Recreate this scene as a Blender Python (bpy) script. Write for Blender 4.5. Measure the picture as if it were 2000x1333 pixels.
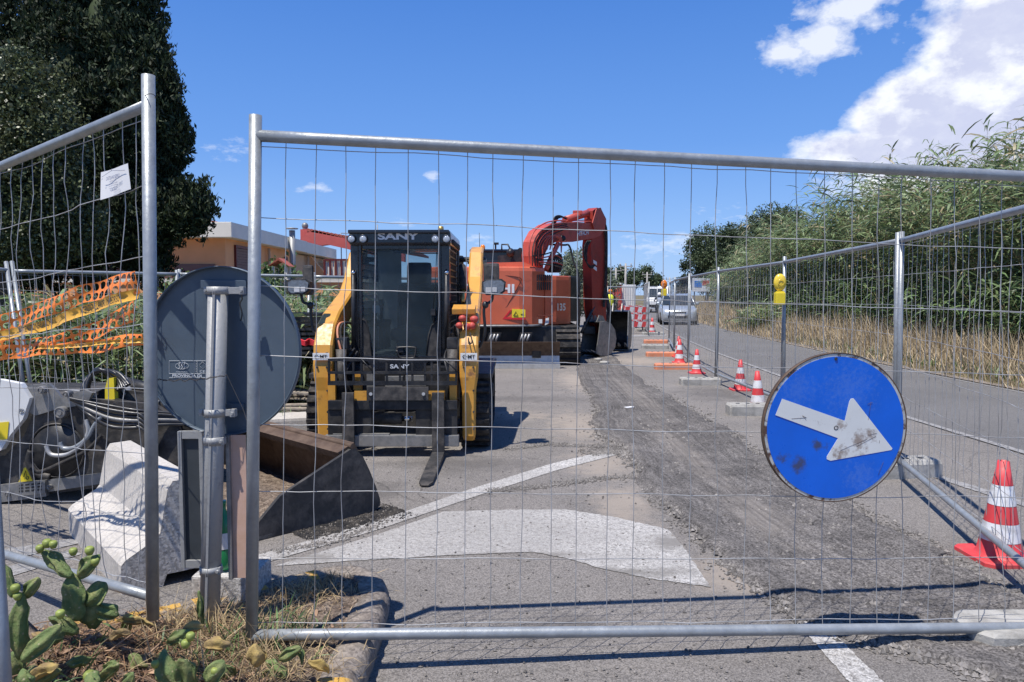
import bpy, bmesh, math, random
import numpy as np
from mathutils import Vector, Matrix, noise as mnoise
random.seed(7); rng = np.random.default_rng(7)
R = math.radians
scene = bpy.context.scene
for o in list(bpy.data.objects): bpy.data.objects.remove(o)
COL = scene.collection

# ---------------------------------------------------------------- camera
CAM_Z = 1.5; F = 1444.0; PITCH = math.atan(91.5 / F)
cam = bpy.data.cameras.new('camera'); camo = bpy.data.objects.new('camera', cam); COL.objects.link(camo)
cam.sensor_width = 36; cam.lens = 36 * F / 2000; cam.clip_start = 0.05; cam.clip_end = 3000
camo.location = (0, 0, CAM_Z); camo.rotation_euler = (math.pi / 2 - PITCH, 0, 0)
scene.camera = camo
scene.view_settings.view_transform = 'Standard'; scene.view_settings.look = 'None'
scene.view_settings.exposure = 0.20; scene.view_settings.gamma = 1

def W(px, py, Y):
    """world point seen at photo pixel px,py at distance Y in front of the camera"""
    x = (px - 1000) / F; y = (666.5 - py) / F
    c, s = math.cos(PITCH), math.sin(PITCH)
    d = Vector((x, c + y * s, -s + y * c))
    return Vector((0, 0, CAM_Z)) + d * (Y / d.y)
def G(px, py, z=0.0):
    d = W(px, py, 1.0) - Vector((0, 0, CAM_Z))
    t = (z - CAM_Z) / d.z
    return Vector((0, 0, CAM_Z)) + d * t

# ---------------------------------------------------------------- sky, clouds and sun
SUN_DIR = Vector((-0.27, -0.30, 1.0)).normalized()      # towards the sun: high, behind the camera's left shoulder
elev = math.asin(SUN_DIR.z)
world = bpy.data.worlds.new('World'); scene.world = world; world.use_nodes = True
wt = world.node_tree; wt.nodes.clear()
def wn(t, **k):
    n = wt.nodes.new(t)
    for a, b in k.items(): setattr(n, a, b)
    return n
def wmath(op, a, b=None, c=None, clamp=False):
    n = wn('ShaderNodeMath', operation=op); n.use_clamp = clamp
    for i, v in enumerate((a, b, c)):
        if v is None: continue
        if isinstance(v, (int, float)): n.inputs[i].default_value = v
        else: wt.links.new(v, n.inputs[i])
    return n.outputs[0]
sky = wn('ShaderNodeTexSky', sky_type='NISHITA'); sky.sun_disc = False
sky.sun_elevation = elev; sky.sun_rotation = math.atan2(SUN_DIR.x, SUN_DIR.y)
sky.air_density = 1.0; sky.dust_density = 0.35; sky.ozone_density = 2.2
hsv = wn('ShaderNodeHueSaturation'); hsv.inputs['Saturation'].default_value = 1.2; hsv.inputs['Value'].default_value = 1.2
wt.links.new(sky.outputs[0], hsv.inputs['Color'])
tc = wn('ShaderNodeTexCoord')
nrm = wn('ShaderNodeVectorMath', operation='NORMALIZE'); wt.links.new(tc.outputs['Generated'], nrm.inputs[0])
def cdir(px, py): return (W(px, py, 1.0) - Vector((0, 0, CAM_Z))).normalized()
def wnoise(scale, detail, rough, off=(0, 0, 0), zs=1.6):
    mp = wn('ShaderNodeMapping'); mp.inputs['Location'].default_value = off; mp.inputs['Scale'].default_value = (1, 1, zs)
    wt.links.new(nrm.outputs[0], mp.inputs[0])
    n = wn('ShaderNodeTexNoise'); n.inputs['Scale'].default_value = scale; n.inputs['Detail'].default_value = detail
    n.inputs['Roughness'].default_value = rough; wt.links.new(mp.outputs[0], n.inputs['Vector']); return n.outputs[0]
n1 = wnoise(7, 9, .62, (3.1, 0.4, 1.2)); n2 = wnoise(7, 9, .62, (3.12, 0.42, 1.13)); n3 = wnoise(3.5, 8, .6, (7.3, 2, 5)); nd = wnoise(26, 8, .6, (1, 2, 3))
def blob(px, py, rx, rz):
    c = cdir(px, py)
    s = wn('ShaderNodeVectorMath', operation='SUBTRACT'); wt.links.new(nrm.outputs[0], s.inputs[0]); s.inputs[1].default_value = c
    m = wn('ShaderNodeVectorMath', operation='MULTIPLY'); wt.links.new(s.outputs[0], m.inputs[0]); m.inputs[1].default_value = (1 / rx, 1 / rx, 1 / rz)
    l = wn('ShaderNodeVectorMath', operation='LENGTH'); wt.links.new(m.outputs[0], l.inputs[0])
    return wmath('SUBTRACT', 1.0, l.outputs['Value'])
blobs = [(2030, 60, .12, .12), (1920, 130, .08, .08), (1800, 200, .075, .05), (1890, 250, .15, .06), (2090, 210, .20, .15), (1690, 290, .085, .035), (1960, 330, .2, .04), (1730, 235, .06, .04)]
acc = None
for b in blobs:
    v = blob(*b); acc = v if acc is None else wmath('MAXIMUM', acc, v)
fl = wmath('ADD', wmath('MULTIPLY', acc, 1.25), wmath('ADD', wmath('MULTIPLY', wmath('SUBTRACT', n1, .5), 1.5), wmath('MULTIPLY', wmath('SUBTRACT', nd, .5), .8)))
big = wmath('SMOOTH_MIN', wmath('MULTIPLY', wmath('MAXIMUM', wmath('SUBTRACT', fl, .0), 0.0), 2.5), 1.0, .25, clamp=True)
acc2 = None
for b in [(1600, 85, .065, .030), (1655, 25, .06, .032), (1545, 105, .035, .014), (1620, 65, .04, .026)]:
    v = blob(*b); acc2 = v if acc2 is None else wmath('MAXIMUM', acc2, v)
f2 = wmath('ADD', wmath('MULTIPLY', acc2, 1.0), wmath('ADD', wmath('MULTIPLY', wmath('SUBTRACT', n1, .52), 1.4), wmath('MULTIPLY', wmath('SUBTRACT', nd, .55), 2.2)))
small = wmath('MINIMUM', wmath('MULTIPLY', wmath('MAXIMUM', f2, 0.0), 1.35, clamp=True), .82)
acc3 = None
for b in [(430, 290, .05, .016), (610, 366, .03, .012), (795, 440, .022, .010), (845, 344, .012, .007), (930, 465, .04, .012), (1310, 470, .12, .022), (1180, 510, .2, .02), (1640, 345, .06, .012), (1475, 430, .11, .02)]:
    v = blob(*b); acc3 = v if acc3 is None else wmath('MAXIMUM', acc3, v)
n4 = wnoise(16, 9, .65, (5, 1, 2), 2.6)
f3 = wmath('ADD', wmath('MULTIPLY', acc3, .8), wmath('ADD', wmath('MULTIPLY', wmath('SUBTRACT', n4, .58), 4.5), wmath('MULTIPLY', wmath('SUBTRACT', n3, .55), 2.0)))
wisp = wmath('MULTIPLY', wmath('MAXIMUM', f3, 0.0), .75, clamp=True)
mask = wmath('MAXIMUM', big, wmath('MAXIMUM', small, wmath('MINIMUM', wisp, .5)))
# sun shading painted into the cloud colour: offset noise and thickness turn it greyer
dens = wmath('MULTIPLY', wmath('ADD', wmath('SUBTRACT', fl, .30), wmath('MULTIPLY', wmath('SUBTRACT', n2, n1), 5.0)), 1.5, clamp=True)
dens = wmath('MULTIPLY', dens, wmath('ADD', wmath('MULTIPLY', nd, 1.2), .35), clamp=True)
cm = wn('ShaderNodeMixRGB'); cm.inputs[1].default_value = (8.6, 8.9, 9.6, 1); cm.inputs[2].default_value = (5.6, 6.0, 7.9, 1)
wt.links.new(dens, cm.inputs[0])
sep = wn('ShaderNodeSeparateXYZ'); wt.links.new(nrm.outputs[0], sep.inputs[0])
rampn = wn('ShaderNodeValToRGB'); wt.links.new(sep.outputs[2], rampn.inputs[0]); cr = rampn.color_ramp
for i, (p_, c_) in enumerate(((0, (.33, .54, .93)), (.07, (.25, .46, .90)), (.19, (.135, .325, .81)), (.42, (.052, .195, .655)), (1, (.025, .12, .45)))):
    e_ = cr.elements[i] if i < 2 else cr.elements.new(p_); e_.position = p_; e_.color = (*c_, 1)
sc_ = wn('ShaderNodeVectorMath', operation='SCALE'); wt.links.new(rampn.outputs[0], sc_.inputs[0]); sc_.inputs['Scale'].default_value = 9.6
bl_ = wn('ShaderNodeMixRGB'); bl_.inputs[0].default_value = .82; wt.links.new(hsv.outputs[0], bl_.inputs[1]); wt.links.new(sc_.outputs[0], bl_.inputs[2])
mix = wn('ShaderNodeMixRGB'); wt.links.new(mask, mix.inputs[0]); wt.links.new(bl_.outputs[0], mix.inputs[1]); wt.links.new(cm.outputs[0], mix.inputs[2])
bg = wn('ShaderNodeBackground'); bg.inputs['Strength'].default_value = 0.1
wt.links.new(mix.outputs[0], bg.inputs['Color'])
out = wn('ShaderNodeOutputWorld'); wt.links.new(bg.outputs[0], out.inputs[0])
sl = bpy.data.lights.new('sun', 'SUN'); sl.energy = 5.0; sl.angle = R(.5); sl.color = (1, .955, .89)
so = bpy.data.objects.new('sun', sl); COL.objects.link(so); so.rotation_euler = SUN_DIR.to_track_quat('Z', 'Y').to_euler()
scene.cycles.max_bounces = 6; scene.cycles.transparent_max_bounces = 12

# ---------------------------------------------------------------- materials
def mat(name, col, rough=.6, metal=0., var=.15, scale=4., col2=None, cover=.5, soft=.12, s2=None, bump=0., bscale=60., speck=0., spscale=200., spec=.5, trans=0., island=0., coat=0.):
    m = bpy.data.materials.new(name); m.use_nodes = True; nt = m.node_tree; nt.nodes.clear(); L = nt.links.new
    o = nt.nodes.new('ShaderNodeOutputMaterial'); p = nt.nodes.new('ShaderNodeBsdfPrincipled'); L(p.outputs[0], o.inputs[0])
    t = nt.nodes.new('ShaderNodeTexCoord'); vec = t.outputs['Object']
    def nz(sc, det=6, ro=.6):
        n = nt.nodes.new('ShaderNodeTexNoise'); n.inputs['Scale'].default_value = sc; n.inputs['Detail'].default_value = det
        n.inputs['Roughness'].default_value = ro; L(vec, n.inputs['Vector']); return n.outputs[0]
    def mx(f, a, b, bt='MIX'):
        n = nt.nodes.new('ShaderNodeMixRGB'); n.blend_type = bt
        for i, v in enumerate((f, a, b)):
            if isinstance(v, float): n.inputs[i].default_value = v
            elif isinstance(v, tuple): n.inputs[i].default_value = (*v[:3], 1)
            else: L(v, n.inputs[i])
        return n.outputs[0]
    def rmp(v, a, b, va=0., vb=1.):
        n = nt.nodes.new('ShaderNodeMapRange'); n.inputs[1].default_value = a; n.inputs[2].default_value = b
        n.inputs[3].default_value = va; n.inputs[4].default_value = vb; L(v, n.inputs[0]); return n.outputs[0]
    base = tuple(col)
    c = mx(rmp(nz(scale), .3, .7), tuple(x * (1 - var) for x in base), tuple(min(1, x * (1 + var)) for x in base))
    if col2 is not None:
        f = rmp(nz(s2 or scale * 2.3, 9, .68), cover - soft, cover + soft)
        c = mx(f, tuple(col2), c)
    if speck:
        v = nt.nodes.new('ShaderNodeTexVoronoi'); v.inputs['Scale'].default_value = spscale; L(vec, v.inputs['Vector'])
        hb = nt.nodes.new('ShaderNodeSeparateColor'); L(v.outputs['Color'], hb.inputs[0])
        s = rmp(hb.outputs[0], 0, 1, 1 - speck, 1 + speck)
        cc = nt.nodes.new('ShaderNodeCombineColor')
        for i in range(3): L(s, cc.inputs[i])
        c = mx(1., c, cc.outputs[0], 'MULTIPLY')
    if island:
        g = nt.nodes.new('ShaderNodeNewGeometry')
        s = rmp(g.outputs['Random Per Island'], 0, 1, 1 - island, 1 + island)
        cc = nt.nodes.new('ShaderNodeCombineColor')
        for i in range(3): L(s, cc.inputs[i])
        c = mx(1., c, cc.outputs[0], 'MULTIPLY')
    L(c, p.inputs['Base Color'])
    rr = rmp(nz(scale * 5), .3, .7, max(0, rough - .1), min(1, rough + .1)); L(rr, p.inputs['Roughness'])
    p.inputs['Metallic'].default_value = metal; p.inputs['Specular IOR Level'].default_value = spec
    if trans: p.inputs['Transmission Weight'].default_value = trans
    if coat: p.inputs['Coat Weight'].default_value = coat
    if bump:
        b = nt.nodes.new('ShaderNodeBump'); b.inputs['Strength'].default_value = bump; b.inputs['Distance'].default_value = .01
        L(nz(bscale, 8, .7), b.inputs['Height']); L(b.outputs[0], p.inputs['Normal'])
    m.diffuse_color = (*base, 1)
    return m
def leafmat(name, col, col2, island=.45, rough=.5, tl=.25, scale=.8, dead=None):
    m = mat(name, col, rough, 0, .25, scale, col2=col2, cover=.5, soft=.15, island=island, spec=.35)
    nt = m.node_tree; p = [n for n in nt.nodes if n.type == 'BSDF_PRINCIPLED'][0]; o = [n for n in nt.nodes if n.type == 'OUTPUT_MATERIAL'][0]
    t = nt.nodes.new('ShaderNodeBsdfTranslucent'); s = nt.nodes.new('ShaderNodeMixShader'); s.inputs[0].default_value = tl
    src = p.inputs['Base Color'].links[0].from_socket
    if dead:
        g = nt.nodes.new('ShaderNodeNewGeometry'); ml_ = nt.nodes.new('ShaderNodeMath'); ml_.operation = 'MULTIPLY'; nt.links.new(g.outputs['Random Per Island'], ml_.inputs[0]); ml_.inputs[1].default_value = 7.31
        fr = nt.nodes.new('ShaderNodeMath'); fr.operation = 'FRACT'; nt.links.new(ml_.outputs[0], fr.inputs[0]); gt_ = nt.nodes.new('ShaderNodeMath'); gt_.operation = 'GREATER_THAN'; nt.links.new(fr.outputs[0], gt_.inputs[0]); gt_.inputs[1].default_value = 1 - dead
        m_ = nt.nodes.new('ShaderNodeMixRGB'); nt.links.new(gt_.outputs[0], m_.inputs[0]); nt.links.new(src, m_.inputs[1]); m_.inputs[2].default_value = (.40, .34, .20, 1); nt.links.new(m_.outputs[0], p.inputs['Base Color']); src = m_.outputs[0]
    nt.links.new(src, t.inputs[0])
    nt.links.new(p.outputs[0], s.inputs[1]); nt.links.new(t.outputs[0], s.inputs[2]); nt.links.new(s.outputs[0], o.inputs[0])
    return m
def glassmat(name, col, alpha, rough=.06):
    m = bpy.data.materials.new(name); m.use_nodes = True; nt = m.node_tree; nt.nodes.clear()
    o = nt.nodes.new('ShaderNodeOutputMaterial'); g = nt.nodes.new('ShaderNodeBsdfPrincipled'); g.inputs['Base Color'].default_value = (*col, 1)
    g.inputs['Roughness'].default_value = rough; tr = nt.nodes.new('ShaderNodeBsdfTransparent'); tr.inputs[0].default_value = (.74, .82, .83, 1)
    s = nt.nodes.new('ShaderNodeMixShader')
    t = nt.nodes.new('ShaderNodeTexCoord'); n = nt.nodes.new('ShaderNodeTexNoise'); n.inputs['Scale'].default_value = 3; n.inputs['Detail'].default_value = 8
    nt.links.new(t.outputs['Object'], n.inputs['Vector']); mr = nt.nodes.new('ShaderNodeMapRange'); mr.inputs[1].default_value = .35; mr.inputs[2].default_value = .75
    mr.inputs[3].default_value = alpha; mr.inputs[4].default_value = min(1, alpha + .18); nt.links.new(n.outputs[0], mr.inputs[0]); nt.links.new(mr.outputs[0], s.inputs[0])
    nt.links.new(tr.outputs[0], s.inputs[1]); nt.links.new(g.outputs[0], s.inputs[2]); nt.links.new(s.outputs[0], o.inputs[0]); return m

MT = {}
MT['asphalt'] = mat('asphalt', (.190, .174, .158), .88, 0, .16, .45, col2=(.245, .222, .200), cover=.46, soft=.2, s2=1.1, bump=.9, bscale=110, speck=.42, spscale=170, spec=.3)
MT['lane'] = mat('lane_asphalt', (.155, .148, .142), .85, 0, .10, .5, bump=.6, bscale=130, speck=.3, spscale=150, spec=.3)
MT['milled'] = mat('milled_asphalt', (.146, .134, .124), .95, 0, .25, .8, col2=(.088, .081, .076), cover=.42, soft=.14, s2=3.2, bump=1.0, bscale=70, speck=.55, spscale=120, spec=.2)
MT['paint'] = mat('road_paint', (.49, .47, .44), .9, 0, .16, 1.2, col2=(.22, .205, .19), cover=.43, soft=.09, s2=34, bump=.9, bscale=120, speck=.38, spscale=170, spec=.3)
MT['paint_worn'] = mat('worn_road_paint', (.31, .30, .29), .85, 0, .1, 2, col2=(.15, .142, .135), cover=.44, soft=.09, s2=22, bump=.6, bscale=120, speck=.25, spscale=160, spec=.3)
MT['sand'] = mat('sandy_dust', (.36, .30, .25), .95, 0, .2, 3, col2=(.16, .15, .14), cover=.50, soft=.12, s2=8, bump=.5, bscale=100, speck=.3, spscale=200, spec=.2)
MT['earth'] = mat('dry_earth', (.20, .155, .10), .95, 0, .3, .7, col2=(.12, .115, .05), cover=.5, s2=2, bump=1, bscale=20, speck=.3, spscale=60, spec=.2)
MT['soil'] = mat('soil', (.135, .10, .075), .95, 0, .35, 6, col2=(.27, .215, .165), cover=.45, s2=25, bump=1, bscale=60, speck=.5, spscale=110, spec=.2)
MT['stone'] = mat('gravel', (.19, .175, .16), .9, 0, .3, 4, bump=.5, bscale=80, island=.55, spec=.3)
MT['galv'] = mat('galvanised_steel', (.31, .33, .34), .42, .35, .22, 14, col2=(.30, .32, .33), cover=.45, s2=40, bump=.15, bscale=50)
MT['galv_dull'] = mat('dull_galvanised_steel', (.25, .26, .265), .55, .3, .2, 10, col2=(.36, .36, .35), cover=.62, soft=.06, s2=30, bump=.2, bscale=60)
MT['wire'] = mat('fence_wire', (.42, .42, .415), .5, .3, .3, 6, col2=(.20, .17, .15), cover=.38, s2=5)
MT['darkwire'] = mat('rusty_wire', (.06, .055, .055), .7, .3, .3, 6)
MT['concrete'] = mat('concrete', (.49, .455, .41), .9, 0, .08, 3, col2=(.42, .40, .37), cover=.38, soft=.14, s2=7, bump=.35, bscale=60, speck=.12, spscale=90, spec=.25)
MT['rough_conc'] = mat('rough_concrete', (.46, .435, .40), .95, 0, .12, 6, bump=.6, bscale=110, speck=.35, spscale=90, spec=.2)
MT['footconc'] = mat('foot_concrete', (.40, .385, .35), .9, 0, .15, 6, col2=(.22, .21, .19), cover=.42, s2=10, bump=.6, bscale=60, spec=.2)
MT['kerb'] = mat('weathered_kerb', (.19, .16, .135), .95, 0, .25, 5, col2=(.29, .25, .21), cover=.5, s2=12, bump=1, bscale=50, speck=.3, spscale=80, spec=.2)
MT['kerb_yellow'] = mat('worn_yellow_kerb', (.56, .33, .075), .9, 0, .2, 6, col2=(.28, .235, .19), cover=.45, soft=.06, s2=18, bump=.8, bscale=60, spec=.2)
MT['signback'] = mat('sign_back', (.085, .115, .148), .50, .2, .12, 5, col2=(.075, .10, .135), cover=.36, soft=.08, s2=14, bump=.05, bscale=20)
MT['signblue'] = mat('sign_blue', (.0, .115, .62), .35, 0, .12, 4, col2=(.035, .045, .10), cover=.30, soft=.04, s2=6, spec=.5)
MT['signrim'] = mat('sign_rim', (.50, .50, .47), .5, .2, .15, 20, col2=(.11, .06, .045), cover=.45, soft=.05, s2=26)
MT['signwhite'] = mat('sign_white', (.66, .67, .65), .4, 0, .06, 6, col2=(.24, .19, .16), cover=.36, soft=.06, s2=11)
MT['marker'] = mat('faded_marker', (.58, .38, .29), .6, 0, .12, 6, col2=(.50, .30, .18), cover=.45, s2=4)
MT['greyplate'] = mat('grey_plate', (.05, .058, .065), .6, .2, .15, 8)
MT['whiteprint'] = mat('white_print', (.62, .65, .68), .6, 0, .05, 8)
MT['paper'] = mat('white_plastic_tag', (.78, .77, .76), .6, 0, .05, 8)
MT['ink'] = mat('blue_grey_ink', (.10, .12, .22), .7, 0, .05, 8)
MT['black_ink'] = mat('black_ink', (.02, .02, .02), .7, 0, .05, 8)
MT['yellow'] = mat('machine_yellow', (.66, .325, .05), .42, 0, .10, 5, col2=(.27, .13, .05), cover=.37, soft=.07, s2=7, bump=.08, bscale=30, coat=.25)
MT['black'] = mat('machine_black', (.018, .019, .022), .45, .1, .3, 6, col2=(.075, .068, .06), cover=.40, soft=.12, s2=5, bump=.1, bscale=40)
MT['blackdust'] = mat('dusty_black_steel', (.035, .034, .034), .62, .2, .3, 8, col2=(.13, .115, .10), cover=.44, soft=.12, s2=7, bump=.3, bscale=60)
MT['cabblack'] = mat('gloss_black_paint', (.012, .014, .02), .25, 0, .2, 5, coat=.4)
MT['seat'] = mat('seat_vinyl', (.012, .018, .035), .7, 0, .2, 5)
MT['interior'] = mat('cab_lining', (.42, .46, .48), .8, 0, .2, 5)
MT['rubber'] = mat('rubber', (.026, .025, .025), .85, 0, .3, 6, col2=(.11, .095, .08), cover=.42, s2=9, bump=.5, bscale=50, spec=.3)
MT['chrome'] = mat('chrome_rod', (.7, .7, .7), .15, 1, .05, 5)
MT['lens'] = mat('lamp_lens', (.55, .58, .60), .12, .3, .15, 60, bump=.5, bscale=120)
MT['greysteel'] = mat('grey_steel', (.16, .165, .165), .5, .4, .2, 9, col2=(.28, .27, .255), cover=.55, s2=12, bump=.2, bscale=50)
MT['lightsteel'] = mat('polished_steel', (.46, .455, .44), .5, .35, .12, 4, col2=(.32, .30, .27), cover=.4, s2=6, bump=.1, bscale=40)
MT['rust'] = mat('rusty_steel', (.085, .052, .034), .75, .2, .25, 5, col2=(.15, .10, .068), cover=.5, s2=7, bump=.4, bscale=50)
MT['orange'] = mat('excavator_orange', (.62, .13, .055), .40, 0, .08, 3, col2=(.36, .075, .04), cover=.34, soft=.08, s2=4, coat=.3)
MT['boomred'] = mat('boom_red', (.50, .082, .055), .45, 0, .12, 3, col2=(.25, .055, .035), cover=.38, soft=.1, s2=4)
MT['armred'] = mat('stick_red', (.36, .042, .026), .5, 0, .12, 3, col2=(.16, .04, .03), cover=.38, soft=.1, s2=4)
MT['safeorange'] = mat('safety_orange_net', (.86, .23, .035), .55, 0, .12, 5)
MT['tape'] = mat('yellow_tape', (.80, .43, .06), .5, 0, .08, 5, col2=(.72, .52, .40), cover=.40, soft=.05, s2=5)
MT['footorange'] = mat('orange_plastic', (.68, .24, .12), .6, 0, .15, 6, col2=(.45, .28, .2), cover=.42, s2=9)
MT['conered'] = mat('cone_red', (.66, .055, .06), .5, 0, .1, 6, col2=(.42, .12, .10), cover=.40, s2=14)
MT['conewhite'] = mat('cone_white', (.74, .74, .74), .45, 0, .06, 6, col2=(.42, .40, .38), cover=.42, s2=14)
MT['cap_red'] = mat('red_cap', (.50, .07, .05), .6, 0, .1, 6)
MT['brass'] = mat('brass', (.6, .38, .12), .35, .8, .1, 6)
MT['wall'] = mat('orange_plaster', (.86, .43, .20), .9, 0, .06, 1.5, bump=.1, bscale=30)
MT['wall2'] = mat('tan_plaster', (.58, .40, .25), .9, 0, .06, 1.5)
MT['white_wall'] = mat('cream_concrete', (.80, .76, .67), .9, 0, .08, 1.5, col2=(.30, .27, .24), cover=.30, soft=.1, s2=1.6)
MT['pink'] = mat('pink_red_plaster', (.50, .10, .085), .8, 0, .1, 1.5)
MT['tile'] = mat('roof_tile', (.38, .10, .07), .85, 0, .25, 6)
MT['maroon'] = mat('maroon_paint', (.13, .022, .022), .5, 0, .15, 4)
MT['shutter'] = mat('brown_shutter', (.20, .12, .10), .7, 0, .1, 4)
MT['darkglass'] = mat('dark_glass', (.02, .025, .03), .12, 0, .1, 3)
MT['wood'] = mat('grey_wood', (.34, .29, .23), .85, 0, .3, 6, col2=(.2, .17, .14), cover=.45, s2=20, bump=.3, bscale=30)
MT['bark'] = mat('bark', (.10, .075, .055), .95, 0, .3, 6, bump=1, bscale=15)
MT['poleconc'] = mat('pole_concrete', (.38, .36, .33), .9, 0, .1, 2)
MT['silver'] = mat('silver_car_paint', (.50, .54, .57), .3, .4, .05, 2, coat=.6)
MT['red'] = mat('red_plastic', (.62, .02, .03), .5, 0, .08, 2)
MT['whitepanel'] = mat('white_panel', (.74, .74, .72), .5, 0, .06, 2, col2=(.45, .42, .38), cover=.3, s2=6)
MT['billblue'] = mat('poster_blue', (.05, .2, .55), .6, 0, .1, 2)
MT['hivis'] = mat('hi_vis_yellow', (.75, .78, .05), .7, 0, .1, 5)
MT['cloth'] = mat('dark_cloth', (.03, .035, .05), .85, 0, .2, 5)
MT['skin'] = mat('skin', (.45, .27, .19), .6, 0, .05, 5)
MT['amber'] = mat('amber_lens', (.78, .22, .02), .25, 0, .12, 30)
MT['yellowlens'] = mat('yellow_lens', (.80, .58, .06), .25, 0, .15, 30)
MT['lampyellow'] = mat('yellow_plastic', (.80, .62, .03), .5, 0, .08, 8)
MT['greenglass'] = mat('green_bottle', (.02, .22, .08), .15, 0, .1, 5)
MT['cactus'] = mat('cactus_skin', (.125, .175, .055), .6, 0, .3, 9, col2=(.26, .26, .10), cover=.44, soft=.10, s2=22, bump=1.0, bscale=40, spec=.4)
MT['cactus_dry'] = mat('dry_cactus', (.46, .33, .10), .8, 0, .3, 9, col2=(.22, .15, .08), cover=.5, s2=12, bump=1, bscale=25)
def areoles(m, sc):
    nt = m.node_tree; L = nt.links.new; p = [n for n in nt.nodes if n.type == 'BSDF_PRINCIPLED'][0]; src = p.inputs['Base Color'].links[0].from_socket; t = nt.nodes.new('ShaderNodeTexCoord')
    v = nt.nodes.new('ShaderNodeTexVoronoi'); v.inputs['Scale'].default_value = sc; v.inputs['Randomness'].default_value = .6; L(t.outputs['Object'], v.inputs['Vector'])
    r = nt.nodes.new('ShaderNodeMapRange'); r.inputs[1].default_value = .10; r.inputs[2].default_value = .20; r.inputs[3].default_value = .8; r.inputs[4].default_value = 0; L(v.outputs['Distance'], r.inputs[0])
    x = nt.nodes.new('ShaderNodeMixRGB'); L(r.outputs[0], x.inputs[0]); L(src, x.inputs[1]); x.inputs[2].default_value = (.42, .36, .22, 1); L(x.outputs[0], p.inputs['Base Color'])
areoles(MT['cactus'], 46)
MT['bud'] = mat('cactus_bud', (.26, .31, .07), .5, 0, .2, 12)
MT['straw'] = leafmat('dry_straw', (.52, .40, .22), (.34, .24, .13), .4, .7, .2, 2)
MT['litter'] = mat('dead_leaves', (.25, .16, .10), .9, 0, .3, 8, island=.6)
MT['drygrass'] = leafmat('tall_dry_grass', (.58, .47, .31), (.43, .34, .21), .4, .7, .25, .8)
MT['reed'] = leafmat('reed_leaf', (.125, .195, .07), (.25, .305, .16), .6, .42, .3, .6, .13)
MT['reed_far'] = leafmat('reed_leaf_dense', (.11, .185, .07), (.19, .25, .11), .6, .45, .3, .6)
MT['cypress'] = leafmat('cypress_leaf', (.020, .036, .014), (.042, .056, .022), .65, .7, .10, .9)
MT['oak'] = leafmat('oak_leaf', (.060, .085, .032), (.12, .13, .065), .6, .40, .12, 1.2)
MT['euca'] = leafmat('eucalyptus_leaf', (.06, .09, .042), (.10, .13, .065), .5, .55, .15, .4)
MT['olive'] = leafmat('olive_leaf', (.17, .21, .13), (.24, .27, .19), .4, .55, .2, .6)
MT['bush'] = leafmat('bush_leaf', (.08, .14, .045), (.13, .19, .07), .5, .45, .2, 1)
MT['glass'] = glassmat('cab_glass', (.09, .12, .145), .15)
MT['hose'] = mat('hose_rubber', (.02, .02, .022), .38, 0, .3, 9, col2=(.06, .055, .05), cover=.4, s2=12, spec=.6)
MT['lampglass'] = mat('grey_lamp_glass', (.20, .22, .24), .10, .2, .25, 40, bump=.4, bscale=90)
MT['gap'] = mat('panel_gap', (.10, .02, .012), .8, 0, .1, 5)
MT['bright_steel'] = mat('worn_bright_steel', (.62, .61, .59), .45, .1, .10, 3, col2=(.42, .40, .37), cover=.4, s2=5)
MT['fibre'] = leafmat('brown_root_fibre', (.30, .17, .09), (.17, .10, .06), .5, .8, .1, 3)
MT['carglass'] = mat('car_glass', (.03, .04, .05), .1, 0, .1, 3)

def dust_zones(m, zones, col, amp=.85, s=5.):
    """dust and stains lying on a surface at fixed places: zones = (x, y, rx, ry)"""
    nt = m.node_tree; L = nt.links.new; p = [n for n in nt.nodes if n.type == 'BSDF_PRINCIPLED'][0]; src = p.inputs['Base Color'].links[0].from_socket
    t = nt.nodes.new('ShaderNodeTexCoord'); acc_ = None
    def mth(op, a, b):
        n = nt.nodes.new('ShaderNodeMath'); n.operation = op
        for i, v in enumerate((a, b)):
            if isinstance(v, (int, float)): n.inputs[i].default_value = v
            else: L(v, n.inputs[i])
        return n.outputs[0]
    for x, y, rx, ry in zones:
        a = nt.nodes.new('ShaderNodeVectorMath'); a.operation = 'SUBTRACT'; L(t.outputs['Object'], a.inputs[0]); a.inputs[1].default_value = (x, y, 0)
        q = nt.nodes.new('ShaderNodeVectorMath'); q.operation = 'MULTIPLY'; L(a.outputs[0], q.inputs[0]); q.inputs[1].default_value = (1 / rx, 1 / ry, 0)
        l = nt.nodes.new('ShaderNodeVectorMath'); l.operation = 'LENGTH'; L(q.outputs[0], l.inputs[0]); v = mth('SUBTRACT', 1.0, l.outputs['Value']); acc_ = v if acc_ is None else mth('MAXIMUM', acc_, v)
    n = nt.nodes.new('ShaderNodeTexNoise'); n.inputs['Scale'].default_value = s; n.inputs['Detail'].default_value = 10; n.inputs['Roughness'].default_value = .7; L(t.outputs['Object'], n.inputs['Vector'])
    f = mth('ADD', mth('MAXIMUM', acc_, -.5), mth('MULTIPLY', mth('SUBTRACT', n.outputs[0], .52), 2.4)); r = nt.nodes.new('ShaderNodeMapRange'); r.inputs[1].default_value = 0; r.inputs[2].default_value = .7; r.inputs[4].default_value = amp; L(f, r.inputs[0])
    mx = nt.nodes.new('ShaderNodeMixRGB'); L(r.outputs[0], mx.inputs[0]); L(src, mx.inputs[1]); mx.inputs[2].default_value = (*col, 1); L(mx.outputs[0], p.inputs['Base Color'])
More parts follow.
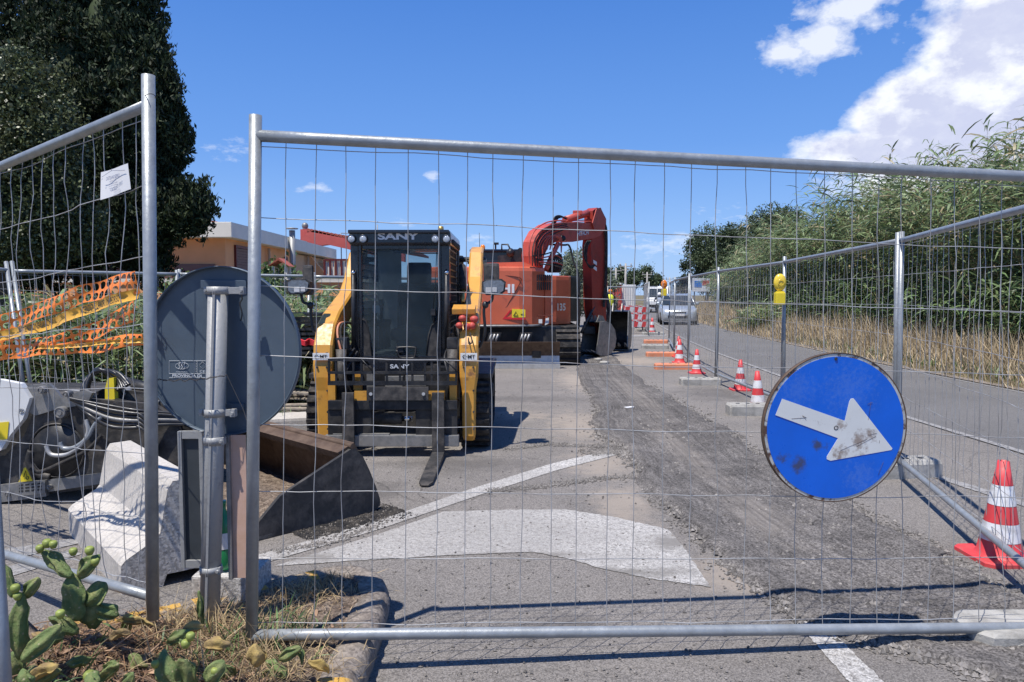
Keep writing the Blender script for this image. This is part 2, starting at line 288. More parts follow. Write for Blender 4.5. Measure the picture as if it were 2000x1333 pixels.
def dust3(m, pts, col, amp, s):
    """the same for an upright object: zones = (x, y, z, r) in its own coordinates"""
    nt = m.node_tree; L = nt.links.new; p = [n for n in nt.nodes if n.type == 'BSDF_PRINCIPLED'][0]; src = p.inputs['Base Color'].links[0].from_socket; t = nt.nodes.new('ShaderNodeTexCoord'); acc_ = None
    def mth(op, a, b):
        n = nt.nodes.new('ShaderNodeMath'); n.operation = op
        for i, v in enumerate((a, b)):
            if isinstance(v, (int, float)): n.inputs[i].default_value = v
            else: L(v, n.inputs[i])
        return n.outputs[0]
    for q in pts:
        d = nt.nodes.new('ShaderNodeVectorMath'); d.operation = 'DISTANCE'; L(t.outputs['Object'], d.inputs[0]); d.inputs[1].default_value = q[:3]
        v = mth('SUBTRACT', 1.0, mth('MULTIPLY', d.outputs['Value'], 1 / q[3])); acc_ = v if acc_ is None else mth('MAXIMUM', acc_, v)
    n = nt.nodes.new('ShaderNodeTexNoise'); n.inputs['Scale'].default_value = s; n.inputs['Detail'].default_value = 10; n.inputs['Roughness'].default_value = .72; L(t.outputs['Object'], n.inputs['Vector'])
    f = mth('ADD', mth('MAXIMUM', acc_, -.5), mth('MULTIPLY', mth('SUBTRACT', n.outputs[0], .55), 4.0)); r = nt.nodes.new('ShaderNodeMapRange'); r.inputs[1].default_value = 0; r.inputs[2].default_value = .8; r.inputs[4].default_value = amp; L(f, r.inputs[0])
    mx = nt.nodes.new('ShaderNodeMixRGB'); L(r.outputs[0], mx.inputs[0]); L(src, mx.inputs[1]); mx.inputs[2].default_value = (*col, 1); L(mx.outputs[0], p.inputs['Base Color'])
def gz2(px, py, rx, ry): g_ = G(px, py); return (g_.x, g_.y, rx, ry)
dust_zones(MT['asphalt'], [gz2(1170, 905, .38, .75), gz2(1130, 830, .45, 1.3), gz2(1215, 985, .28, .7), gz2(1000, 812, .7, .45), gz2(1420, 1120, .3, .35), gz2(1130, 745, .5, 2.0), gz2(1250, 705, .9, 1.5)], (.36, .305, .25), .75)
dust_zones(MT['asphalt'], [gz2(900, 905, .9, .4), gz2(1400, 770, .7, 1.0), gz2(720, 960, .5, .35), gz2(1090, 1230, .35, .2), gz2(1000, 780, 1.2, .5)], (.09, .083, .077), .55, 3.5)
dust_zones(MT['milled'], [gz2(1330, 880, .2, 2.2), gz2(1240, 770, .25, 3.0), gz2(1480, 1010, .25, .8)], (.23, .205, .18), .6, 6)

dust_zones(MT['paint'], [gz2(1400, 1150, .12, .12), gz2(1200, 1120, .6, .10), gz2(1190, 880, .3, .4), gz2(1320, 1060, .25, .2), gz2(600, 1090, .25, .10), gz2(1040, 1085, .5, .06)], (.215, .20, .18), .9, 9)
dust_zones(MT['paint'], [gz2(900, 1030, 2, 2)], (.30, .28, .26), .45, 2.5)

def streaks(m):
    nt = m.node_tree; L = nt.links.new; p = [n for n in nt.nodes if n.type == 'BSDF_PRINCIPLED'][0]; src = p.inputs['Base Color'].links[0].from_socket
    u = nt.nodes.new('ShaderNodeUVMap'); u.uv_map = 'along'; mp = nt.nodes.new('ShaderNodeMapping'); mp.inputs['Scale'].default_value = (42, 3.5, 1); L(u.outputs[0], mp.inputs[0])
    n = nt.nodes.new('ShaderNodeTexNoise'); n.inputs['Scale'].default_value = 1; n.inputs['Detail'].default_value = 7; L(mp.outputs[0], n.inputs['Vector'])
    r = nt.nodes.new('ShaderNodeMapRange'); r.inputs[1].default_value = .35; r.inputs[2].default_value = .65; r.inputs[3].default_value = .78; r.inputs[4].default_value = 1.25; L(n.outputs[0], r.inputs[0])
    sp = nt.nodes.new('ShaderNodeVectorMath'); sp.operation = 'SCALE'; L(src, sp.inputs[0]); L(r.outputs[0], sp.inputs['Scale']); L(sp.outputs[0], p.inputs['Base Color'])
streaks(MT['milled'])
def cracks(m, sc, col):
    nt = m.node_tree; L = nt.links.new; p = [n for n in nt.nodes if n.type == 'BSDF_PRINCIPLED'][0]; src = p.inputs['Base Color'].links[0].from_socket; t = nt.nodes.new('ShaderNodeTexCoord')
    n = nt.nodes.new('ShaderNodeTexNoise'); n.inputs['Scale'].default_value = 2.2; n.inputs['Detail'].default_value = 8; L(t.outputs['Object'], n.inputs['Vector'])
    a = nt.nodes.new('ShaderNodeVectorMath'); a.operation = 'MULTIPLY_ADD'; L(n.outputs['Color'], a.inputs[0]); a.inputs[1].default_value = (.7, .7, 0); L(t.outputs['Object'], a.inputs[2])
    v = nt.nodes.new('ShaderNodeTexVoronoi'); v.feature = 'DISTANCE_TO_EDGE'; v.inputs['Scale'].default_value = sc; L(a.outputs[0], v.inputs['Vector'])
    r = nt.nodes.new('ShaderNodeMapRange'); r.inputs[1].default_value = .0; r.inputs[2].default_value = .006; r.inputs[3].default_value = .55; r.inputs[4].default_value = 0; L(v.outputs['Distance'], r.inputs[0])
    n2_ = nt.nodes.new('ShaderNodeTexNoise'); n2_.inputs['Scale'].default_value = .7; L(t.outputs['Object'], n2_.inputs['Vector']); r2 = nt.nodes.new('ShaderNodeMapRange'); r2.inputs[1].default_value = .48; r2.inputs[2].default_value = .58; L(n2_.outputs[0], r2.inputs[0])
    ml_ = nt.nodes.new('ShaderNodeMath'); ml_.operation = 'MULTIPLY'; L(r.outputs[0], ml_.inputs[0]); L(r2.outputs[0], ml_.inputs[1])
    x = nt.nodes.new('ShaderNodeMixRGB'); L(ml_.outputs[0], x.inputs[0]); L(src, x.inputs[1]); x.inputs[2].default_value = (*col, 1); L(x.outputs[0], p.inputs['Base Color'])
cracks(MT['asphalt'], .55, (.05, .046, .042)); cracks(MT['lane'], .45, (.06, .057, .054))

# ---------------------------------------------------------------- mesh builder
class MB:
    def __init__(s): s.v = []; s.f = []; s.m = []; s.sm = []
    def add(s, vs, fs, mi=0, smooth=False):
        b = len(s.v); s.v += [tuple(v) for v in vs]; s.f += [tuple(i + b for i in f) for f in fs]; s.m += [mi] * len(fs); s.sm += [smooth] * len(fs); return s
    def box(s, c, d, rot=None, mi=0, bev=0.):
        c = Vector(c); hx, hy, hz = d[0] / 2, d[1] / 2, d[2] / 2
        if bev > 0:
            bev = min(bev, hx * .9, hy * .9, hz * .9)
            bm = bmesh.new(); bmesh.ops.create_cube(bm, size=1)
            for v in bm.verts: v.co = Vector((v.co.x * d[0], v.co.y * d[1], v.co.z * d[2]))
            bmesh.ops.bevel(bm, geom=bm.edges[:], offset=bev, segments=2, affect='EDGES', profile=.7)
            vs = [v.co.copy() for v in bm.verts]; fs = [[v.index for v in f.verts] for f in bm.faces]; bm.free()
        else:
            vs = [Vector((x, y, z)) for x in (-hx, hx) for y in (-hy, hy) for z in (-hz, hz)]
            fs = [(0, 1, 3, 2), (4, 6, 7, 5), (0, 4, 5, 1), (2, 3, 7, 6), (0, 2, 6, 4), (1, 5, 7, 3)]
        if rot is not None: vs = [rot @ v for v in vs]
        return s.add([v + c for v in vs], fs, mi)
    def tube(s, pts, r, n=8, mi=0, cap=True, r2=None):
        pts = [Vector(p) for p in pts]; N = len(pts); vs = []; fs = []
        up = None
        for i, p in enumerate(pts):
            t = (pts[min(i + 1, N - 1)] - pts[max(i - 1, 0)])
            t = t.normalized() if t.length > 1e-9 else Vector((0, 0, 1))
            if up is None:
                up = Vector((0, 0, 1)) if abs(t.z) < .9 else Vector((1, 0, 0))
            a = t.cross(up); a = a.normalized() if a.length > 1e-6 else t.orthogonal().normalized()
            b = a.cross(t).normalized(); up = b
            rr = r if r2 is None else r + (r2 - r) * i / max(1, N - 1)
            if isinstance(r, (list, tuple)): rr = r[i]
            for k in range(n):
                an = 2 * math.pi * k / n
                vs.append(p + a * (rr * math.cos(an)) + b * (rr * math.sin(an)))
        for i in range(N - 1):
            for k in range(n):
                k2 = (k + 1) % n
                fs.append((i * n + k, i * n + k2, (i + 1) * n + k2, (i + 1) * n + k))
        s.add(vs, fs, mi, True)
        if cap: s.add(vs[:n], [tuple(range(n - 1, -1, -1))], mi); s.add(vs[-n:], [tuple(range(n))], mi)
        return s
    def cyl(s, a, b, r, n=16, mi=0, r2=None): return s.tube([a, b], r, n, mi, True, r2)
    def prism(s, poly, ext, mi=0, smooth=False):
        """poly: planar world points, ext: extrusion vector"""
        poly = [Vector(p) for p in poly]; ext = Vector(ext); n = len(poly)
        nrm_ = Vector((0, 0, 0))
        for i in range(n): nrm_ += poly[i].cross(poly[(i + 1) % n])
        if nrm_.dot(ext) > 0: poly = poly[::-1]
        vs = poly + [p + ext for p in poly]
        fs = [tuple(range(n)), tuple(range(2 * n - 1, n - 1, -1))]
        s.add(vs, fs, mi)
        s.add(vs, [(i, i + n, (i + 1) % n + n, (i + 1) % n) for i in range(n)], mi, smooth)
        return s
    def loft(s, secs, mi=0, cap=True, smooth=False, closed=True):
        n = len(secs[0]); vs = [Vector(p) for q in secs for p in q]; fs = []
        for i in range(len(secs) - 1):
            for k in range(n if closed else n - 1):
                k2 = (k + 1) % n
                fs.append((i * n + k, i * n + k2, (i + 1) * n + k2, (i + 1) * n + k))
        s.add(vs, fs, mi, smooth)
        if cap: s.add(vs[:n], [tuple(range(n - 1, -1, -1))], mi); s.add(vs[-n:], [tuple(range(n))], mi)
        return s
    def lathe(s, c, prof, n=24, mi=0, axis='Z', smooth=True, rot=None, a0=0):
        """prof: (radius, height) list"""
        c = Vector(c); secs = []
        for r, h in prof:
            q = []
            for k in range(n):
                a = 2 * math.pi * k / n + a0
                v = Vector((r * math.cos(a), r * math.sin(a), h))
                if axis == 'Y': v = Vector((v.x, v.z, v.y))
                if axis == 'X': v = Vector((v.z, v.x, v.y))
                if rot is not None: v = rot @ v
                q.append(c + v)
            secs.append(q)
        return s.loft(secs, mi, False, smooth)
    def ell(s, c, rad, n=12, m=8, mi=0, rot=None):
        c = Vector(c); secs = []
        for j in range(m + 1):
            ph = math.pi * j / m; q = []
            for k in range(n):
                a = 2 * math.pi * k / n
                v = Vector((rad[0] * math.sin(ph) * math.cos(a), rad[1] * math.sin(ph) * math.sin(a), -rad[2] * math.cos(ph)))
                if rot is not None: v = rot @ v
                q.append(c + v)
            secs.append(q)
        return s.loft(secs, mi, False, True)
    def build(s, name, mats, parent=None, local=False, fix=True):
        me = bpy.data.meshes.new(name); vs = s.v
        if parent is not None and not local:
            L = root_loc(parent); vs = [(x - L[0], y - L[1], z - L[2]) for x, y, z in vs]
        me.from_pydata(vs, [], s.f)
        if not isinstance(mats, (list, tuple)): mats = [mats]
        for m in mats: me.materials.append(MT[m] if isinstance(m, str) else m)
        me.polygons.foreach_set('material_index', s.m); me.polygons.foreach_set('use_smooth', s.sm)
        if fix:
            bm = bmesh.new(); bm.from_mesh(me); bmesh.ops.remove_doubles(bm, verts=bm.verts, dist=1e-5)
            bmesh.ops.recalc_face_normals(bm, faces=bm.faces); bm.to_mesh(me); bm.free()
        me.update()
        o = bpy.data.objects.new(name, me); COL.objects.link(o)
        if parent is not None: o.parent = parent
        return o
def root_loc(o):
    x = Vector((0, 0, 0))
    while o is not None: x += o.location; o = o.parent
    return x
def thing(name, label, cat, loc=(0, 0, 0), group=None, rotz=0):
    o = bpy.data.objects.new(name, None); COL.objects.link(o); o.location = loc; o.rotation_euler = (0, 0, rotz)
    o.empty_display_size = .1; o['label'] = label; o['category'] = cat
    if group: o['group'] = group
    return o
def tag(o, label, cat, group=None, kind=None):
    o['label'] = label; o['category'] = cat
    if group: o['group'] = group
    if kind: o['kind'] = kind
    return o
def struct(o): o['kind'] = 'structure'; return o
def stuff(o, label, cat): return tag(o, label, cat, kind='stuff')
def dup(root, loc, label=None, rotz=None):
    def rec(o, par):
        c = o.copy(); COL.objects.link(c); c.parent = par
        for ch in [x for x in bpy.data.objects if x.parent == o]: rec(ch, c)
        return c
    r = rec(root, None); r.location = loc
    if rotz is not None: r.rotation_euler = (0, 0, rotz)
    if label: r['label'] = label
    return r
def quads_mesh(name, V, m, parent=None, mats=None, per=4):
    """V: (N*per,3) array, faces of `per` corners"""
    V = np.asarray(V, dtype=np.float32).reshape(-1, 3)
    if parent is not None: V = V - np.array(root_loc(parent), dtype=np.float32)
    n = len(V) // per; me = bpy.data.meshes.new(name); me.vertices.add(len(V)); me.vertices.foreach_set('co', V.ravel())
    me.loops.add(len(V)); me.loops.foreach_set('vertex_index', np.arange(len(V), dtype=np.int32))
    me.polygons.add(n); me.polygons.foreach_set('loop_start', np.arange(0, len(V), per, dtype=np.int32)); me.polygons.foreach_set('loop_total', np.full(n, per, dtype=np.int32))
    me.materials.append(MT[m]); me.update(calc_edges=True); me.validate()
    o = bpy.data.objects.new(name, me); COL.objects.link(o)
    if parent is not None: o.parent = parent
    return o
def grid_mesh_np(V, nseg):
    """strips: V (N, nseg+1, 2, 3) -> indexed mesh data"""
    N = V.shape[0]; k = (nseg + 1) * 2
    verts = V.reshape(-1, 3); base = (np.arange(N) * k)[:, None, None]
    q = np.array([[2 * i, 2 * i + 1, 2 * i + 3, 2 * i + 2] for i in range(nseg)])[None]
    return verts, (base + q).reshape(-1, 4)
def indexed_mesh(name, V, Q, m, parent=None, smooth=True):
    V = np.asarray(V, dtype=np.float32)
    if parent is not None: V = V - np.array(root_loc(parent), dtype=np.float32)
    me = bpy.data.meshes.new(name); me.vertices.add(len(V)); me.vertices.foreach_set('co', V.ravel())
    n = len(Q); me.loops.add(n * 4); me.loops.foreach_set('vertex_index', Q.astype(np.int32).ravel())
    me.polygons.add(n); me.polygons.foreach_set('loop_start', np.arange(0, n * 4, 4, dtype=np.int32)); me.polygons.foreach_set('loop_total', np.full(n, 4, dtype=np.int32))
    me.polygons.foreach_set('use_smooth', np.full(n, smooth)); me.materials.append(MT[m]); me.update(calc_edges=True)
    o = bpy.data.objects.new(name, me); COL.objects.link(o)
    if parent is not None: o.parent = parent
    return o
def blades(base, direc, length, width, droop, nseg=3, side=None):
    """curved leaf strips. base (N,3), direc (N,3) unit, length (N), width (N), droop (N)"""
    N = len(base); t = np.linspace(0, 1, nseg + 1)[None, :, None]
    d = direc[:, None, :]; L = length[:, None, None]
    c = base[:, None, :] + d * L * t; c[:, :, 2] -= (droop[:, None] * length[:, None] * (t[:, :, 0] ** 2))
    if side is None:
        up = rng.normal(size=(N, 3)) * .5 + np.array([0, 0, 1.]); side = np.cross(direc, up); side /= np.linalg.norm(side, axis=1, keepdims=True) + 1e-9
    w = (np.sin(np.clip(t * .92 + .08, 0, 1) * np.pi) * .85 + .08) * width[:, None, None] / 2
    V = np.stack([c - side[:, None, :] * w, c + side[:, None, :] * w], axis=2)
    return V, nseg
def text_mesh(txt, name, center, right, up, width=None, height=None, m='whiteprint', parent=None, ext=.002, bold=0.):
    cu = bpy.data.curves.new('lettering', 'FONT'); cu.body = txt; cu.align_x = 'CENTER'; cu.align_y = 'CENTER'; cu.size = 1; cu.offset = bold
    to = bpy.data.objects.new('lettering', cu); COL.objects.link(to); dg = bpy.context.evaluated_depsgraph_get(); dg.update()
    me = bpy.data.meshes.new_from_object(to.evaluated_get(dg)); bpy.data.objects.remove(to); bpy.data.curves.remove(cu)
    xs = [v.co.x for v in me.vertices]; ys = [v.co.y for v in me.vertices]
    w = max(xs) - min(xs); h = max(ys) - min(ys); cx = (max(xs) + min(xs)) / 2; cy = (max(ys) + min(ys)) / 2
    sx = (width / w) if width else height / h; sy = (height / h) if height else sx
    right = Vector(right).normalized(); up = Vector(up).normalized(); nn = right.cross(up)
    L = root_loc(parent) if parent else Vector((0, 0, 0)); C0 = Vector(center) - L
    for v in me.vertices: v.co = C0 + right * ((v.co.x - cx) * sx) + up * ((v.co.y - cy) * sy) + nn * ext
    me.materials.clear(); me.materials.append(MT[m]); me.update(); me.name = name
    o = bpy.data.objects.new(name, me); COL.objects.link(o)
    if parent: o.parent = parent
    return o
def catmull(pts, k=6):
    pts = [Vector(p) for p in pts]; P = [pts[0]] + pts + [pts[-1]]; out_ = []
    for i in range(1, len(P) - 2):
        for j in range(k):
            t = j / k; a, b, c, d = P[i - 1], P[i], P[i + 1], P[i + 2]
            out_.append(.5 * ((2 * b) + (c - a) * t + (2 * a - 5 * b + 4 * c - d) * t * t + (3 * b - a - 3 * c + d) * t ** 3))
    out_.append(pts[-1]); return out_

# ================================================================ SETTING: ground, road, markings
def sheet(name, pts, z, m):
    b = MB(); b.add([(p[0], p[1], z) for p in pts], [tuple(range(len(pts)))]); o = b.build(name, m, fix=False)
    bm = bmesh.new(); bm.from_mesh(o.data)
    for f in bm.faces:
        f.normal_update()
        if f.normal.z < 0: f.normal_flip()
    bm.to_mesh(o.data); bm.free(); return struct(o)
sheet('ground', [(-400, -40), (400, -40), (400, 900), (-400, 900)], -.012, 'earth')
def road_edge(Y):      # far (verge side) edge of the open carriageway
    ys = [-10, 5, 11.4, 14.9, 19.7, 27, 38, 62, 110, 200]; xs = [8.1, 7.95, 7.9, 7.9, 8.15, 8.6, 9.7, 13.3, 23, 45]
    return float(np.interp(Y, ys, xs))
def lane_line(Y):      # edge between the closed and the open part
    ys = [-10, 5, 8.8, 13, 19, 25, 40, 62, 110, 200]; xs = [4.9, 4.85, 4.77, 4.85, 5.2, 5.75, 7.6, 11.0, 20, 42]
    return float(np.interp(Y, ys, xs))
YS = [-10 + 1.5 * i for i in range(80)] + [115, 130, 150, 175, 200]
pts = [(lane_line(y) , y) for y in YS] + [(min(-4.6 + max(0, y - 45) * .45, 30), y) for y in reversed(YS)]
sheet('worksite_asphalt', pts, 0, 'asphalt')
pts = [(road_edge(y), y) for y in YS] + [(lane_line(y) - .02, y) for y in reversed(YS)]
sheet('open_road', pts, .0, 'lane')
def ribbon(name, f, w, y0, y1, z, m, n=60):
    ys = [y0 + (y1 - y0) * i / n for i in range(n + 1)]
    ys = [y0 + (y1 - y0) * (i / 900) ** 1.6 for i in range(901)]; J = lambda y, k: w * .28 * mnoise.noise((y * 3.1, k, 0)) + w * .18 * mnoise.noise((y * 14, k, 2))
    return sheet(name, [(f(y) - w / 2 + J(y, 1), y) for y in ys] + [(f(y) + w / 2 + J(y, 5), y) for y in reversed(ys)], z, m)
ribbon('lane_line_marking', lambda y: lane_line(y) + .05, .09, -2, 70, .0045, 'paint_worn')
ribbon('road_edge_marking', lambda y: road_edge(y) - .12, .045, -2, 90, .0045, 'paint_worn')
ribbon('kerb_edge', lambda y: road_edge(y) + .1, .20, -2, 90, .012, 'kerb')
def gsheet(name, pxs, z, m):
    P = [G(x, y, z) for x, y in pxs]; out_ = []
    for i in range(len(P)):
        a, c = P[i], P[(i + 1) % len(P)]; k = max(1, int((c - a).length / .012)); k = min(k, 400)
        for j in range(k):
            p = a.lerp(c, j / k); q = .007 * mnoise.noise(p * 23) + .006 * mnoise.noise(p * 71); out_.append((p.x + q, p.y + q))
    return sheet(name, out_, z, m)
gsheet('white_line_marking', [(490, 1088), (735, 1018), (930, 952), (1080, 905), (1215, 873), (1230, 882), (1090, 918), (940, 966), (740, 1034), (490, 1108)], .004, 'paint')
gsheet('white_chevron_marking', [(535, 1106), (740, 1043), (868, 999), (990, 996), (1105, 995), (1200, 1010), (1305, 1034), (1330, 1062), (1360, 1105), (1388, 1147), (1270, 1130), (1180, 1112), (1105, 1090), (1040, 1078), (870, 1085), (700, 1095)], .004, 'paint')
gsheet('white_stop_marking', [(1530, 1186), (1575, 1186), (1740, 1345), (1790, 1400), (1735, 1400), (1670, 1345)], .004, 'paint')
gsheet('left_line_marking', [(-60, 1084), (140, 1052), (160, 1060), (60, 1084), (-60, 1106)], .0045, 'paint_worn')
gsheet('left_line_marking', [(-60, 1130), (60, 1094), (140, 1074), (160, 1082), (60, 1114), (-60, 1150)], .0045, 'paint_worn')
gsheet('far_line_marking', [(1235, 655), (1300, 653), (1302, 656), (1235, 658)], .004, 'paint_worn')
gsheet('faint_line_marking', [(1760, 905), (2100, 1010), (2100, 1022), (1760, 912)], .006, 'paint_worn')
# dusty scuffs on the asphalt
def patch(px, py, rx, ry, z, m='sand', n=26, rot=0., name='dust_patch'):
    c = G(px, py, z); s = random.random() * 50; pts = []
    for k in range(n):
        a = 2 * math.pi * k / n; r = 1 + .45 * mnoise.noise((math.cos(a) * 1.6 + s, math.sin(a) * 1.6, s))
        x, y = rx * r * math.cos(a), ry * r * math.sin(a)
        pts.append((c.x + x * math.cos(rot) - y * math.sin(rot), c.y + x * math.sin(rot) + y * math.cos(rot)))
    return sheet(name, pts, z, m)

# the milled strip: a real, low bumpy surface with ragged edges
LEFT = [(1128, 700), (1130, 740), (1160, 800), (1160, 850), (1215, 880), (1262, 960), (1320, 1020), (1400, 1095), (1470, 1150), (1560, 1215), (1700, 1262), (1850, 1300), (1990, 1350)]
RIGHT = [(1195, 690), (1235, 730), (1300, 770), (1360, 805), (1420, 840), (1490, 890), (1560, 930), (1640, 975), (1720, 1020), (1830, 1075), (1940, 1140), (2060, 1200), (2250, 1290)]
LG = [G(*p) for p in LEFT]; RG = [G(*p) for p in RIGHT]
def interp(P, t):
    t = max(0, min(.9999, t)) * (len(P) - 1); i = int(t); return P[i].lerp(P[i + 1], t - i)
b = MB(); NU, NV = 60, 260; vs = []
for j in range(NV + 1):
    tv = j / NV; a, c = interp(LG, tv), interp(RG, tv)
    for i in range(NU + 1):
        u = i / NU
        wob = .12 * mnoise.noise((tv * 26, 3.1, 0)) if u < .5 else .12 * mnoise.noise((tv * 26, 8.1, 0))
        p = a.lerp(c, u); p = p + (c - a) * 0; p.x += wob * abs(2 * u - 1)
        p.x += .05 * mnoise.noise((tv * 90, u * 2, 3)) * abs(2 * u - 1); e = min(u, 1 - u); ridge = math.exp(-((e - .10) / .07) ** 2) * .018
        n = mnoise.noise((p.x * 9, p.y * 9, 0)) * .007 + mnoise.noise((p.x * 30, p.y * 30, 4)) * .007 + mnoise.noise((p.x * 2.2 + 6, p.y * .4, 1)) * .008
        z = (.010 + ridge + n + .006) * min(1, e / .05) - (.006 if e < 1e-6 else 0)
        vs.append((p.x, p.y, max(z, -.006)))
fs = [(j * (NU + 1) + i, j * (NU + 1) + i + 1, (j + 1) * (NU + 1) + i + 1, (j + 1) * (NU + 1) + i) for j in range(NV) for i in range(NU)]
b.add(vs, fs, 0, True); ms = struct(b.build('milled_strip', 'milled', fix=False)); uvl = ms.data.uv_layers.new(name='along')
for lp in ms.data.loops: uvl.data[lp.index].uv = ((lp.vertex_index % (NU + 1)) / NU, lp.vertex_index // (NU + 1) / NV * 4)

# loose stones
def stones(name, P, S, m='stone'):
    base = np.array([[1, 0, 0], [-1, 0, 0], [0, 1, 0], [0, -1, 0], [0, 0, .75], [0, 0, -.5]]); tri = np.array([[0, 2, 4], [2, 1, 4], [1, 3, 4], [3, 0, 4], [2, 0, 5], [1, 2, 5], [3, 1, 5], [0, 3, 5]])
    N = len(P); J = 1 + rng.uniform(-.35, .35, (N, 6, 3)); a = rng.uniform(0, 6.28, N); c, s = np.cos(a), np.sin(a)
    V = base[None] * J * S[:, None, None]
    x = V[..., 0] * c[:, None] - V[..., 1] * s[:, None]; y = V[..., 0] * s[:, None] + V[..., 1] * c[:, None]
    V = np.stack([x, y, V[..., 2]], -1) + P[:, None, :]; T = V[:, tri].reshape(-1, 3)
    return quads_mesh(name, T, m, per=3)
Pst = []; Sst = []
for _ in range(15000):
    t = random.random() ** .7; a, c = interp(LG, t), interp(RG, t)
    side = random.random()
    if side < .42: u = random.gauss(.07, .05)
    elif side < .84: u = random.gauss(.93, .06)
    else: u = random.random()
    p = a.lerp(c, u); d = p.y
    if d > 12 and random.random() < .6: continue
    Pst.append((p.x, p.y, .012 if .02 < u < .98 else .004)); Sst.append(random.choice([.004, .006, .008, .012, .017]) * (1 if d < 6 else 1.3))
stuff(stones('loose_gravel', np.array(Pst), np.array(Sst)), 'grey milled asphalt gravel strewn along both edges of the milled strip', 'gravel')
Pst = []; Sst = []
for _ in range(5200):
    y = 2.4 + random.random() ** 1.6 * 12; x = random.uniform(-.5 * y, .42 * y)
    if x < -.5 and y < 3.7: continue
    Pst.append((x, y, .004)); Sst.append(random.choice([.0025, .003, .004, .006, .009]))
stuff(stones('scattered_grit', np.array(Pst), np.array(Sst)), 'small dark grit scattered over the worksite asphalt and markings', 'grit')
# windrows of crumbs crossing the markings
Pst = []; Sst = []
def ridge_px(path, n, spread, s0):
    g = [G(*p) for p in path]
    for _ in range(n):
        p = interp(g, random.random()); Pst.append((p.x + random.gauss(0, spread), p.y + random.gauss(0, spread), .006)); Sst.append(random.uniform(.4, 1.3) * s0)
ridge_px([(990, 878), (1070, 868), (1160, 873), (1215, 868)], 1500, .035, .009)
ridge_px([(960, 960), (1080, 948), (1180, 935), (1270, 930)], 1500, .035, .008)
ridge_px([(1150, 885), (1215, 880), (1250, 895), (1230, 870)], 1600, .07, .011)
ridge_px([(540, 1078), (640, 1062), (740, 1028)], 500, .03, .007)
stuff(stones('asphalt_crumbs', np.array(Pst), np.array(Sst), 'stone'), 'dark thin ridges of asphalt crumbs crossing the white line', 'gravel')

# litter specks: pale pebbles and a flattened paper
b = MB(); c = G(1228, 798); b.box((c.x, c.y, .012), (.11, .07, .012), Matrix.Rotation(.5, 3, 'Z')); b.box((c.x + .04, c.y + .02, .016), (.06, .05, .01), Matrix.Rotation(1.1, 3, 'Z'))
tag(b.build('crumpled_paper', 'paper'), 'small crumpled white paper lying on the milled strip', 'litter')
for (px, py, s, lab) in [(1168, 705, .10, 'pale broken stone at the top of the milled strip, nearer one'), (1180, 712, .12, 'pale flat stone at the top of the milled strip, farther right'), ]:
    p = G(px, py); b = MB(); b.ell((p.x, p.y, s * .3), (s, s * .7, s * .35), 7, 4); tag(b.build('stone', 'footconc'), lab, 'stone')

# ================================================================ VEGETATION GENERATORS
def leaf_quads(C, size, elong=1.8, dirs=None):
    N = len(C)
    a = rng.normal(size=(N, 3)) if dirs is None else dirs
    a /= np.linalg.norm(a, axis=1, keepdims=True) + 1e-9
    b_ = np.cross(a, rng.normal(size=(N, 3))); b_ /= np.linalg.norm(b_, axis=1, keepdims=True) + 1e-9
    s = size[:, None] if hasattr(size, '__len__') else size
    return np.stack([C - a * s * elong / 2, C + b_ * s / 2, C + a * s * elong / 2, C - b_ * s / 2], 1)
def shell_clusters(lumps, ncl, per, crad, size, elong=1.8, upbias=0., fill=.35):
    """lumps: (x,y,z,rx,ry,rz); clusters near the surfaces of the lumps"""
    L = np.array(lumps, float); area = (L[:, 3] * L[:, 5] + L[:, 4] * L[:, 3] + L[:, 4] * L[:, 5]); idx = rng.choice(len(L), ncl, p=area / area.sum())
    d = rng.normal(size=(ncl, 3)); d /= np.linalg.norm(d, axis=1, keepdims=True)
    rad = np.where(rng.random(ncl) < fill, rng.random(ncl) ** .5, rng.normal(.98, .07, ncl))
    C = L[idx, :3] + d * L[idx, 3:6] * rad[:, None]
    cs = crad * rng.uniform(.5, 1.4, ncl)
    P = np.repeat(C, per, 0) + rng.normal(size=(ncl * per, 3)) * np.repeat(cs, per)[:, None] * .55
    dirs = rng.normal(size=(ncl * per, 3)) + np.repeat(d, per, 0) * .7; dirs[:, 2] += upbias
    return leaf_quads(P, size * rng.uniform(.6, 1.4, ncl * per), elong, dirs)
def limb_tree(name, label, base, trunk_r, trunk_h, lumps, ncl, per, crad, size, m, group=None, elong=1.8, upbias=0., fill=.35, lean=(0, 0)):
    t = thing(name, label, 'tree', base, group)
    b = MB(); B = Vector(base); top = B + Vector((lean[0], lean[1], trunk_h))
    b.tube(catmull([B - Vector((0, 0, .1)), B.lerp(top, .4) + Vector((.04 * trunk_h, 0, 0)), top], 4), trunk_r, 10, r2=trunk_r * .55)
    for l in lumps:
        c = Vector(l[:3]); st = B.lerp(top, random.uniform(.5, 1))
        b.tube(catmull([st, st.lerp(c, .5) + Vector((0, 0, -.08 * (c - st).length)), c + Vector((0, 0, l[5] * .3))], 3), trunk_r * .42, 6, r2=trunk_r * .1)
    b.build('trunk', 'bark', t, fix=False)
    quads_mesh('crown', shell_clusters(lumps, ncl, per, crad, size, elong, upbias, fill), m, t)
    return t

# ================================================================ TREES, REEDS, GRASS
def pl(px, py, Y, rx, rz, ry=None):
    p = W(px, py, Y); k = Y / F; return (p.x, p.y, p.z, rx * k, (ry or rx) * k, rz * k)
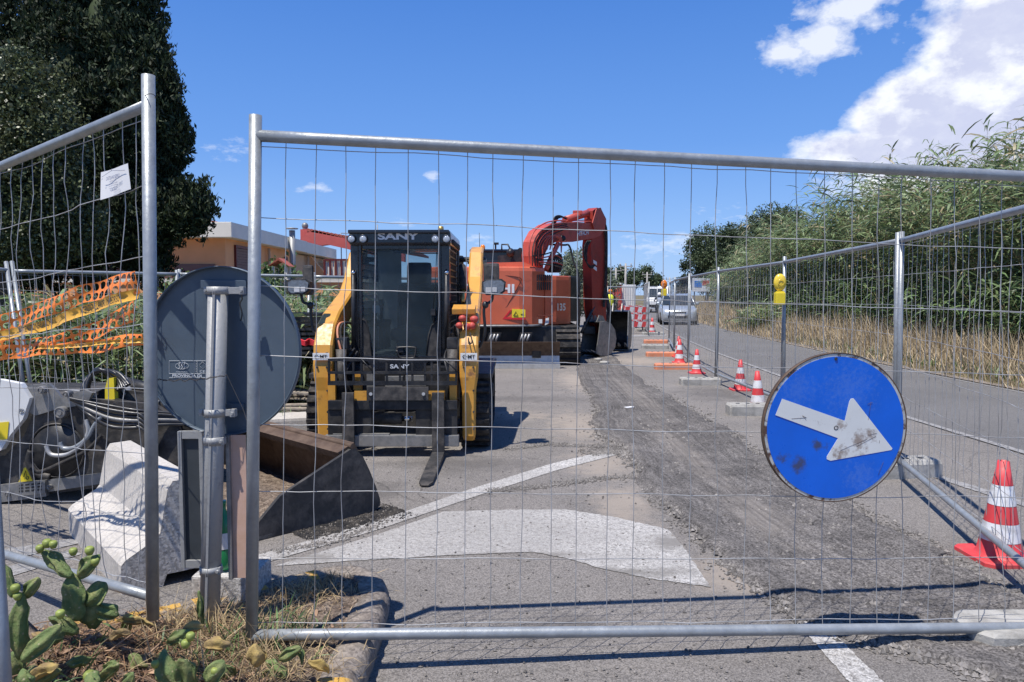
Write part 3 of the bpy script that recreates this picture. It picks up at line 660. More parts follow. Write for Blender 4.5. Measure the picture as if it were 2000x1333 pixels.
# big dark cypress
cy = [(255, -40, 14.3, 55, 150), (225, 70, 14.2, 82, 130), (250, 150, 14.0, 60, 110), (266, 235, 13.9, 66, 110), (276, 320, 13.9, 64, 100), (270, 410, 13.8, 62, 95), (250, 480, 13.8, 70, 70),
      (130, 40, 14.6, 70, 120), (150, 180, 14.4, 100, 140), (160, 320, 14.3, 110, 130), (130, 450, 14.2, 120, 100), (20, 60, 14.8, 70, 75), (-60, 200, 14.6, 120, 200), (-60, 400, 14.6, 130, 140), (40, 470, 14.2, 110, 80),
      (382, 404, 13.7, 26, 10), (345, 420, 13.7, 34, 22), (314, 180, 14.0, 22, 40), (330, 280, 14, 22, 60), (300, 110, 14, 22, 45), (95, -70, 14.5, 110, 100), (-120, 0, 14.8, 90, 150)]
cyl_ = [pl(*c) for c in cy]
t = thing('cypress_tree', 'huge dark green cypress towering at the left edge behind the fence', 'tree', (-8.2, 14.4, 0))
b = MB(); b.tube([(-8.2, 14.4, -.1), (-8.1, 14.4, 3), (-8.0, 14.3, 8.5)], .32, 10, r2=.1)
for l in cyl_: b.tube(catmull([(-8.15, 14.4, max(.8, l[2] - 1.2)), (l[0] * .5 - 4.1, l[1], l[2] - .2), l[:3]], 3), .07, 5, r2=.02)
b.build('trunk', 'bark', t, fix=False)
sub_ = []
for l in cyl_:
    for _ in range(int(26 + 30 * l[3] * l[5])):
        d = Vector(rng.normal(size=3)).normalized(); k = random.uniform(.74, 1.10); r_ = random.uniform(.08, .22)
        sub_.append((l[0] + d.x * l[3] * k, l[1] + d.y * l[4] * k, l[2] + d.z * l[5] * k, r_, r_, r_ * random.uniform(1.6, 3.0)))
quads_mesh('crown', shell_clusters(sub_, 15500, 16, .085, .036, 2.8, 1.6, .35), 'cypress', t)
b = MB()
for l in [cyl_[i] for i in (1, 2, 3, 4, 5, 6, 8, 9, 10, 12, 13, 14)]: b.ell(l[:3], (l[3] * .60, l[4] * .60, l[5] * .70), 14, 9)
o = b.build('dark_core', 'cypress', t, fix=False)  # solid dark ellipsoids added inside the crown to block light through it
# holm oak in front of it
ok = [(35, 190, 11.6, 75, 80), (90, 260, 11.4, 62, 70), (20, 310, 11.4, 95, 90), (95, 360, 11.3, 62, 80), (-70, 250, 11.8, 90, 150), (40, 440, 11.4, 100, 80), (-60, 430, 11.6, 90, 100), (130, 440, 11.5, 60, 55)]
okl = [pl(*c) for c in ok]
t = thing('holm_oak', 'glossy leaved bushy oak in front of the cypress at the left edge', 'tree', (-8.0, 11.6, 0))
b = MB(); b.tube([(-8.0, 11.6, -.1), (-7.9, 11.5, 1.2), (-7.7, 11.4, 2.6)], .16, 10, r2=.08)
for l in okl: b.tube(catmull([(-7.85, 11.5, max(.6, l[2] - 1)), (l[0] * .6 - 3.2, l[1], l[2] - .25), l[:3]], 3), .05, 5, r2=.015)
b.build('trunk', 'bark', t, fix=False)
quads_mesh('crown', shell_clusters(okl, 6500, 15, .15, .036, 1.5, 0, .3), 'oak', t)
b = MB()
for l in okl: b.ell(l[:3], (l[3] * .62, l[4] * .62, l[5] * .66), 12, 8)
b.build('dark_core', 'cypress', t, fix=False)  # same added light-blocking core, in the darker cypress leaf colour

def simple_tree(label, px, Y, ytop, ybase, wpx, m, n=8, leaf=None, dens=1., grp=None, name='tree', squash=.5, base_frac=.15, fill=.35):
    k = Y / F; p = W(px, ybase, Y); zt = W(px, ytop, Y).z; h = zt; lumps = []; w = wpx * k / 2
    for i in range(n):
        a = i * 2.4; rr = w * .62 * math.sqrt((i + .3) / n); f = random.uniform(base_frac, 1)
        zz = h * (.18 + .68 * f) ; fac = 1 - .45 * abs(f - .45)
        r_ = w * random.uniform(.38, .55) * fac
        lumps.append((p.x + rr * math.cos(a) * fac, Y + rr * math.sin(a), min(zz, h - r_ * .8), r_, r_, r_ * random.uniform(.75, 1.05)))
    lumps.append((p.x, Y, h - w * .42, w * .5, w * .5, w * .42))
    lf = leaf or max(.06, 2.3 * k)
    A = w * h * 4
    ncl = int(min(4200, 120 + dens * A / (lf * lf) / 4))
    return limb_tree(name, label, (p.x, Y, 0), max(.08, h * .028), h * .6, lumps, ncl, 11, lf * 3.0, lf, m, grp, 1.7, 0, fill)
simple_tree('dark eucalyptus with rounded clumps left of the reeds beside the billboard', 1378, 80, 444, 575, 100, 'euca', 12, name='eucalyptus_tree')
simple_tree('tall dark eucalyptus touching the reeds, right one of the dark pair', 1428, 74, 440, 575, 95, 'euca', 12, name='eucalyptus_tree')
simple_tree('broad rounded green tree rising above the middle of the reeds', 1508, 62, 402, 570, 165, 'euca', 15, name='broadleaf_tree')
simple_tree('small dark cypress blob at the left foot of the eucalyptus', 1338, 95, 512, 578, 34, 'cypress', 6, name='cypress_tree')
simple_tree('pale olive tree right behind the orange excavator body', 1128, 34, 492, 600, 120, 'olive', 11, name='olive_tree')
simple_tree('low pale olive tree between the excavator stick and utility pole', 1185, 42, 540, 600, 70, 'olive', 8, name='olive_tree')
for i, (px, yt, w, Y, lab) in enumerate([(1212, 524, 34, 120, 'far dark tree directly left of the nearest utility pole'), (1238, 528, 34, 124, 'far dark tree just right of the nearest utility pole'), (1262, 522, 36, 118, 'far dark tree in the middle of the distant row'),
                                    (1284, 540, 24, 130, 'rightmost far dark tree at the end of the distant row'), (1188, 526, 24, 116, 'far dark tree close behind the excavator stick')]):
    simple_tree(lab, px, Y, yt, 575, w, 'euca', 6, grp='distant trees along the road', name='distant_tree', dens=.7)
simple_tree('leafy green shrub growing left of the garden wall by the orange house', 520, 17, 540, 640, 110, 'bush', 8, name='shrub', leaf=.07)
simple_tree('leafy green shrub under the house window behind the round sign', 545, 18.5, 520, 640, 120, 'bush', 8, name='shrub', leaf=.07)
simple_tree('low garden shrub at the corner of the orange house', 360, 19, 545, 620, 90, 'bush', 6, name='shrub', leaf=.07)

def reeds(name, label, cat, S, H, leaves, llen, lw, lean, m, seglean=.25, stem_m='straw', lowcut=.15):
    N = len(S); H = np.asarray(H); P = []; D = []; LL = []; LW = []; DR = []
    az = rng.uniform(0, 6.28, N); lv = np.stack([np.cos(az) * seglean + lean[0], np.sin(az) * seglean + lean[1]], 1)
    k = rng.uniform(lowcut, 1, (N, leaves)) ** .85
    ln = H[:, None] * (k ** 2)
    bx = S[:, 0][:, None] + lv[:, 0][:, None] * ln; by = S[:, 1][:, None] + lv[:, 1][:, None] * ln; bz = S[:, 2][:, None] + H[:, None] * k * (1 - .08 * k)
    base = np.stack([bx, by, bz], -1).reshape(-1, 3)
    a2 = rng.uniform(0, 6.28, len(base)); d = np.stack([np.cos(a2) + lean[0] * 2.6, np.sin(a2) + lean[1] * 2.6, rng.uniform(.3, 1.3, len(base))], -1); d /= np.linalg.norm(d, axis=1, keepdims=True)
    L = llen * rng.uniform(.6, 1.25, len(base)); Wd = lw * rng.uniform(.7, 1.3, len(base)); dr = rng.uniform(.25, .85, len(base))
    V, ns = blades(base, d, L, Wd, dr, 3); V, Q = grid_mesh_np(V, ns)
    o = indexed_mesh(name, V, Q, m)
    # stems
    t = np.linspace(0, 1, 5)[None, :]
    C = np.stack([S[:, 0][:, None] + lv[:, 0][:, None] * H[:, None] * t ** 2, S[:, 1][:, None] + lv[:, 1][:, None] * H[:, None] * t ** 2, S[:, 2][:, None] + H[:, None] * t * (1 - .08 * t)], -1)
    side = np.stack([np.cos(az + 1), np.sin(az + 1), az * 0], -1)[:, None, :] * (.011 * (1.15 - t[..., None]))
    V2 = np.stack([C - side, C + side], 2); V2, Q2 = grid_mesh_np(V2, 4)
    o2 = indexed_mesh(name + '_stems', V2, Q2, stem_m)
    o.data.materials.append(MT[stem_m])
    bm = bmesh.new(); bm.from_mesh(o.data); n0 = len(bm.faces); bm.from_mesh(o2.data); bm.faces.ensure_lookup_table()
    for i in range(n0, len(bm.faces)): bm.faces[i].material_index = 1
    bm.to_mesh(o.data); bm.free(); bpy.data.objects.remove(o2); o.name = name
    return stuff(o, label, cat)
S = []; H = []
while len(S) < 4000:
    Y = random.uniform(9, 56); d = random.random() ** 1.35 * 5.5
    if random.random() > (1.25 - Y / 70): continue
    e = road_edge(Y) + 2.9 + .5 * mnoise.noise((Y * .35, 0, 3)) + d
    S.append((e, Y, .1)); h = np.interp(Y, [16, 20, 26, 34, 45, 56], [4.9, 5.2, 5.6, 5.0, 4.0, 3.3])
    H.append(h * random.uniform(.78, 1.08) * (1 + .18 * mnoise.noise((Y * .3, e * .4, 9))) * (.8 + .2 * min(1, d / 1.5)) * (1.06 if Y < 20 else 1))
reeds('reed_thicket', 'tall giant reeds leaning in the wind along the right road verge', 'reeds', np.array(S), H, 26, .62, .050, (-.20, -.06), 'reed', lowcut=.06)
S = []; H = []
while len(S) < 1000:
    Y = random.uniform(10.5, 34); e = road_edge(Y) + 2.3 + random.random() * 1.6; S.append((e, Y, .05)); H.append(random.uniform(.9, 2.2))
reeds('young_reeds', 'lower young reeds fringing the foot of the tall thicket', 'reeds', np.array(S), H, 14, .5, .045, (-.15, -.08), 'reed_far', .3)
c = G(1420, 635)
S = []; H = []
for _ in range(70): S.append((9.75 + random.gauss(0, .45), 29 + random.gauss(0, .7), 0)); H.append(random.uniform(.6, 1.35))
reeds('reed_clump', 'small fresh green reed clump standing alone in the dry verge grass', 'reeds', np.array(S), H, 14, .5, .05, (0, 0), 'reed', .4)
# left bed of green reeds
S = []; H = []
while len(S) < 1150:
    Y = random.uniform(8.6, 12.5); X = random.uniform(-.78 * Y, -2.2)
    S.append((X, Y, -.1)); H.append(random.uniform(.9, 1.75))
reeds('green_reed_bed', 'fresh green reeds growing behind the left fence and the loader', 'reeds', np.array(S), H, 13, .5, .042, (.0, -.05), 'reed', .3, lowcut=.1)
S = []; H = []
while len(S) < 130:
    Y = random.uniform(13, 16); X = random.uniform(-.36 * Y, -.2 * Y)
    S.append((X, Y, -.1)); H.append(random.uniform(1.2, 1.9))
reeds('garden_cane', 'leafy canes in front of the garden wall of the orange house', 'reeds', np.array(S), H, 15, .5, .042, (.0, -.05), 'reed_far', .3, lowcut=.1)

# tall dry grass on the right verge
N = 52000; Y = 8 + rng.random(N) ** 1.25 * 58; off = rng.random(N) ** .8 * 4.1 + .0 - .12 * rng.random(N)
X = np.array([road_edge(y) for y in Y]) + off
hh = (.25 + .65 * np.clip(off / 1.6, 0, 1)) * rng.uniform(.5, 1.25, N) * (1 + .5 * np.array([mnoise.noise((x * .9, y * .5, 2)) for x, y in zip(X, Y)]))
az = rng.uniform(0, 6.28, N); sp = rng.uniform(.05, .65, N); d = np.stack([np.cos(az) * sp - .12, np.sin(az) * sp, np.ones(N)], -1); d /= np.linalg.norm(d, axis=1, keepdims=True)
V, ns = blades(np.stack([X, Y, np.zeros(N)], -1), d, hh, np.full(N, .012) * (1 + Y / 22), rng.uniform(.0, .35, N), 2); V, Q = grid_mesh_np(V, ns)
stuff(indexed_mesh('dry_verge_grass', V, Q, 'drygrass'), 'tall straw coloured dry grass along the right road verge', 'grass')
N = 15000; Y = 8 + rng.random(N) * 35; off = rng.random(N) * 3.2 + .3; X = np.array([road_edge(y) for y in Y]) + off
cl = np.array([mnoise.noise((x * .8, y * .35, 7)) for x, y in zip(X, Y)]) > .08; X, Y = X[cl], Y[cl]; N = len(X)
az = rng.uniform(0, 6.28, N); d = np.stack([np.cos(az) * .6, np.sin(az) * .6, np.ones(N)], -1); d /= np.linalg.norm(d, axis=1, keepdims=True)
V, ns = blades(np.stack([X, Y, np.zeros(N)], -1), d, rng.uniform(.2, .55, N), np.full(N, .02), rng.uniform(.1, .6, N), 2); V, Q = grid_mesh_np(V, ns)
stuff(indexed_mesh('green_weeds', V, Q, 'bush'), 'low green weeds scattered through the dry verge grass', 'weeds')
# scrub ground beyond the yard on the left
N = 30000; Y = 7.4 + rng.random(N) * 26; X = -rng.random(N) * (.62 * Y) - .19 * Y - .6
d = np.stack([rng.normal(size=N) * .4, rng.normal(size=N) * .4, np.ones(N)], -1); d /= np.linalg.norm(d, axis=1, keepdims=True)
V, ns = blades(np.stack([X, Y, np.full(N, -.02)], -1), d, rng.uniform(.15, .5, N), np.full(N, .022), rng.uniform(.1, .6, N), 2); V, Q = grid_mesh_np(V, ns)
stuff(indexed_mesh('green_undergrowth', V, Q, 'bush'), 'green undergrowth between the left fence and the orange house', 'grass')

# ================================================================ BUILDINGS
def bx2(b, x0, x1, y0, y1, z0, z1, mi=0, bev=0): return b.box(((x0 + x1) / 2, (y0 + y1) / 2, (z0 + z1) / 2), (abs(x1 - x0), abs(y1 - y0), abs(z1 - z0)), None, mi, bev)
hs = thing('house', 'orange plastered flat roofed house with white fascia behind the cypress', 'house', (-8.6, 22, 0))
b = MB(); bx2(b, -22, -8.6, 22.3, 29.5, 0, 3.2); b.build('wall', 'wall', hs)
b = MB(); bx2(b, -22, -8.6, 29.5, 36, 0, 3.1); b.build('rear_wall', 'wall2', hs)
b = MB(); bx2(b, -22.3, -8.25, 21.9, 30, 3.17, 3.62, bev=.02); bx2(b, -22.3, -8.26, 30, 35.0, 3.15, 3.60, bev=.02); b.build('fascia', 'white_wall', hs)
def win(y0, y1, z0, z1, face=-8.6, par=hs, sh=True):
    f = MB(); t_ = .08
    bx2(f, face - .02, face + .07, y0, y0 + t_, z0, z1); bx2(f, face - .02, face + .07, y1 - t_, y1, z0, z1)
    bx2(f, face - .02, face + .07, y0 + t_, y1 - t_, z1 - t_, z1); bx2(f, face - .02, face + .07, y0 + t_, y1 - t_, z0, z0 + t_)
    w = f.build('window', 'maroon', par)
    g = MB(); bx2(g, face - .01, face + .015, y0 + t_, y1 - t_, z0 + t_, z1 - t_); g.build('pane', 'darkglass', w)
    if sh:
        g = MB()
        n = 14; zz = z1 - t_
        for i in range(n): g.box((face + .03, (y0 + y1) / 2, zz - .05 - i * .085), (.02, y1 - y0 - 2 * t_, .078))
        g.build('roller_shutter', 'shutter', w)
win(23.0, 24.3, 1.0, 3.02); win(28.0, 28.3, 1.6, 2.9, sh=False); win(31.8, 33.0, .4, 2.75)
b = MB()
for y in (26.0, 30.9): b.tube([(-8.5, y, .2), (-8.5, y, 3.1)], .05, 8)
b.build('downpipe', 'wall2', hs)
b = MB(); b.prism([(-8.5, 31.3, 3.1), (-8.5, 31.3, 1.6), (-6.6, 31.3, .6), (-6.6, 31.3, .9)], (0, .25, 0)); b.build('buttress', 'wall', hs)
b = MB(); b.tube([(-8.55, 27.5, 1.4), (-8.12, 27.5, 1.8), (-8.12, 27.5, 3.85)], .11, 12); b.lathe((-8.12, 27.5, 3.9), [(.22, 0), (.23, .03), (.0, .06)], 12); b.build('flue', 'galv_dull', hs)
b = MB()
for x in (-9.5, -11.5): bx2(b, x - .6, x + .6, 22.22, 22.29, 1.2, 2.4)
b.build('front_vent', 'shutter', hs)
b = MB(); b.tube([(-9.8, 25, 3.6), (-9.6, 25, 3.9), (-8.8, 25, 3.6)], .03, 6); b.prism([(-13, 24, 3.62), (-10.5, 24, 4.05), (-8.6, 24, 3.64)], (0, 4, 0)); b.build('roof_tiles', 'tile', hs)
# red house
h2 = thing('house', 'red gabled house with tiled roof and chimney right of the orange house', 'house', (-10, 40, 0))
b = MB(); bx2(b, -16, -8.4, 38, 50, 0, 3.3); b.build('wall', 'footconc', h2)
P = [W(584, 470, 38), W(600, 455, 38), W(613, 450, 38), W(790, 494, 38), W(790, 512, 38), W(640, 478, 38), W(584, 485, 38)]
b = MB(); b.prism(P, (0, .5, 0)); b.build('gable_wall', 'pink', h2)
b = MB(); p0, p1 = W(600, 452, 38), W(800, 489, 38); n = 26
for i in range(n):
    a = p0.lerp(p1, i / n); c = p0.lerp(p1, (i + .85) / n); b.prism([a, c, c + Vector((0, 0, .13)), a + Vector((0, 0, .16))], (0, 9, 0))
b.build('roof', 'tile', h2)
ch = MB(); c = W(593, 455, 39); ch.box((c.x + .08, c.y, c.z - .15), (.36, .5, .62)); cho = ch.build('chimney', 'pink', h2)
ch = MB(); ch.ell((c.x + .08, c.y, c.z + .36), (.17, .17, .17), 14, 10); ch.cyl((c.x + .08, c.y, c.z + .16), (c.x + .08, c.y, c.z + .26), .13); ch.build('cowl', 'greysteel', cho)
b = MB(); a = W(737, 440, 44); b.tube([(a.x, a.y, 2), (a.x, a.y, 5.6)], .03, 6)
for i in range(5): b.tube([(a.x - .45 + i * .02, a.y, 5.1 - i * .12), (a.x + .45, a.y, 5.1 - i * .12)], .015, 5)
a2 = W(666, 455, 44); b.tube([(a2.x, a2.y, 2), (a2.x, a2.y, 5.1)], .03, 6); b.tube([(a2.x, a2.y, 5.1), (a2.x + .8, a2.y, 5.08)], .025, 6); b.build('aerial', 'greysteel', h2)
# cream annex and its arch, balustrade, garden wall
an = thing('garden_annex', 'cream porch with a dark arch beside the maroon gate', 'porch', (-7.8, 33, 0))
b = MB(); p = W(612, 510, 33); p2 = W(655, 510, 33); bx2(b, p.x, p2.x, 33, 34, 0, 2.9); b.build('wall', 'wall2', an)
b = MB(); q = W(626, 520, 32.95); secs = [(q.x - .35, 32.97, .3), (q.x + .35, 32.97, .3)] + [(q.x + .35 * math.cos(a), 32.97, 2.1 + .35 * math.sin(a)) for a in [i * math.pi / 8 for i in range(9)]]; b.prism(secs, (0, -.03, 0)); b.build('archway', 'maroon', an)
gt = thing('maroon_gate', 'maroon steel gate with white slats between the porch and loader cab', 'gate', (-6.5, 27, 0))
b = MB(); x0, x1 = W(634, 520, 27).x, W(700, 520, 27).x; zt, zb = W(640, 508, 27).z, W(640, 541, 27).z
for z in (zt, zb): b.box(((x0 + x1) / 2, 27, z), (x1 - x0, .07, .07))
nb = 6
for i in range(nb + 1): b.box((x0 + (x1 - x0) * i / nb, 27, (zt + zb) / 2), (.07, .06, zt - zb))
b.build('frame', 'maroon', gt)
b = MB()
for i in range(14): x = x0 + (x1 - x0) * (i + .5) / 14; b.box((x, 27.04, (zt + zb) / 2), (.055, .02, zt - zb - .1))
b.build('slats', 'whitepanel', gt)
gw = thing('garden_wall', 'low orange garden wall with white coping behind the reeds', 'wall', (-8, 22, 0))
b = MB(); a, c = W(300, 600, 20), W(720, 600, 20); bx2(b, a.x - 4, c.x, 20, 20.2, 0, W(640, 552, 20).z); b.build('wall', 'wall', gw)
b = MB(); z = W(640, 552, 20).z; bx2(b, a.x - 4, c.x + .02, 19.95, 20.25, z + .002, z + .1); b.build('coping', 'white_wall', gw)
# little bird house with tiled roof
bh = thing('bird_house', 'small white house shaped lantern with brown tile roof among the shrubs', 'bird house', tuple(W(550, 545, 18)))
c = W(550, 530, 18); b = MB(); s = 18 / F
for dx in (-12, 12):
    for dy in (-.15, .15): b.box((c.x + dx * s, c.y + dy, c.z - .05), (.06, .06, 26 * s))
b.box((c.x, c.y, c.z - 16 * s), (34 * s, .4, 3 * s)); b.cyl((c.x, c.y, .2), (c.x, c.y, c.z - 17 * s), .06); b.build('body', 'white_wall', bh)
b = MB(); b.prism([(c.x - 20 * s, c.y - .25, c.z + 9 * s), (c.x, c.y - .25, c.z + 25 * s), (c.x + 20 * s, c.y - .25, c.z + 9 * s), (c.x, c.y - .25, c.z + 20 * s)], (0, .5, 0)); b.build('roof', 'tile', bh)

# ================================================================ FAR ROADSIDE
def pole(label, px, Y, yt, grp='utility poles beyond the worksite'):
    p = W(px, yt, Y); t = thing('utility_pole', label, 'pole', (p.x, Y, 0), grp); b = MB(); b.tube([(p.x, Y, 0), (p.x, Y, p.z)], .15, 8, r2=.09); b.build('pole', 'poleconc', t)
    b = MB(); b.box((p.x, Y, p.z - .3), (1.3, .1, .1)); b.box((p.x, Y, p.z - .65), (.8, .1, .08))
    for d in (-.55, 0, .55): b.cyl((p.x + d, Y, p.z - .25), (p.x + d, Y, p.z + .02), .05, 6)
    b.build('crossarm', 'poleconc', t)
pole('tallest concrete utility pole right of the excavator stick', 1222, 75, 515); pole('thin utility pole close to the excavator stick', 1203, 85, 524); pole('utility pole behind the fenced yard near the road', 1264, 95, 532); pole('distant utility pole above the road vanishing point', 1308, 120, 542)
bt = thing('billboard', 'small white billboard with blue and red poster left of the reeds', 'billboard', tuple(G(1370, 600)))
c = W(1369, 557, 60); b = MB(); s = 60 / F; b.box(c, (34 * s, .12, 26 * s), bev=.02)
b.build('panel', 'whitepanel', bt); b = MB(); b.box(c + Vector((-6 * s, -.07, 2 * s)), (14 * s, .02, 12 * s)); b.build('blue_poster', 'billblue', bt)
b = MB(); b.box(c + Vector((9 * s, -.07, 4 * s)), (13 * s, .02, 9 * s)); b.build('red_poster', 'conered', bt)
b = MB()
for d in (-12, 12): b.cyl((c.x + d * s, 60.1, 0), (c.x + d * s, 60.1, c.z), .06, 8)
b.build('post', 'greysteel', bt)
ct = thing('site_toilet', 'red portable toilet cabin far down the worksite', 'toilet cabin', tuple(G(1207, 603)))
p = W(1207, 570, 46); b = MB(); b.box((p.x, 46.5, 1.05), (.5, 1.0, 2.1), bev=.05); b.build('cabin', 'red', ct); b = MB(); b.box((p.x, 46.5, 2.14), (.56, 1.08, .12), bev=.04); b.build('roof', 'whitepanel', ct)
b = MB(); b.box((p.x, 45.98, .98), (.36, .03, 1.7), bev=.01); b.build('door', 'cap_red', ct)
ct = thing('site_container', 'white ribbed container beside the red toilet cabin', 'container', tuple(G(1230, 603)))
b = MB(); p = W(1228, 570, 47); b.box((p.x, 48.5, 1.1), (.9, 3.0, 2.0), bev=.03)
for i in range(6): b.box((p.x - .38 + i * .15, 46.98, 1.1), (.05, .05, 1.8))
b.build('body', 'whitepanel', ct)

# ================================================================ FENCE PANELS
def wob(seed, t, amp): return amp * mnoise.noise((seed * 7.13, t * 3.0, .5)) + amp * .4 * mnoise.noise((seed * 3.7, t * 9.0, 4.2))
def fence_panel(label, BL, BR, TL, TR, u0=0., u1=1., nv=None, rails=None, nh=7, wr=.0019, rr=.021, post_r=.021, over=(.12, .0), under=(.03, .03), left_post=True, right_post=True, amp=.012, group='site fence panels', bulge=.02, dents=(), sag=0.):
    """BL..TR: rail end centres at u=0 and u=1"""
    BL, BR, TL, TR = map(Vector, (BL, BR, TL, TR))
    def P(u, v): return BL.lerp(BR, u) * (1 - v) + TL.lerp(TR, u) * v
    t = thing('temporary_fence', label, 'fence', tuple(P(u0, 0)), group)
    n = (TR - TL).cross(BL - TL).normalized()
    for side, u, has in ((0, u0, left_post), (1, u1, right_post)):
        if not has: continue
        a, c = P(u, 0), P(u, 1); d = (c - a).normalized()
        b = MB(); b.tube([a - d * under[side], a.lerp(c, .5), c + d * over[side]], post_r, 16, cap=True)
        b.build('post', 'galv', t)
    for v, nm in ((0, 'bottom_rail'), (1, 'top_rail')):
        pts = [P(u0 + (u1 - u0) * i / 12, v) - Vector((0, 0, sag * math.sin(math.pi * i / 12) * (v))) for i in range(13)]
        b = MB(); b.tube(pts, rr, 16); b.build(nm, 'galv', t)
    W_ = (P(u1, 0) - P(u0, 0)).length; nv = nv or int(W_ / .118); b = MB(); wn_ = 5
    H_ = (P(u0, 1) - P(u0, 0)).length
    for i in range(1, nv):
        u = u0 + (u1 - u0) * (i + random.uniform(-.08, .08)) / nv; sd = random.random() * 90; am = amp * random.choice([.5, .6, 1, 1, 1.8]); pts = []
        K = 22
        for k in range(K + 1):
            v = k / K; uu = u + wob(sd, v * 2.2, am) / W_ * min(1, 6 * v * (1 - v) + .15)
            p = P(uu, v) + n * (bulge * wob(sd + 3, v * 2, 1)) + n * .022
            for (du, dv, rad, dn) in dents:
                q = math.exp(-(((uu - du) * W_) ** 2 + ((v - dv) * H_) ** 2) / rad ** 2); p = p + n * dn * q + Vector((0, 0, -abs(dn) * .25 * q))
            pts.append(p)
        b.tube(pts, wr, wn_, cap=False)
    for j in range(nh + 1):
        v = (j + .04) / (nh + .08) ; v = .012 + v * .976; sd = random.random() * 90; pts = []; K = 40
        for k in range(K + 1):
            u = u0 + (u1 - u0) * k / K; vv = v + wob(sd, k / K * 4, amp * .8) / H_
            p = P(u, vv) + n * (.022 + bulge * wob(sd + 3, k / K * 3, 1))
            for (du, dv, rad, dn) in dents:
                q = math.exp(-(((u - du) * W_) ** 2 + ((v - dv) * H_) ** 2) / rad ** 2); p = p + n * dn * q
            pts.append(p)
        b.tube(pts, wr * 1.05, wn_, cap=False)
    b.build('wire_mesh', 'wire', t, fix=False)
    return t, P, n

# panel across the front
pf, PF, nF = fence_panel('large front fence panel carrying the blue arrow sign', W(505, 1241, 2.81), W(2000, 1226, 3.12), W(512, 266, 2.81), W(2000, 345, 3.12), -.008, 1.085, nv=30, amp=.011, over=(.075, .1), under=(.0, .03), wr=.0017, bulge=.02, rr=.0225, post_r=.0235)
# panel at the left
pl_, PL, nL = fence_panel('left front fence panel holding the small white tag', W(10, 1083, 3.61), W(298, 1166, 2.86), W(10, 322, 3.61), W(290, 205, 2.86), -1.55, 1.0, amp=.013, over=(.1, .11), under=(.03, .09), bulge=.03, post_r=.0245, rr=.021,
    dents=[(.45, .12, .25, .07), (.75, .12, .2, -.04)], wr=.0018)
# thin steel post end of the panel nearest the camera at the left
t = thing('temporary_fence', 'cropped fence panel end, its grey post leaning at the bottom left corner', 'fence', (-1.2, 1.75, 0), 'site fence panels')
b = MB(); p0, p1 = W(14, 1500, 1.75), W(-22, 880, 1.95); b.tube([p0, p0.lerp(p1, .5), p1 + (p1 - p0) * 1.0], .0215, 16); b.build('post', 'galv', t)
b = MB(); q0 = p1 + (p1 - p0) * .95; b.tube([q0, q0 + Vector((-2.4, .3, -.05))], .021, 12); b.tube([p0 + Vector((0, 0, .05)), p0 + Vector((-2.4, .3, 0))], .021, 12); b.build('rail', 'galv', t)

# row along the open lane
def gz(x, y, z): return Vector((x, y, z))
posts = [(2.28, 2.55, 1.92), (3.16, 6.0, 1.93), (3.43, 9.3, 1.90), (3.44, 12.4, 1.88), (3.66, 15.3, 1.86), (4.02, 18.3, 1.85), (4.72, 22.2, 1.84)]
labs = ['fence panel nearest the camera in the lane row, beside the large cone', 'second fence panel of the lane row, between blue sign and yellow lamp', 'fence panel just past the post with the yellow lamp', 'fourth fence panel of the lane row beside three small cones', 'fifth fence panel of the lane row in front of the silver car', 'farthest fence panel of the lane row beside the silver car']
for i in range(len(posts) - 1):
    (x0, y0, z0), (x1, y1, z1) = posts[i], posts[i + 1]
    d = Vector((x1 - x0, y1 - y0, 0)).normalized() * .04
    BLp = gz(x1, y1, .16) - d; BRp = gz(x0, y0, .16) + d; ln = [-.03, -.03, .0, .02, .0, .01, 0]
    TLp = gz(x1 + ln[i], y1, z1) - d; TRp = gz(x0 + ln[i], y0, z0) + d
    fence_panel(labs[i], BLp, BRp, TLp, TRp, nv=28, nh=7, amp=.008 if i else .01, over=(.07, .07), under=(.09, .09), wr=.0018 if i < 2 else .0022, bulge=.015, sag=.0)
# far fences
def far_panels(pts, lab, hgt=1.9, group='far site fence panels'):
    for i in range(len(pts) - 1):
        a, c = Vector((*pts[i], .14)), Vector((*pts[i + 1], .14)); up = Vector((0, 0, hgt - .14)); dd = (c - a).normalized() * .04
        fence_panel(lab[i], a + dd, c - dd, a + up + dd, c + up - dd, nv=18, nh=4, wr=.004, rr=.024, amp=.006, over=(.05, .05), under=(.1, .1), group=group)
g = [G(1232, 653), G(1222, 640), G(1218, 628)]
far_panels([(4.9, 26.5), (5.35, 29.7), (5.9, 33.0), (6.7, 37.0)], ['far yard fence panel beside the red striped boards, nearest of its row', 'far yard fence panel in the middle of its row before the bend', 'far yard fence panel at the end of its row towards the road'])
far_panels([(5.2, 40.5), (8.0, 40.6)], ['cross fence panel closing the far end of the worksite'])
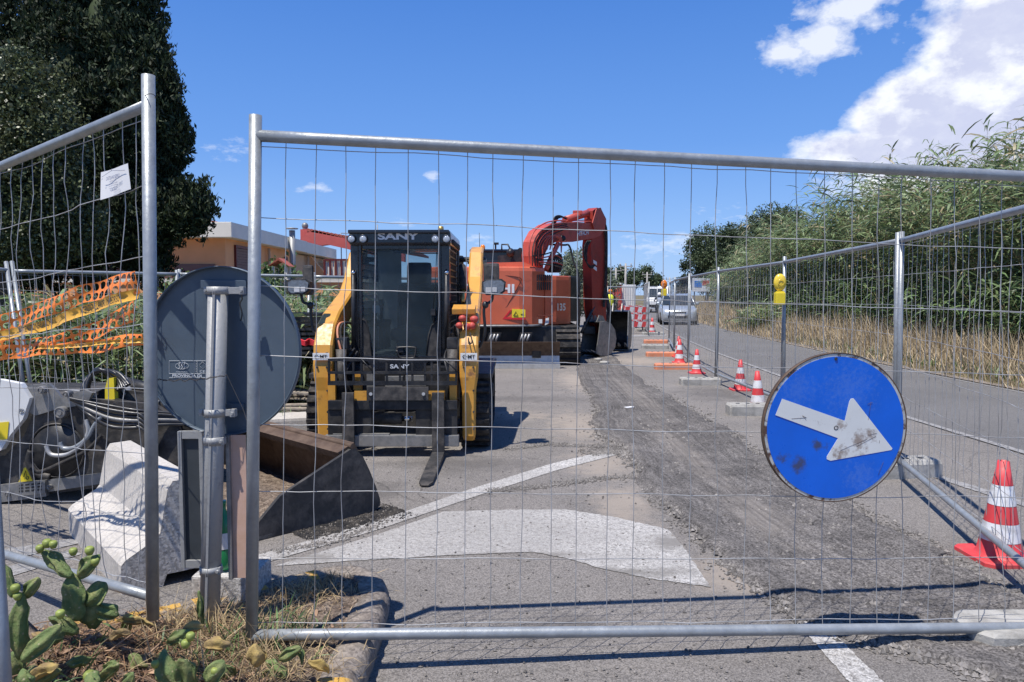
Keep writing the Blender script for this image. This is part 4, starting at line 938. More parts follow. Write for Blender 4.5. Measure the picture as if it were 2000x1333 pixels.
# fence at the left behind the reeds
BLq, BRq = W(62, 762, 8.0), W(330, 770, 9.5)
fence_panel('leaning fence panel behind the orange netting at the far left', W(62, 770, 7.6), W(345, 800, 8.9), W(26, 530, 8.1), W(345, 536, 9.2), nv=24, amp=.01, over=(.12, .05), under=(.02, .02), wr=.002, group='rear site fence panels')
fence_panel('rear fence panel crossing behind the round grey sign', W(350, 800, 8.95), W(600, 800, 9.5), W(350, 536, 9.25), W(604, 540, 9.8), nv=22, amp=.01, over=(.06, .06), under=(.02, .02), wr=.002, group='rear site fence panels')
fence_panel('rear fence panel running behind the loader cab', W(608, 790, 9.6), W(880, 800, 11.0), W(612, 541, 9.9), W(880, 546, 11.3), nv=18, amp=.01, over=(.06, .06), under=(.02, .02), wr=.002, group='rear site fence panels')
fence_panel('fence panel running off the left edge behind the netting', W(-230, 800, 6.6), W(48, 770, 7.6), W(-250, 500, 7.0), W(14, 528, 8.05), nv=24, amp=.01, over=(.06, .1), under=(.02, .02), wr=.002, group='rear site fence panels')

# concrete and orange feet
def foot(label, c, L=.66, w=.23, h=.13, rz=0., m='footconc', name='ballast_block', grp='fence feet', round_end=False):
    t = thing(name, label, 'fence weight', (c[0], c[1], 0), grp, rz)
    b = MB(); hl, hw = L / 2, w / 2
    prof = [(-hw, .0), (hw, .0), (hw, h * .8), (hw * .86, h), (-hw * .86, h), (-hw, h * .8)]
    secs = []
    for (x, sc) in ((-hl, .82), (-hl * .93, 1), (hl * .93, 1), (hl, .82)):
        secs.append([(x, y * sc, z * (sc if z > .01 else 1)) for y, z in prof])
    b.loft(secs); o = b.build('block', m, t, local=True)
    b = MB()
    for i in range(4): b.cyl((-hl * .6 + i * hl * .4, 0, h - .002), (-hl * .6 + i * hl * .4, 0, h + .004), .026, 12)
    b.build('post_socket', 'black', t, local=True)
    return t
foot('grey concrete fence foot below the blue sign, left of the striped cone', (3.0, 9.15), .62, .24, .14, .0)
foot('grey concrete fence foot between the orange feet and blue sign', (3.12, 12.2), .66, .24, .12, .0)
foot('nearest long orange plastic fence foot in the lane row', (3.25, 14.75), .78, .22, .12, .0, 'footorange')
foot('middle long orange plastic fence foot in the lane row', (3.6, 17.8), .72, .22, .11, .0, 'footorange')
foot('small grey fence foot just beyond the middle orange foot', (3.95, 20.4), .72, .24, .11, .0)
foot('farthest orange plastic fence foot in the lane row', (4.4, 22.6), .72, .22, .11, .0, 'footorange')
foot('grey concrete fence foot hidden behind the blue sign', (3.2, 6.05), .66, .24, .14, .15)
foot('pale foot under the far yard fence, left of the small far cone', (5.2, 27.2), .8, .24, .11, .0)
foot('pale foot farther back under the far yard fence', (5.4, 30.0), .8, .24, .11, .0)
# striped rubber foot, bottom right, hollow block
c = G(1990, 1290); t = thing('ballast_block', 'grey white hollow fence foot at the bottom right corner', 'fence weight', (2.25, 3.02, 0), 'fence feet')
b = MB(); C0 = Vector((2.36, 3.165, 0)); L2, w2, h2_ = .38, .135, .064
A = [(-L2, -w2 * .55), (-L2 * .86, -w2), (L2, -w2), (L2, w2), (-L2 * .86, w2), (-L2, w2 * .55)]
b.loft([[(C0.x + x, C0.y + y, z_) for x, y in [(x * s_, y * s_) for x, y in A]] for z_, s_ in ((0.0, 1), (h2_ * .8, 1), (h2_, .93))]); b.build('block', 'footconc', t)
b = MB(); b.prism([(C0.x - .26, C0.y - w2 - .003, .008), (C0.x - .16, C0.y - w2 - .003, .045), (C0.x + .36, C0.y - w2 - .003, .045), (C0.x + .40, C0.y - w2 - .003, .012)], (0, .008, 0)); b.build('side_recess', 'footconc', t)

# warning lamps
def lamp(label, c, m_body='lampyellow', m_lens='yellowlens', s=1.):
    t = thing('warning_lamp', label, 'warning lamp', tuple(c), 'battery warning lamps')
    b = MB(); b.box(Vector(c) + Vector((0, 0, -.11 * s)), (.115 * s, .09 * s, .15 * s), bev=.012 * s); b.build('battery_box', m_body, t)
    b = MB(); b.box(Vector(c) + Vector((0, 0, -.028 * s)), (.09 * s, .07 * s, .02 * s), bev=.004 * s); b.build('collar', m_body, t)
    b = MB(); b.lathe(Vector(c) + Vector((0, -.04 * s, .085 * s)), [(0, .0), (.06 * s, .006 * s), (.085 * s, .022 * s), (.092 * s, .035 * s), (.092 * s, .048 * s), (.085 * s, .06 * s), (.06 * s, .075 * s), (0, .082 * s)], 22, axis='Y', rot=Matrix.Diagonal((.82, 1, 1.16)))
    b.lathe(Vector(c) + Vector((0, -.046 * s, .085 * s)), [(.03 * s, 0), (.036 * s, -.004 * s), (.042 * s, .002 * s)], 20, axis='Y'); b.build('lens', m_lens, t)
lamp('yellow round warning lamp hung on the fence post above the blue sign', W(1523, 566, 9.15), s=1.02)
lamp('orange warning lamp on the far fence post left of the silver car', W(1297, 563, 22.0), 'lampyellow', 'amber', 1.25)

# cones
def cone(label, x, y, h=.5, lean=0., tilt=None, three=True, base=.145):
    t = thing('traffic_cone', label, 'traffic cone', (x, y, 0), 'red and white cones'); r0, r1 = h * .215, h * .052
    def r(v): return r0 + (r1 - r0) * v
    M_ = Matrix.Rotation(lean, 3, 'Y')
    b = MB(); bz = .02; hb = base
    b.loft([[(sx * hb * k, sy * hb * k, z) for sx, sy in ((-1, -.8), (-.8, -1), (.8, -1), (1, -.8), (1, .8), (.8, 1), (-.8, 1), (-1, .8))] for z, k in ((0, 1), (bz, 1), (bz + .006, .95))]); b.build('base', 'conered', t, local=True)
    for a_, c_, m, nm in ((.02, .20, 0, 'lower_body'), (.20, .38, 1, 'white_band'), (.38, .56, 0, 'middle_body'), (.56, .76, 1, 'white_band'), (.76, 1, 0, 'tip')):
        b = MB(); e = .0015 if m else 0
        prof = [(r(a_) + e, a_ * h), (r(c_) + e, c_ * h)]
        if nm == 'tip': prof += [(r1 * .75, h), (r1 * .7, h - .03)]
        if nm == 'lower_body': prof = [(r(0) * 1.12, .022), (r(.03), .035)] + prof[1:]
        b.lathe((0, 0, 0), prof, 26, rot=M_); b.build(nm, 'conewhite' if m else 'conered', t, local=True)
    return t
cone('large nearest red and white cone behind the fence at the right edge', 2.78, 4.13, .56, base=.175)
cone('dirty faded cone leaning against the fence left of the blue sign', 3.22, 9.6, .50, lean=-.04)
cone('clean cone standing left of the dirty cone near the blue sign', 3.57, 11.5, .48)
cone('small cone right behind the nearest orange fence foot', 3.50, 13.95, .46)
cone('small cone half hidden by the fence rail, left of two', 3.66, 16.1, .52)
cone('thin cone standing behind the middle orange fence foot', 3.98, 17.6, .5)
cone('small far cone at the end of the far yard fence', 5.35, 28.2, .6)

# ================================================================ BLUE ARROW SIGN on the front panel
cS = W(1632, 836, 2.955); u_ = (PF(1, .5) - PF(0, .5)).normalized(); n_ = nF if nF.y < 0 else -nF
v_ = u_.cross(n_) * -1; v_ = v_ if v_.z > 0 else -v_
rS = .300
# turn the disc a touch about its axis, as it hangs askew
def Sg(x, y, dn=0.): return cS + u_ * x + v_ * y + n_ * dn
ts = thing('arrow_sign', 'round blue sign with a white arrow pointing down to the right', 'road sign', tuple(cS))
def disc(b, r, d0, d1, n=64, mi=0, wobble=0.):
    rr_ = [r * (1 + wobble * mnoise.noise((math.cos(6.283 * k / n) * 2, math.sin(6.283 * k / n) * 2, 1))) for k in range(n)]
    b.prism([Sg(rr_[k] * math.cos(6.283 * k / n), rr_[k] * math.sin(6.283 * k / n), d0) for k in range(n)], n_ * (d1 - d0), mi, True)
def SPr(px, py):
    d = W(px, py, 1.0) - Vector((0, 0, CAM_Z)); o_ = Vector((0, 0, CAM_Z)); k = (cS - o_).dot(n_) / d.dot(n_); return tuple(o_ + d * k - cS)
dust3(MT['signblue'], [(*SPr(1530, 895), .035), (*SPr(1560, 910), .05), (*SPr(1600, 870), .04), (*SPr(1632, 702), .012)], (.05, .05, .06), .85, 22)
dust3(MT['signblue'], [(*SPr(1660, 760), .16), (*SPr(1560, 760), .10), (*SPr(1680, 930), .10)], (.10, .22, .60), .35, 60)
dust3(MT['signwhite'], [(*SPr(1640, 885), .05), (*SPr(1680, 860), .06), (*SPr(1700, 850), .035), (*SPr(1640, 830), .03)], (.22, .15, .11), .8, 38)
b = MB(); disc(b, rS, -.004, .0, wobble=.006); b.build('plate', 'signrim', ts)
b = MB(); 
for k0 in range(64):
    pass
ring = []
for rr_, dd in ((rS, .0), (rS + .004, .003), (rS + .004, -.022), (rS - .004, -.024), (rS - .004, -.004)): ring.append([Sg(rr_ * math.cos(6.283 * k / 64), rr_ * math.sin(6.283 * k / 64), dd) for k in range(64)])
b.loft(ring, 0, False, True); b.build('rim', 'rust', ts)
b = MB(); disc(b, rS * .962, .0002, .0022, wobble=.004); b.build('blue_face', 'signblue', ts)
def SP(px, py):   # sign-plane coordinates of a photo pixel
    d = W(px, py, 1.0) - Vector((0, 0, CAM_Z)); o_ = Vector((0, 0, CAM_Z)); k = (cS - o_).dot(n_) / d.dot(n_); return o_ + d * k
arrow = [(1527, 779), (1649, 822), (1658, 784), (1661, 779), (1666, 778), (1742, 876), (1740, 879), (1621, 900), (1614, 897), (1614, 892), (1636, 856), (1514, 811)]
b = MB(); b.prism([SP(*a) + n_ * .0024 for a in arrow], n_ * .0015); b.build('white_arrow', 'signwhite', ts)
b = MB(); q = SP(1632, 836)
for a_, b_ in (((1632, 701), .004),): b.cyl(SP(*a_) + n_ * .002, SP(*a_) + n_ * .006, .006, 10)
q = SP(1632, 836); b.cyl(q + n_ * .004, q + n_ * .0045, .0095, 18); b.build('bolt', 'black', ts)
b = MB(); q = SP(1632, 836); b.cyl(q + n_ * .0046, q + n_ * .005, .006, 14); b.build('maker_mark', 'signwhite', ts)
b = MB()
for a_, c_ in (((1545, 818), (1574, 816)), ((1574, 816), (1566, 812)), ((1566, 812), (1574, 821)), ((1693, 790), (1703, 786)), ((1716, 866), (1717, 860))): b.tube([SP(*a_) + n_ * .0042, SP(*c_) + n_ * .0042], .0006, 4)
for a_, c_ in (((1714, 928), (1724, 902)), ((1700, 785), (1695, 820)), ((1694, 850), (1712, 846)), ((1640, 880), (1692, 858)), ((1672, 872), (1710, 852))): b.tube([SP(*a_) + n_ * .0042, SP(*c_) + n_ * .0042], .0005, 4)
b.build('scratches', 'rust', ts)
b = MB()
for (px, py) in ((1560, 760), (1700, 760), (1590, 930), (1680, 930)): q = SP(px, py); b.tube([q - n_ * .004, q - n_ * .045], .002, 5)
b.build('wire_tie', 'darkwire', ts)

# ================================================================ GREY BACK OF ROUND SIGN on a pole
YB = 3.1; cB = W(436, 686, YB); rB = .352
tb = thing('round_sign', 'round grey sign seen from behind on a galvanised pole', 'road sign', tuple(W(418, 1215, YB)))
axr = Vector((1, -.10, 0)).normalized(); nb_ = Vector((0, 0, 1)).cross(axr); nb_ = nb_ if nb_.y > 0 else -nb_   # away from the camera
def Bk(x, z, dn=0.): return cB + axr * x + Vector((0, 0, z)) + nb_ * dn
n = 72
b = MB(); b.prism([Bk(rB * .955 * math.cos(6.283 * k / n), rB * math.sin(6.283 * k / n), .0) for k in range(n)], nb_ * .004, 0, True); b.build('plate', 'signback', tb)
b = MB(); ring = []
for rr_, dd in ((rB - .002, .003), (rB - .002, -.022), (rB + .004, -.024), (rB + .004, .006), (rB - .002, .006)): ring.append([Bk(rr_ * .955 * math.cos(6.283 * k / n), rr_ * math.sin(6.283 * k / n), dd) for k in range(n)])
b.loft(ring, 0, False, True); b.build('rim', 'signback', tb)
pc = W(424, 700, YB - .085); 
b = MB(); pt, pb = W(426, 562, YB - .085), W(409, 1225, YB - .085); dirp = (pt - pb).normalized()
b.tube([pb - dirp * .1, pb.lerp(pt, .5), pt], .040, 20)
b.box((pb + pt) / 2 + Vector((.0, -.040, 0)), (.010, .008, (pt - pb).length), Matrix.Rotation(math.atan2(dirp.x, dirp.z), 3, 'Y')); b.build('pole', 'galv_dull', tb)
def clamp(py, wl, wr, label=None):
    c_ = W(425, py, YB - .085); k_ = (c_.z - pb.z) / (pt.z - pb.z); c_ = pb.lerp(pt, k_)
    b = MB(); b.lathe(c_, [(.0405, -.016), (.0445, -.016), (.0445, .016), (.0405, .016)], 24)
    b.box(c_ + Vector(((wr - wl) / 2, -.004, 0)), (wl + wr, .012, .028), bev=.002)
    b.box(c_ + Vector((wr - .012, -.01, 0)), (.02, .03, .032), bev=.003); b.box(c_ + Vector((-wl + .012, -.01, 0)), (.016, .024, .024), bev=.003)
    b.cyl(c_ + Vector((wr - .012, -.035, 0)), c_ + Vector((wr - .012, .0, 0)), .0065, 8)
    b.cyl(c_ + Vector((-wl + .012, -.03, 0)), c_ + Vector((-wl + .012, .0, 0)), .0055, 8); return b.build('clamp', 'galv_dull', tb)
clamp(568, .055, .115); clamp(806, .062, .092); clamp(860, .03, .05); clamp(1112, .04, .05)
b = MB(); c_ = W(438, 556, YB - .01); b.box(c_, (.19, .02, .035), bev=.003); c_ = W(438, 795, YB - .01); b.box(c_, (.17, .02, .03), bev=.003); b.build('back_bracket', 'signback', tb)
# printed plate
def BP(px, py, dn=-.002):
    d = W(px, py, 1.0) - Vector((0, 0, CAM_Z)); o_ = Vector((0, 0, CAM_Z)); k = (cB - o_).dot(nb_) / d.dot(nb_); return o_ + d * k + nb_ * dn
def bar(b, p, q, w): b.tube([BP(*p), BP(*q)], w, 4)
b = MB()
for p, q in (((331, 705), (407, 705)), ((331, 730), (407, 730)), ((331, 705), (331, 730)), ((380, 705), (380, 730)), ((331, 738), (407, 738)), ((386, 705), (386, 730))): bar(b, p, q, .0007)
for dx in (-5, 0, 5):
    pts = [BP(356 + dx + 1.6 * math.sin(i * 1.25), 707.5 + i * 1.55) for i in range(10)]; b.tube(pts, .0016, 4)
b.tube([BP(356 + 13 * math.cos(a), 715 + 6.5 * math.sin(a)) for a in [i * .3 for i in range(22)]], .0007, 4)
b.tube([BP(*p) for p in ((396, 707), (403, 714), (396, 721), (389, 714), (396, 707))], .0007, 4)
for i in range(7): bar(b, (383, 707 + i * 3.2), (384.5, 707 + i * 3.2), .0006)
b.build('printed_label', 'whiteprint', tb, fix=False)
text_mesh('SEGNAL.ITALIA s.r.l.', 'lettering', BP(356, 726.5), axr, (0, 0, 1), .052, None, 'whiteprint', tb)
text_mesh('PROVINCIA DI', 'lettering', BP(366, 734), axr, (0, 0, 1), .13, .012, 'whiteprint', tb, bold=.02)
text_mesh('CE', 'lettering', BP(396, 725.5), axr, (0, 0, 1), .022, .010, 'whiteprint', tb)
b = MB(); k0 = W(470, 570, YB - .05); b.tube(catmull([k0, k0 + Vector((.006, 0, -.03)), k0 + Vector((-.004, 0, -.05)), k0 + Vector((.004, 0, -.09)), k0 + Vector((-.002, 0, -.12))], 4), .003, 5); b.build('cable_tie', 'black', tb)
# vertical marker boards low on the pole
def board(x0, x1, y0, y1, m, edge, yd, name='marker_board'):
    a, c_ = W(x0, y0, yd), W(x1, y1, yd); b = MB(); b.box((a + c_) / 2, (c_.x - a.x, .006, a.z - c_.z), bev=.001); p = b.build(name, m, tb)
    b = MB()
    for xx in ((a.x, c_.x) if edge == 2 else (a.x,)): b.box((xx, yd - .010, (a.z + c_.z) / 2), (.016, .022, a.z - c_.z + .002), bev=.002)
    if edge == 2:
        for zz in (a.z, c_.z): b.box(((a.x + c_.x) / 2, yd - .012, zz - (.014 if zz == a.z else -.014)), (c_.x - a.x - .018, .012, .034), bev=.002)
    b.build('edge_frame', 'galv_dull' if edge == 2 else 'greysteel', p)
board(354, 402, 842, 1106, 'greyplate', 2, YB - .02); board(447, 486, 850, 1129, 'marker', 1, YB - .05)

# twisted wires between sign pole and fence posts
b = MB(); q0 = PL(1, .45); a = W(291, 741, 2.86); c_ = W(443, 733, YB - .13); pts = []
for i in range(24):
    t_ = i / 23; p = a.lerp(c_, t_); p.z -= .012 * math.sin(math.pi * t_); pts.append(p + Vector((0, .004 * math.sin(i * 2.1), .004 * math.cos(i * 2.1))))
b.tube(pts, .0016, 4); b.tube([p + Vector((0, -.006 * math.sin(i * 1.3), .005 * math.sin(i * 1.7))) for i, p in enumerate(pts)], .0013, 4)
b.tube([W(443, 733, YB - .13), W(475, 800, 2.95), W(492, 850, 2.83)], .0012, 4)
b.tube(catmull([W(278, 198, 2.9), W(285, 186, 2.83), W(297, 184, 2.83), W(304, 190, 2.86), W(300, 196, 2.9), W(282, 192, 2.84), W(279, 206, 2.86)], 4), .0016, 4)
tag(b.build('tie_wire', 'darkwire', fix=False), 'twisted dark tie wire between the round sign pole and the left post', 'wire')

# small white tag on the left panel
tt = thing('supplier_plaque', 'white plastic supplier tag wired to the left fence panel', 'tag', tuple(W(226, 356, 2.98)))
TL_, TR_, BR_, BL_ = W(197, 337, 3.05), W(251, 320, 2.94), W(257, 370, 2.94), W(196, 391, 3.05)
b = MB(); NN = 8; nn_ = Vector((0, -1, 0)); g_ = []
for j in range(NN + 1):
    for i in range(NN + 1):
        u, v = i / NN, j / NN; p = (TL_.lerp(TR_, u)).lerp(BL_.lerp(BR_, u), v); p.y += .006 * math.sin(u * 5) ; g_.append(p)
fsq = [(j * (NN + 1) + i, j * (NN + 1) + i + 1, (j + 1) * (NN + 1) + i + 1, (j + 1) * (NN + 1) + i) for j in range(NN) for i in range(NN)]
b.add(g_ + [p + Vector((0, .0015, 0)) for p in g_], fsq + [tuple(k + (NN + 1) ** 2 for k in f) for f in fsq], 0, True); b.build('sheet', 'paper', tt, fix=False)
rt = (TR_ - TL_).normalized(); upv = (TL_ - BL_).normalized()
def tagpt(u, v, d=-.012): p = (TL_.lerp(TR_, u)).lerp(BL_.lerp(BR_, u), v); return p + Vector((0, d, 0))
text_mesh('CASTELANO FERRO', 'lettering', tagpt(.5, .36), rt, upv, .098, .014, 'ink', tt, bold=.01)
for i, (s_, w_) in enumerate((('NOLEGGIO S.R.L.', .05), ('recinzioni mobili', .062), ('cantieri e ponteggi', .066), ('info e consegne', .06), ('Tel. 070.780.342', .05))):
    text_mesh(s_, 'lettering', tagpt(.5, .50 + i * .085), rt, upv, w_, .0065, 'ink', tt)
b = MB(); b.tube([tagpt(.1, .22), tagpt(.45, .10), tagpt(.9, .24)], .0008, 4); b.tube([tagpt(.12, .28), tagpt(.1, .33)], .0008, 4); b.tube([tagpt(.44, .10), tagpt(.44, .04), tagpt(.48, .03)], .0008, 4); b.build('roof_mark', 'ink', tt, fix=False)

# ================================================================ ORANGE NETTING WITH YELLOW TAPE
def net_strip(name, top, bot, cols, rows, m, label, lo=.36):
    """top/bot: polylines (Vectors); each cell has a real round hole"""
    T, B_ = catmull(top, 8), catmull(bot, 8)
    def Q(u, v):
        p = interp(T, u * .9999).lerp(interp(B_, u * .9999), v); p = Vector(p); p.y += .014 * math.sin(u * 17 + v * 3) + .006 * math.sin(u * 43); p.z += .004 * math.sin(u * 30); return p
    b = MB(); K = 12
    for i in range(cols):
        for j in range(rows):
            off = 0
            cu, cv = (i + .5) / cols, (j + .5) / rows; vs = []
            for k in range(K):
                a = 6.283 * k / K + .2618; ca, sa = math.cos(a), math.sin(a); mxx = max(abs(ca), abs(sa))
                vs.append(Q(min(1, max(0, cu + .5 / cols * ca / mxx)), min(1, max(0, cv + .5 / rows * sa / mxx))))
            # corners need exact squares
            for k in range(K):
                a = 6.283 * k / K + .2618; vs.append(Q(cu + lo / cols * math.cos(a), cv + lo / rows * math.sin(a)))
            fs = [(k, (k + 1) % K, K + (k + 1) % K, K + k) for k in range(K)]
            b.add(vs, fs, 0, True)
            # corner fillers
            cs = [Q(min(1, max(0, cu + sx * .5 / cols)), min(1, max(0, cv + sy * .5 / rows))) for sx, sy in ((1, 1), (-1, 1), (-1, -1), (1, -1))]
            ks = [(1, 0), None]
            for q, (sx, sy) in zip(cs, ((1, 1), (-1, 1), (-1, -1), (1, -1))):
                ang = math.atan2(sy, sx) % 6.283; k = int(((ang - .2618) / 6.283 * K)) % K
                b.add([vs[k], q, vs[(k + 1) % K]], [(0, 1, 2)], 0, True)
    return b, Q
Yn0, Yn1 = 3.95, 3.05
def NP(px, py): return W(px, py, Yn0 + (Yn1 - Yn0) * max(-.6, px / 270))
tn = thing('orange_netting', 'orange safety netting with yellow warning tape stretched behind the left panel', 'safety netting', tuple(NP(130, 620)))
b, Qn = net_strip('net', [NP(-140, 660), NP(0, 618), NP(90, 585), NP(180, 552), NP(268, 528)], [NP(-140, 690), NP(0, 650), NP(90, 620), NP(180, 588), NP(272, 572)], 27, 2, 'safeorange', '', .41); b.build('upper_net', 'safeorange', tn, fix=False)
b, Qn = net_strip('net', [NP(-140, 720), NP(0, 668), NP(80, 660), NP(180, 630), NP(266, 585)], [NP(-140, 745), NP(0, 700), NP(80, 684), NP(180, 664), NP(262, 626)], 26, 2, 'safeorange', '', .40); b.build('lower_net', 'safeorange', tn, fix=False)
b, Qn = net_strip('net', [NP(-140, 700), NP(0, 676), NP(90, 672), NP(180, 664), NP(282, 650)], [NP(-140, 735), NP(0, 706), NP(90, 694), NP(180, 690), NP(284, 672)], 26, 1, 'safeorange', '', .38); b.build('slack_net', 'safeorange', tn, fix=False)
def band(top, bot, nm, dy=-.02, n=60, par=tn, m='tape'):
    T, B_ = catmull(top, 10), catmull(bot, 10); b = MB(); vs = []
    for i in range(n + 1):
        for v in (0, .5, 1):
            p = Vector(interp(T, i / n * .9999).lerp(interp(B_, i / n * .9999), v)); p.y += dy + .02 * math.sin(i * .45) + (.012 if v == .5 else 0) + .005 * math.sin(i * 1.7 + v * 4); vs.append(p)
    fs = [(3 * i + j, 3 * i + j + 1, 3 * i + j + 4, 3 * i + j + 3) for i in range(n) for j in (0, 1)]
    b.add(vs, fs, 0, True); b.add([Vector(v) + Vector((0, .002, 0)) for v in vs], fs, 0, True); return b.build(nm, m, par, fix=False)
tpo = band([NP(-140, 690), NP(0, 648), NP(90, 626), NP(180, 592), NP(270, 563)], [NP(-140, 707), NP(0, 667), NP(90, 646), NP(180, 612), NP(270, 584)], 'warning_tape')
tp2 = band([NP(80, 675), NP(150, 671), NP(220, 664), NP(284, 660)], [NP(80, 681), NP(150, 679), NP(220, 671), NP(284, 669)], 'second_warning_tape', -.03)
for (x0, y0, x1, y1, s_) in ((170, 608, 246, 582, 'ATTENZIONE LAVORI IN CORSO'), (50, 646, 116, 628, 'ATTENZIONE LAVORI'), (-40, 668, 16, 656, 'LAVORI IN CORSO')):
    a, c_ = NP(x0, y0), NP(x1, y1); r_ = (c_ - a).normalized(); text_mesh(s_, 'lettering', (a + c_) / 2 + Vector((0, -.05, 0)), r_, (0, 0, 1), (c_ - a).length, .030, 'black_ink', tpo, bold=.015)

# ================================================================ JERSEY BARRIER
tj = thing('concrete_barrier', 'short pale concrete road barrier block behind the left post', 'barrier', (-1.9, 3.58, 0))
A0 = Vector((-1.95, 3.60, 0)); wd = Vector((.8, .6, 0)); ld = Vector((-.655, .755, 0)); prof = [(0, 0), (.0, .10), (.05, .19), (.15, .27), (.20, .50), (.235, .555), (.37, .56), (.41, .50), (.47, .27), (.56, .18), (.61, .10), (.61, 0), (.42, 0), (.40, .06), (.21, .06), (.19, 0)]
prof = [(0, 0), (.0, .06)] + [(p.x, p.y) for p in catmull([(.0, .15, 0), (.022, .175, 0), (.16, .255, 0), (.18, .28, 0), (.222, .50, 0), (.25, .545, 0), (.36, .55, 0), (.39, .50, 0), (.43, .28, 0), (.45, .255, 0), (.59, .175, 0), (.61, .15, 0)], 1)] + [(.61, 0), (.42, 0), (.40, .06), (.21, .06), (.19, 0)]
b = MB(); secs = []; NS = 26
for i in range(NS + 1):
    s_ = i / NS; q = []
    e = .985 if i in (0, NS) else 1
    for j, (w_, h_) in enumerate(prof):
        p = A0 + wd * ((w_ - .3) * e + .3) + ld * (1.3 * s_) + Vector((0, 0, h_ * e)); nn = 0 * mnoise.noise(p * 3) + (mnoise.noise(p * 40) * .008 if i == 0 else 0); q.append(p + Vector((nn, nn, nn if h_ > .02 else 0)))
    secs.append(q)
b.loft(secs, 0, False, False)
b.build('block', 'concrete', tj)
b = MB(); q0_ = [Vector(p) for p in secs[0]]; q1_ = [Vector(p) for p in secs[-1]]
b.add([p - ld * .003 for p in q0_], [tuple(range(len(q0_)))]); b.add([p + ld * .003 for p in q1_], [tuple(range(len(q1_)))]); b.build('rough_end', 'rough_conc', tj, fix=False)
# green bottle behind the marker board
tg = thing('bottle', 'green plastic bottle standing behind the faded marker board', 'bottle', (0, 0, 0)); c_ = W(438, 1110, 3.35); tg.location = c_
b = MB(); b.lathe((0, 0, 0), [(0, 0), (.038, .003), (.043, .02), (.043, .09), (.040, .10), (.043, .11), (.043, .20), (.03, .245), (.014, .275), (.014, .30)], 20); b.build('body', 'greenglass', tg, local=True)
b = MB(); b.lathe((0, 0, 0), [(.0436, .10), (.0438, .105), (.0438, .17), (.0436, .175)], 20); b.build('label', 'paper', tg, local=True)
b = MB(); b.cyl((0, 0, .295), (0, 0, .318), .016, 12); b.build('cap', 'greenglass', tg, local=True)
b = MB(); b.box((c_.x + .02, c_.y + .05, c_.z / 2 - .005), (.28, .26, max(.02, c_.z - .01)), bev=.01); tag(b.build('broken_kerbstone', 'rough_conc'), 'rough broken concrete chunk under the green bottle', 'concrete block')

# ================================================================ TRAFFIC ISLAND WITH KERB, SOIL AND CACTUS
ISL = [(-.575, 2.2), (-.56, 2.63), (-.56, 2.9), (-.57, 3.25), (-.60, 3.48), (-.70, 3.64), (-.86, 3.70), (-1.05, 3.62), (-1.30, 3.42), (-1.60, 3.20), (-2.0, 2.98), (-2.6, 2.75), (-3.4, 2.5), (-3.4, 1.0), (-.575, 1.0)]
ti = thing('traffic_island', 'weathered kerbed island with faded yellow kerb under the front fence', 'traffic island', (-1, 3, 0))
OUT = catmull([Vector((x, y, 0)) for x, y in ISL[:12]], 5)
# kerb: swept section
def kerb_sec(p, nrm_, j):
    hN = .125 + .01 * mnoise.noise(p * 4); wN = .13 + .02 * mnoise.noise(p * 5 + Vector((3, 0, 0)))
    pr = [(.0, -.01), (-.008, hN * .6), (.012, hN * .93), (.05, hN), (wN, hN - .005), (wN, .02)]
    out_ = []
    for w_, h_ in pr:
        q = p + nrm_ * (-w_) + Vector((0, 0, h_)); k = mnoise.noise(q * 11) * .008 + mnoise.noise(q * 33) * .006; q = q + nrm_ * k + Vector((0, 0, k * .7 if h_ > .05 else 0)); out_.append(q)
    return out_
fine = []
for i in range(len(OUT) - 1):
    for j in range(6): fine.append(OUT[i].lerp(OUT[i + 1], j / 6))
secs = []; flags = []
for i in range(len(fine)):
    tg_ = (fine[min(i + 1, len(fine) - 1)] - fine[max(i - 1, 0)]).normalized(); nrm_ = tg_.cross(Vector((0, 0, 1))).normalized(); secs.append(kerb_sec(fine[i], nrm_, i))
n_y = {}
def yel(p):
    if p.y < 2.93 and p.x > -.7: return mnoise.noise(p * 2.6) > .12 or p.y < 2.45
    if p.x < -1.0: return mnoise.noise(p * 3) > -.25
    return False
b1 = MB(); runs = []
for i in range(len(secs) - 1):
    mi = 1 if yel(fine[i]) else 0
    q0, q1 = secs[i], secs[i + 1]
    for k in range(5):
        m_ = mi if k in (1, 2, 3) else 0
        b1.add([q0[k], q0[k + 1], q1[k + 1], q1[k]], [(0, 1, 2, 3)], m_, True)
b1.build('kerb', ['kerb', 'kerb_yellow'], ti)
# soil surface
import itertools
b = MB(); NX, NY = 110, 70; vs = []; inside = {}
def in_poly(x, y, P=[(a, c) for a, c in ISL]):
    r_ = False
    for i in range(len(P)):
        (x1, y1), (x2, y2) = P[i], P[i - 1]
        if (y1 > y) != (y2 > y) and x < (x2 - x1) * (y - y1) / (y2 - y1) + x1: r_ = not r_
    return r_
def soil_z(x, y):
    m = .105 + .03 * mnoise.noise((x * 3, y * 3, 0)) + .02 * mnoise.noise((x * 9, y * 9, 0)) + .010 * mnoise.noise((x * 28, y * 28, 0))
    m += .13 * math.exp(-(((x + 1.75) / .38) ** 2 + ((y - 2.55) / .30) ** 2)); return m
for j in range(NY + 1):
    for i in range(NX + 1): x = -3.3 + 2.75 * i / NX; y = 1.1 + 2.65 * j / NY; vs.append((x, y, soil_z(x, y)))
def shrunk(x, y): return all(in_poly(x + dx, y + dy) for dx, dy in ((.07, 0), (0, .07), (-.07, -.0), (.05, .05)))
fs = [(j * (NX + 1) + i, j * (NX + 1) + i + 1, (j + 1) * (NX + 1) + i + 1, (j + 1) * (NX + 1) + i) for j in range(NY) for i in range(NX) if shrunk(-3.3 + 2.75 * (i + .5) / NX, 1.1 + 2.65 * (j + .5) / NY)]
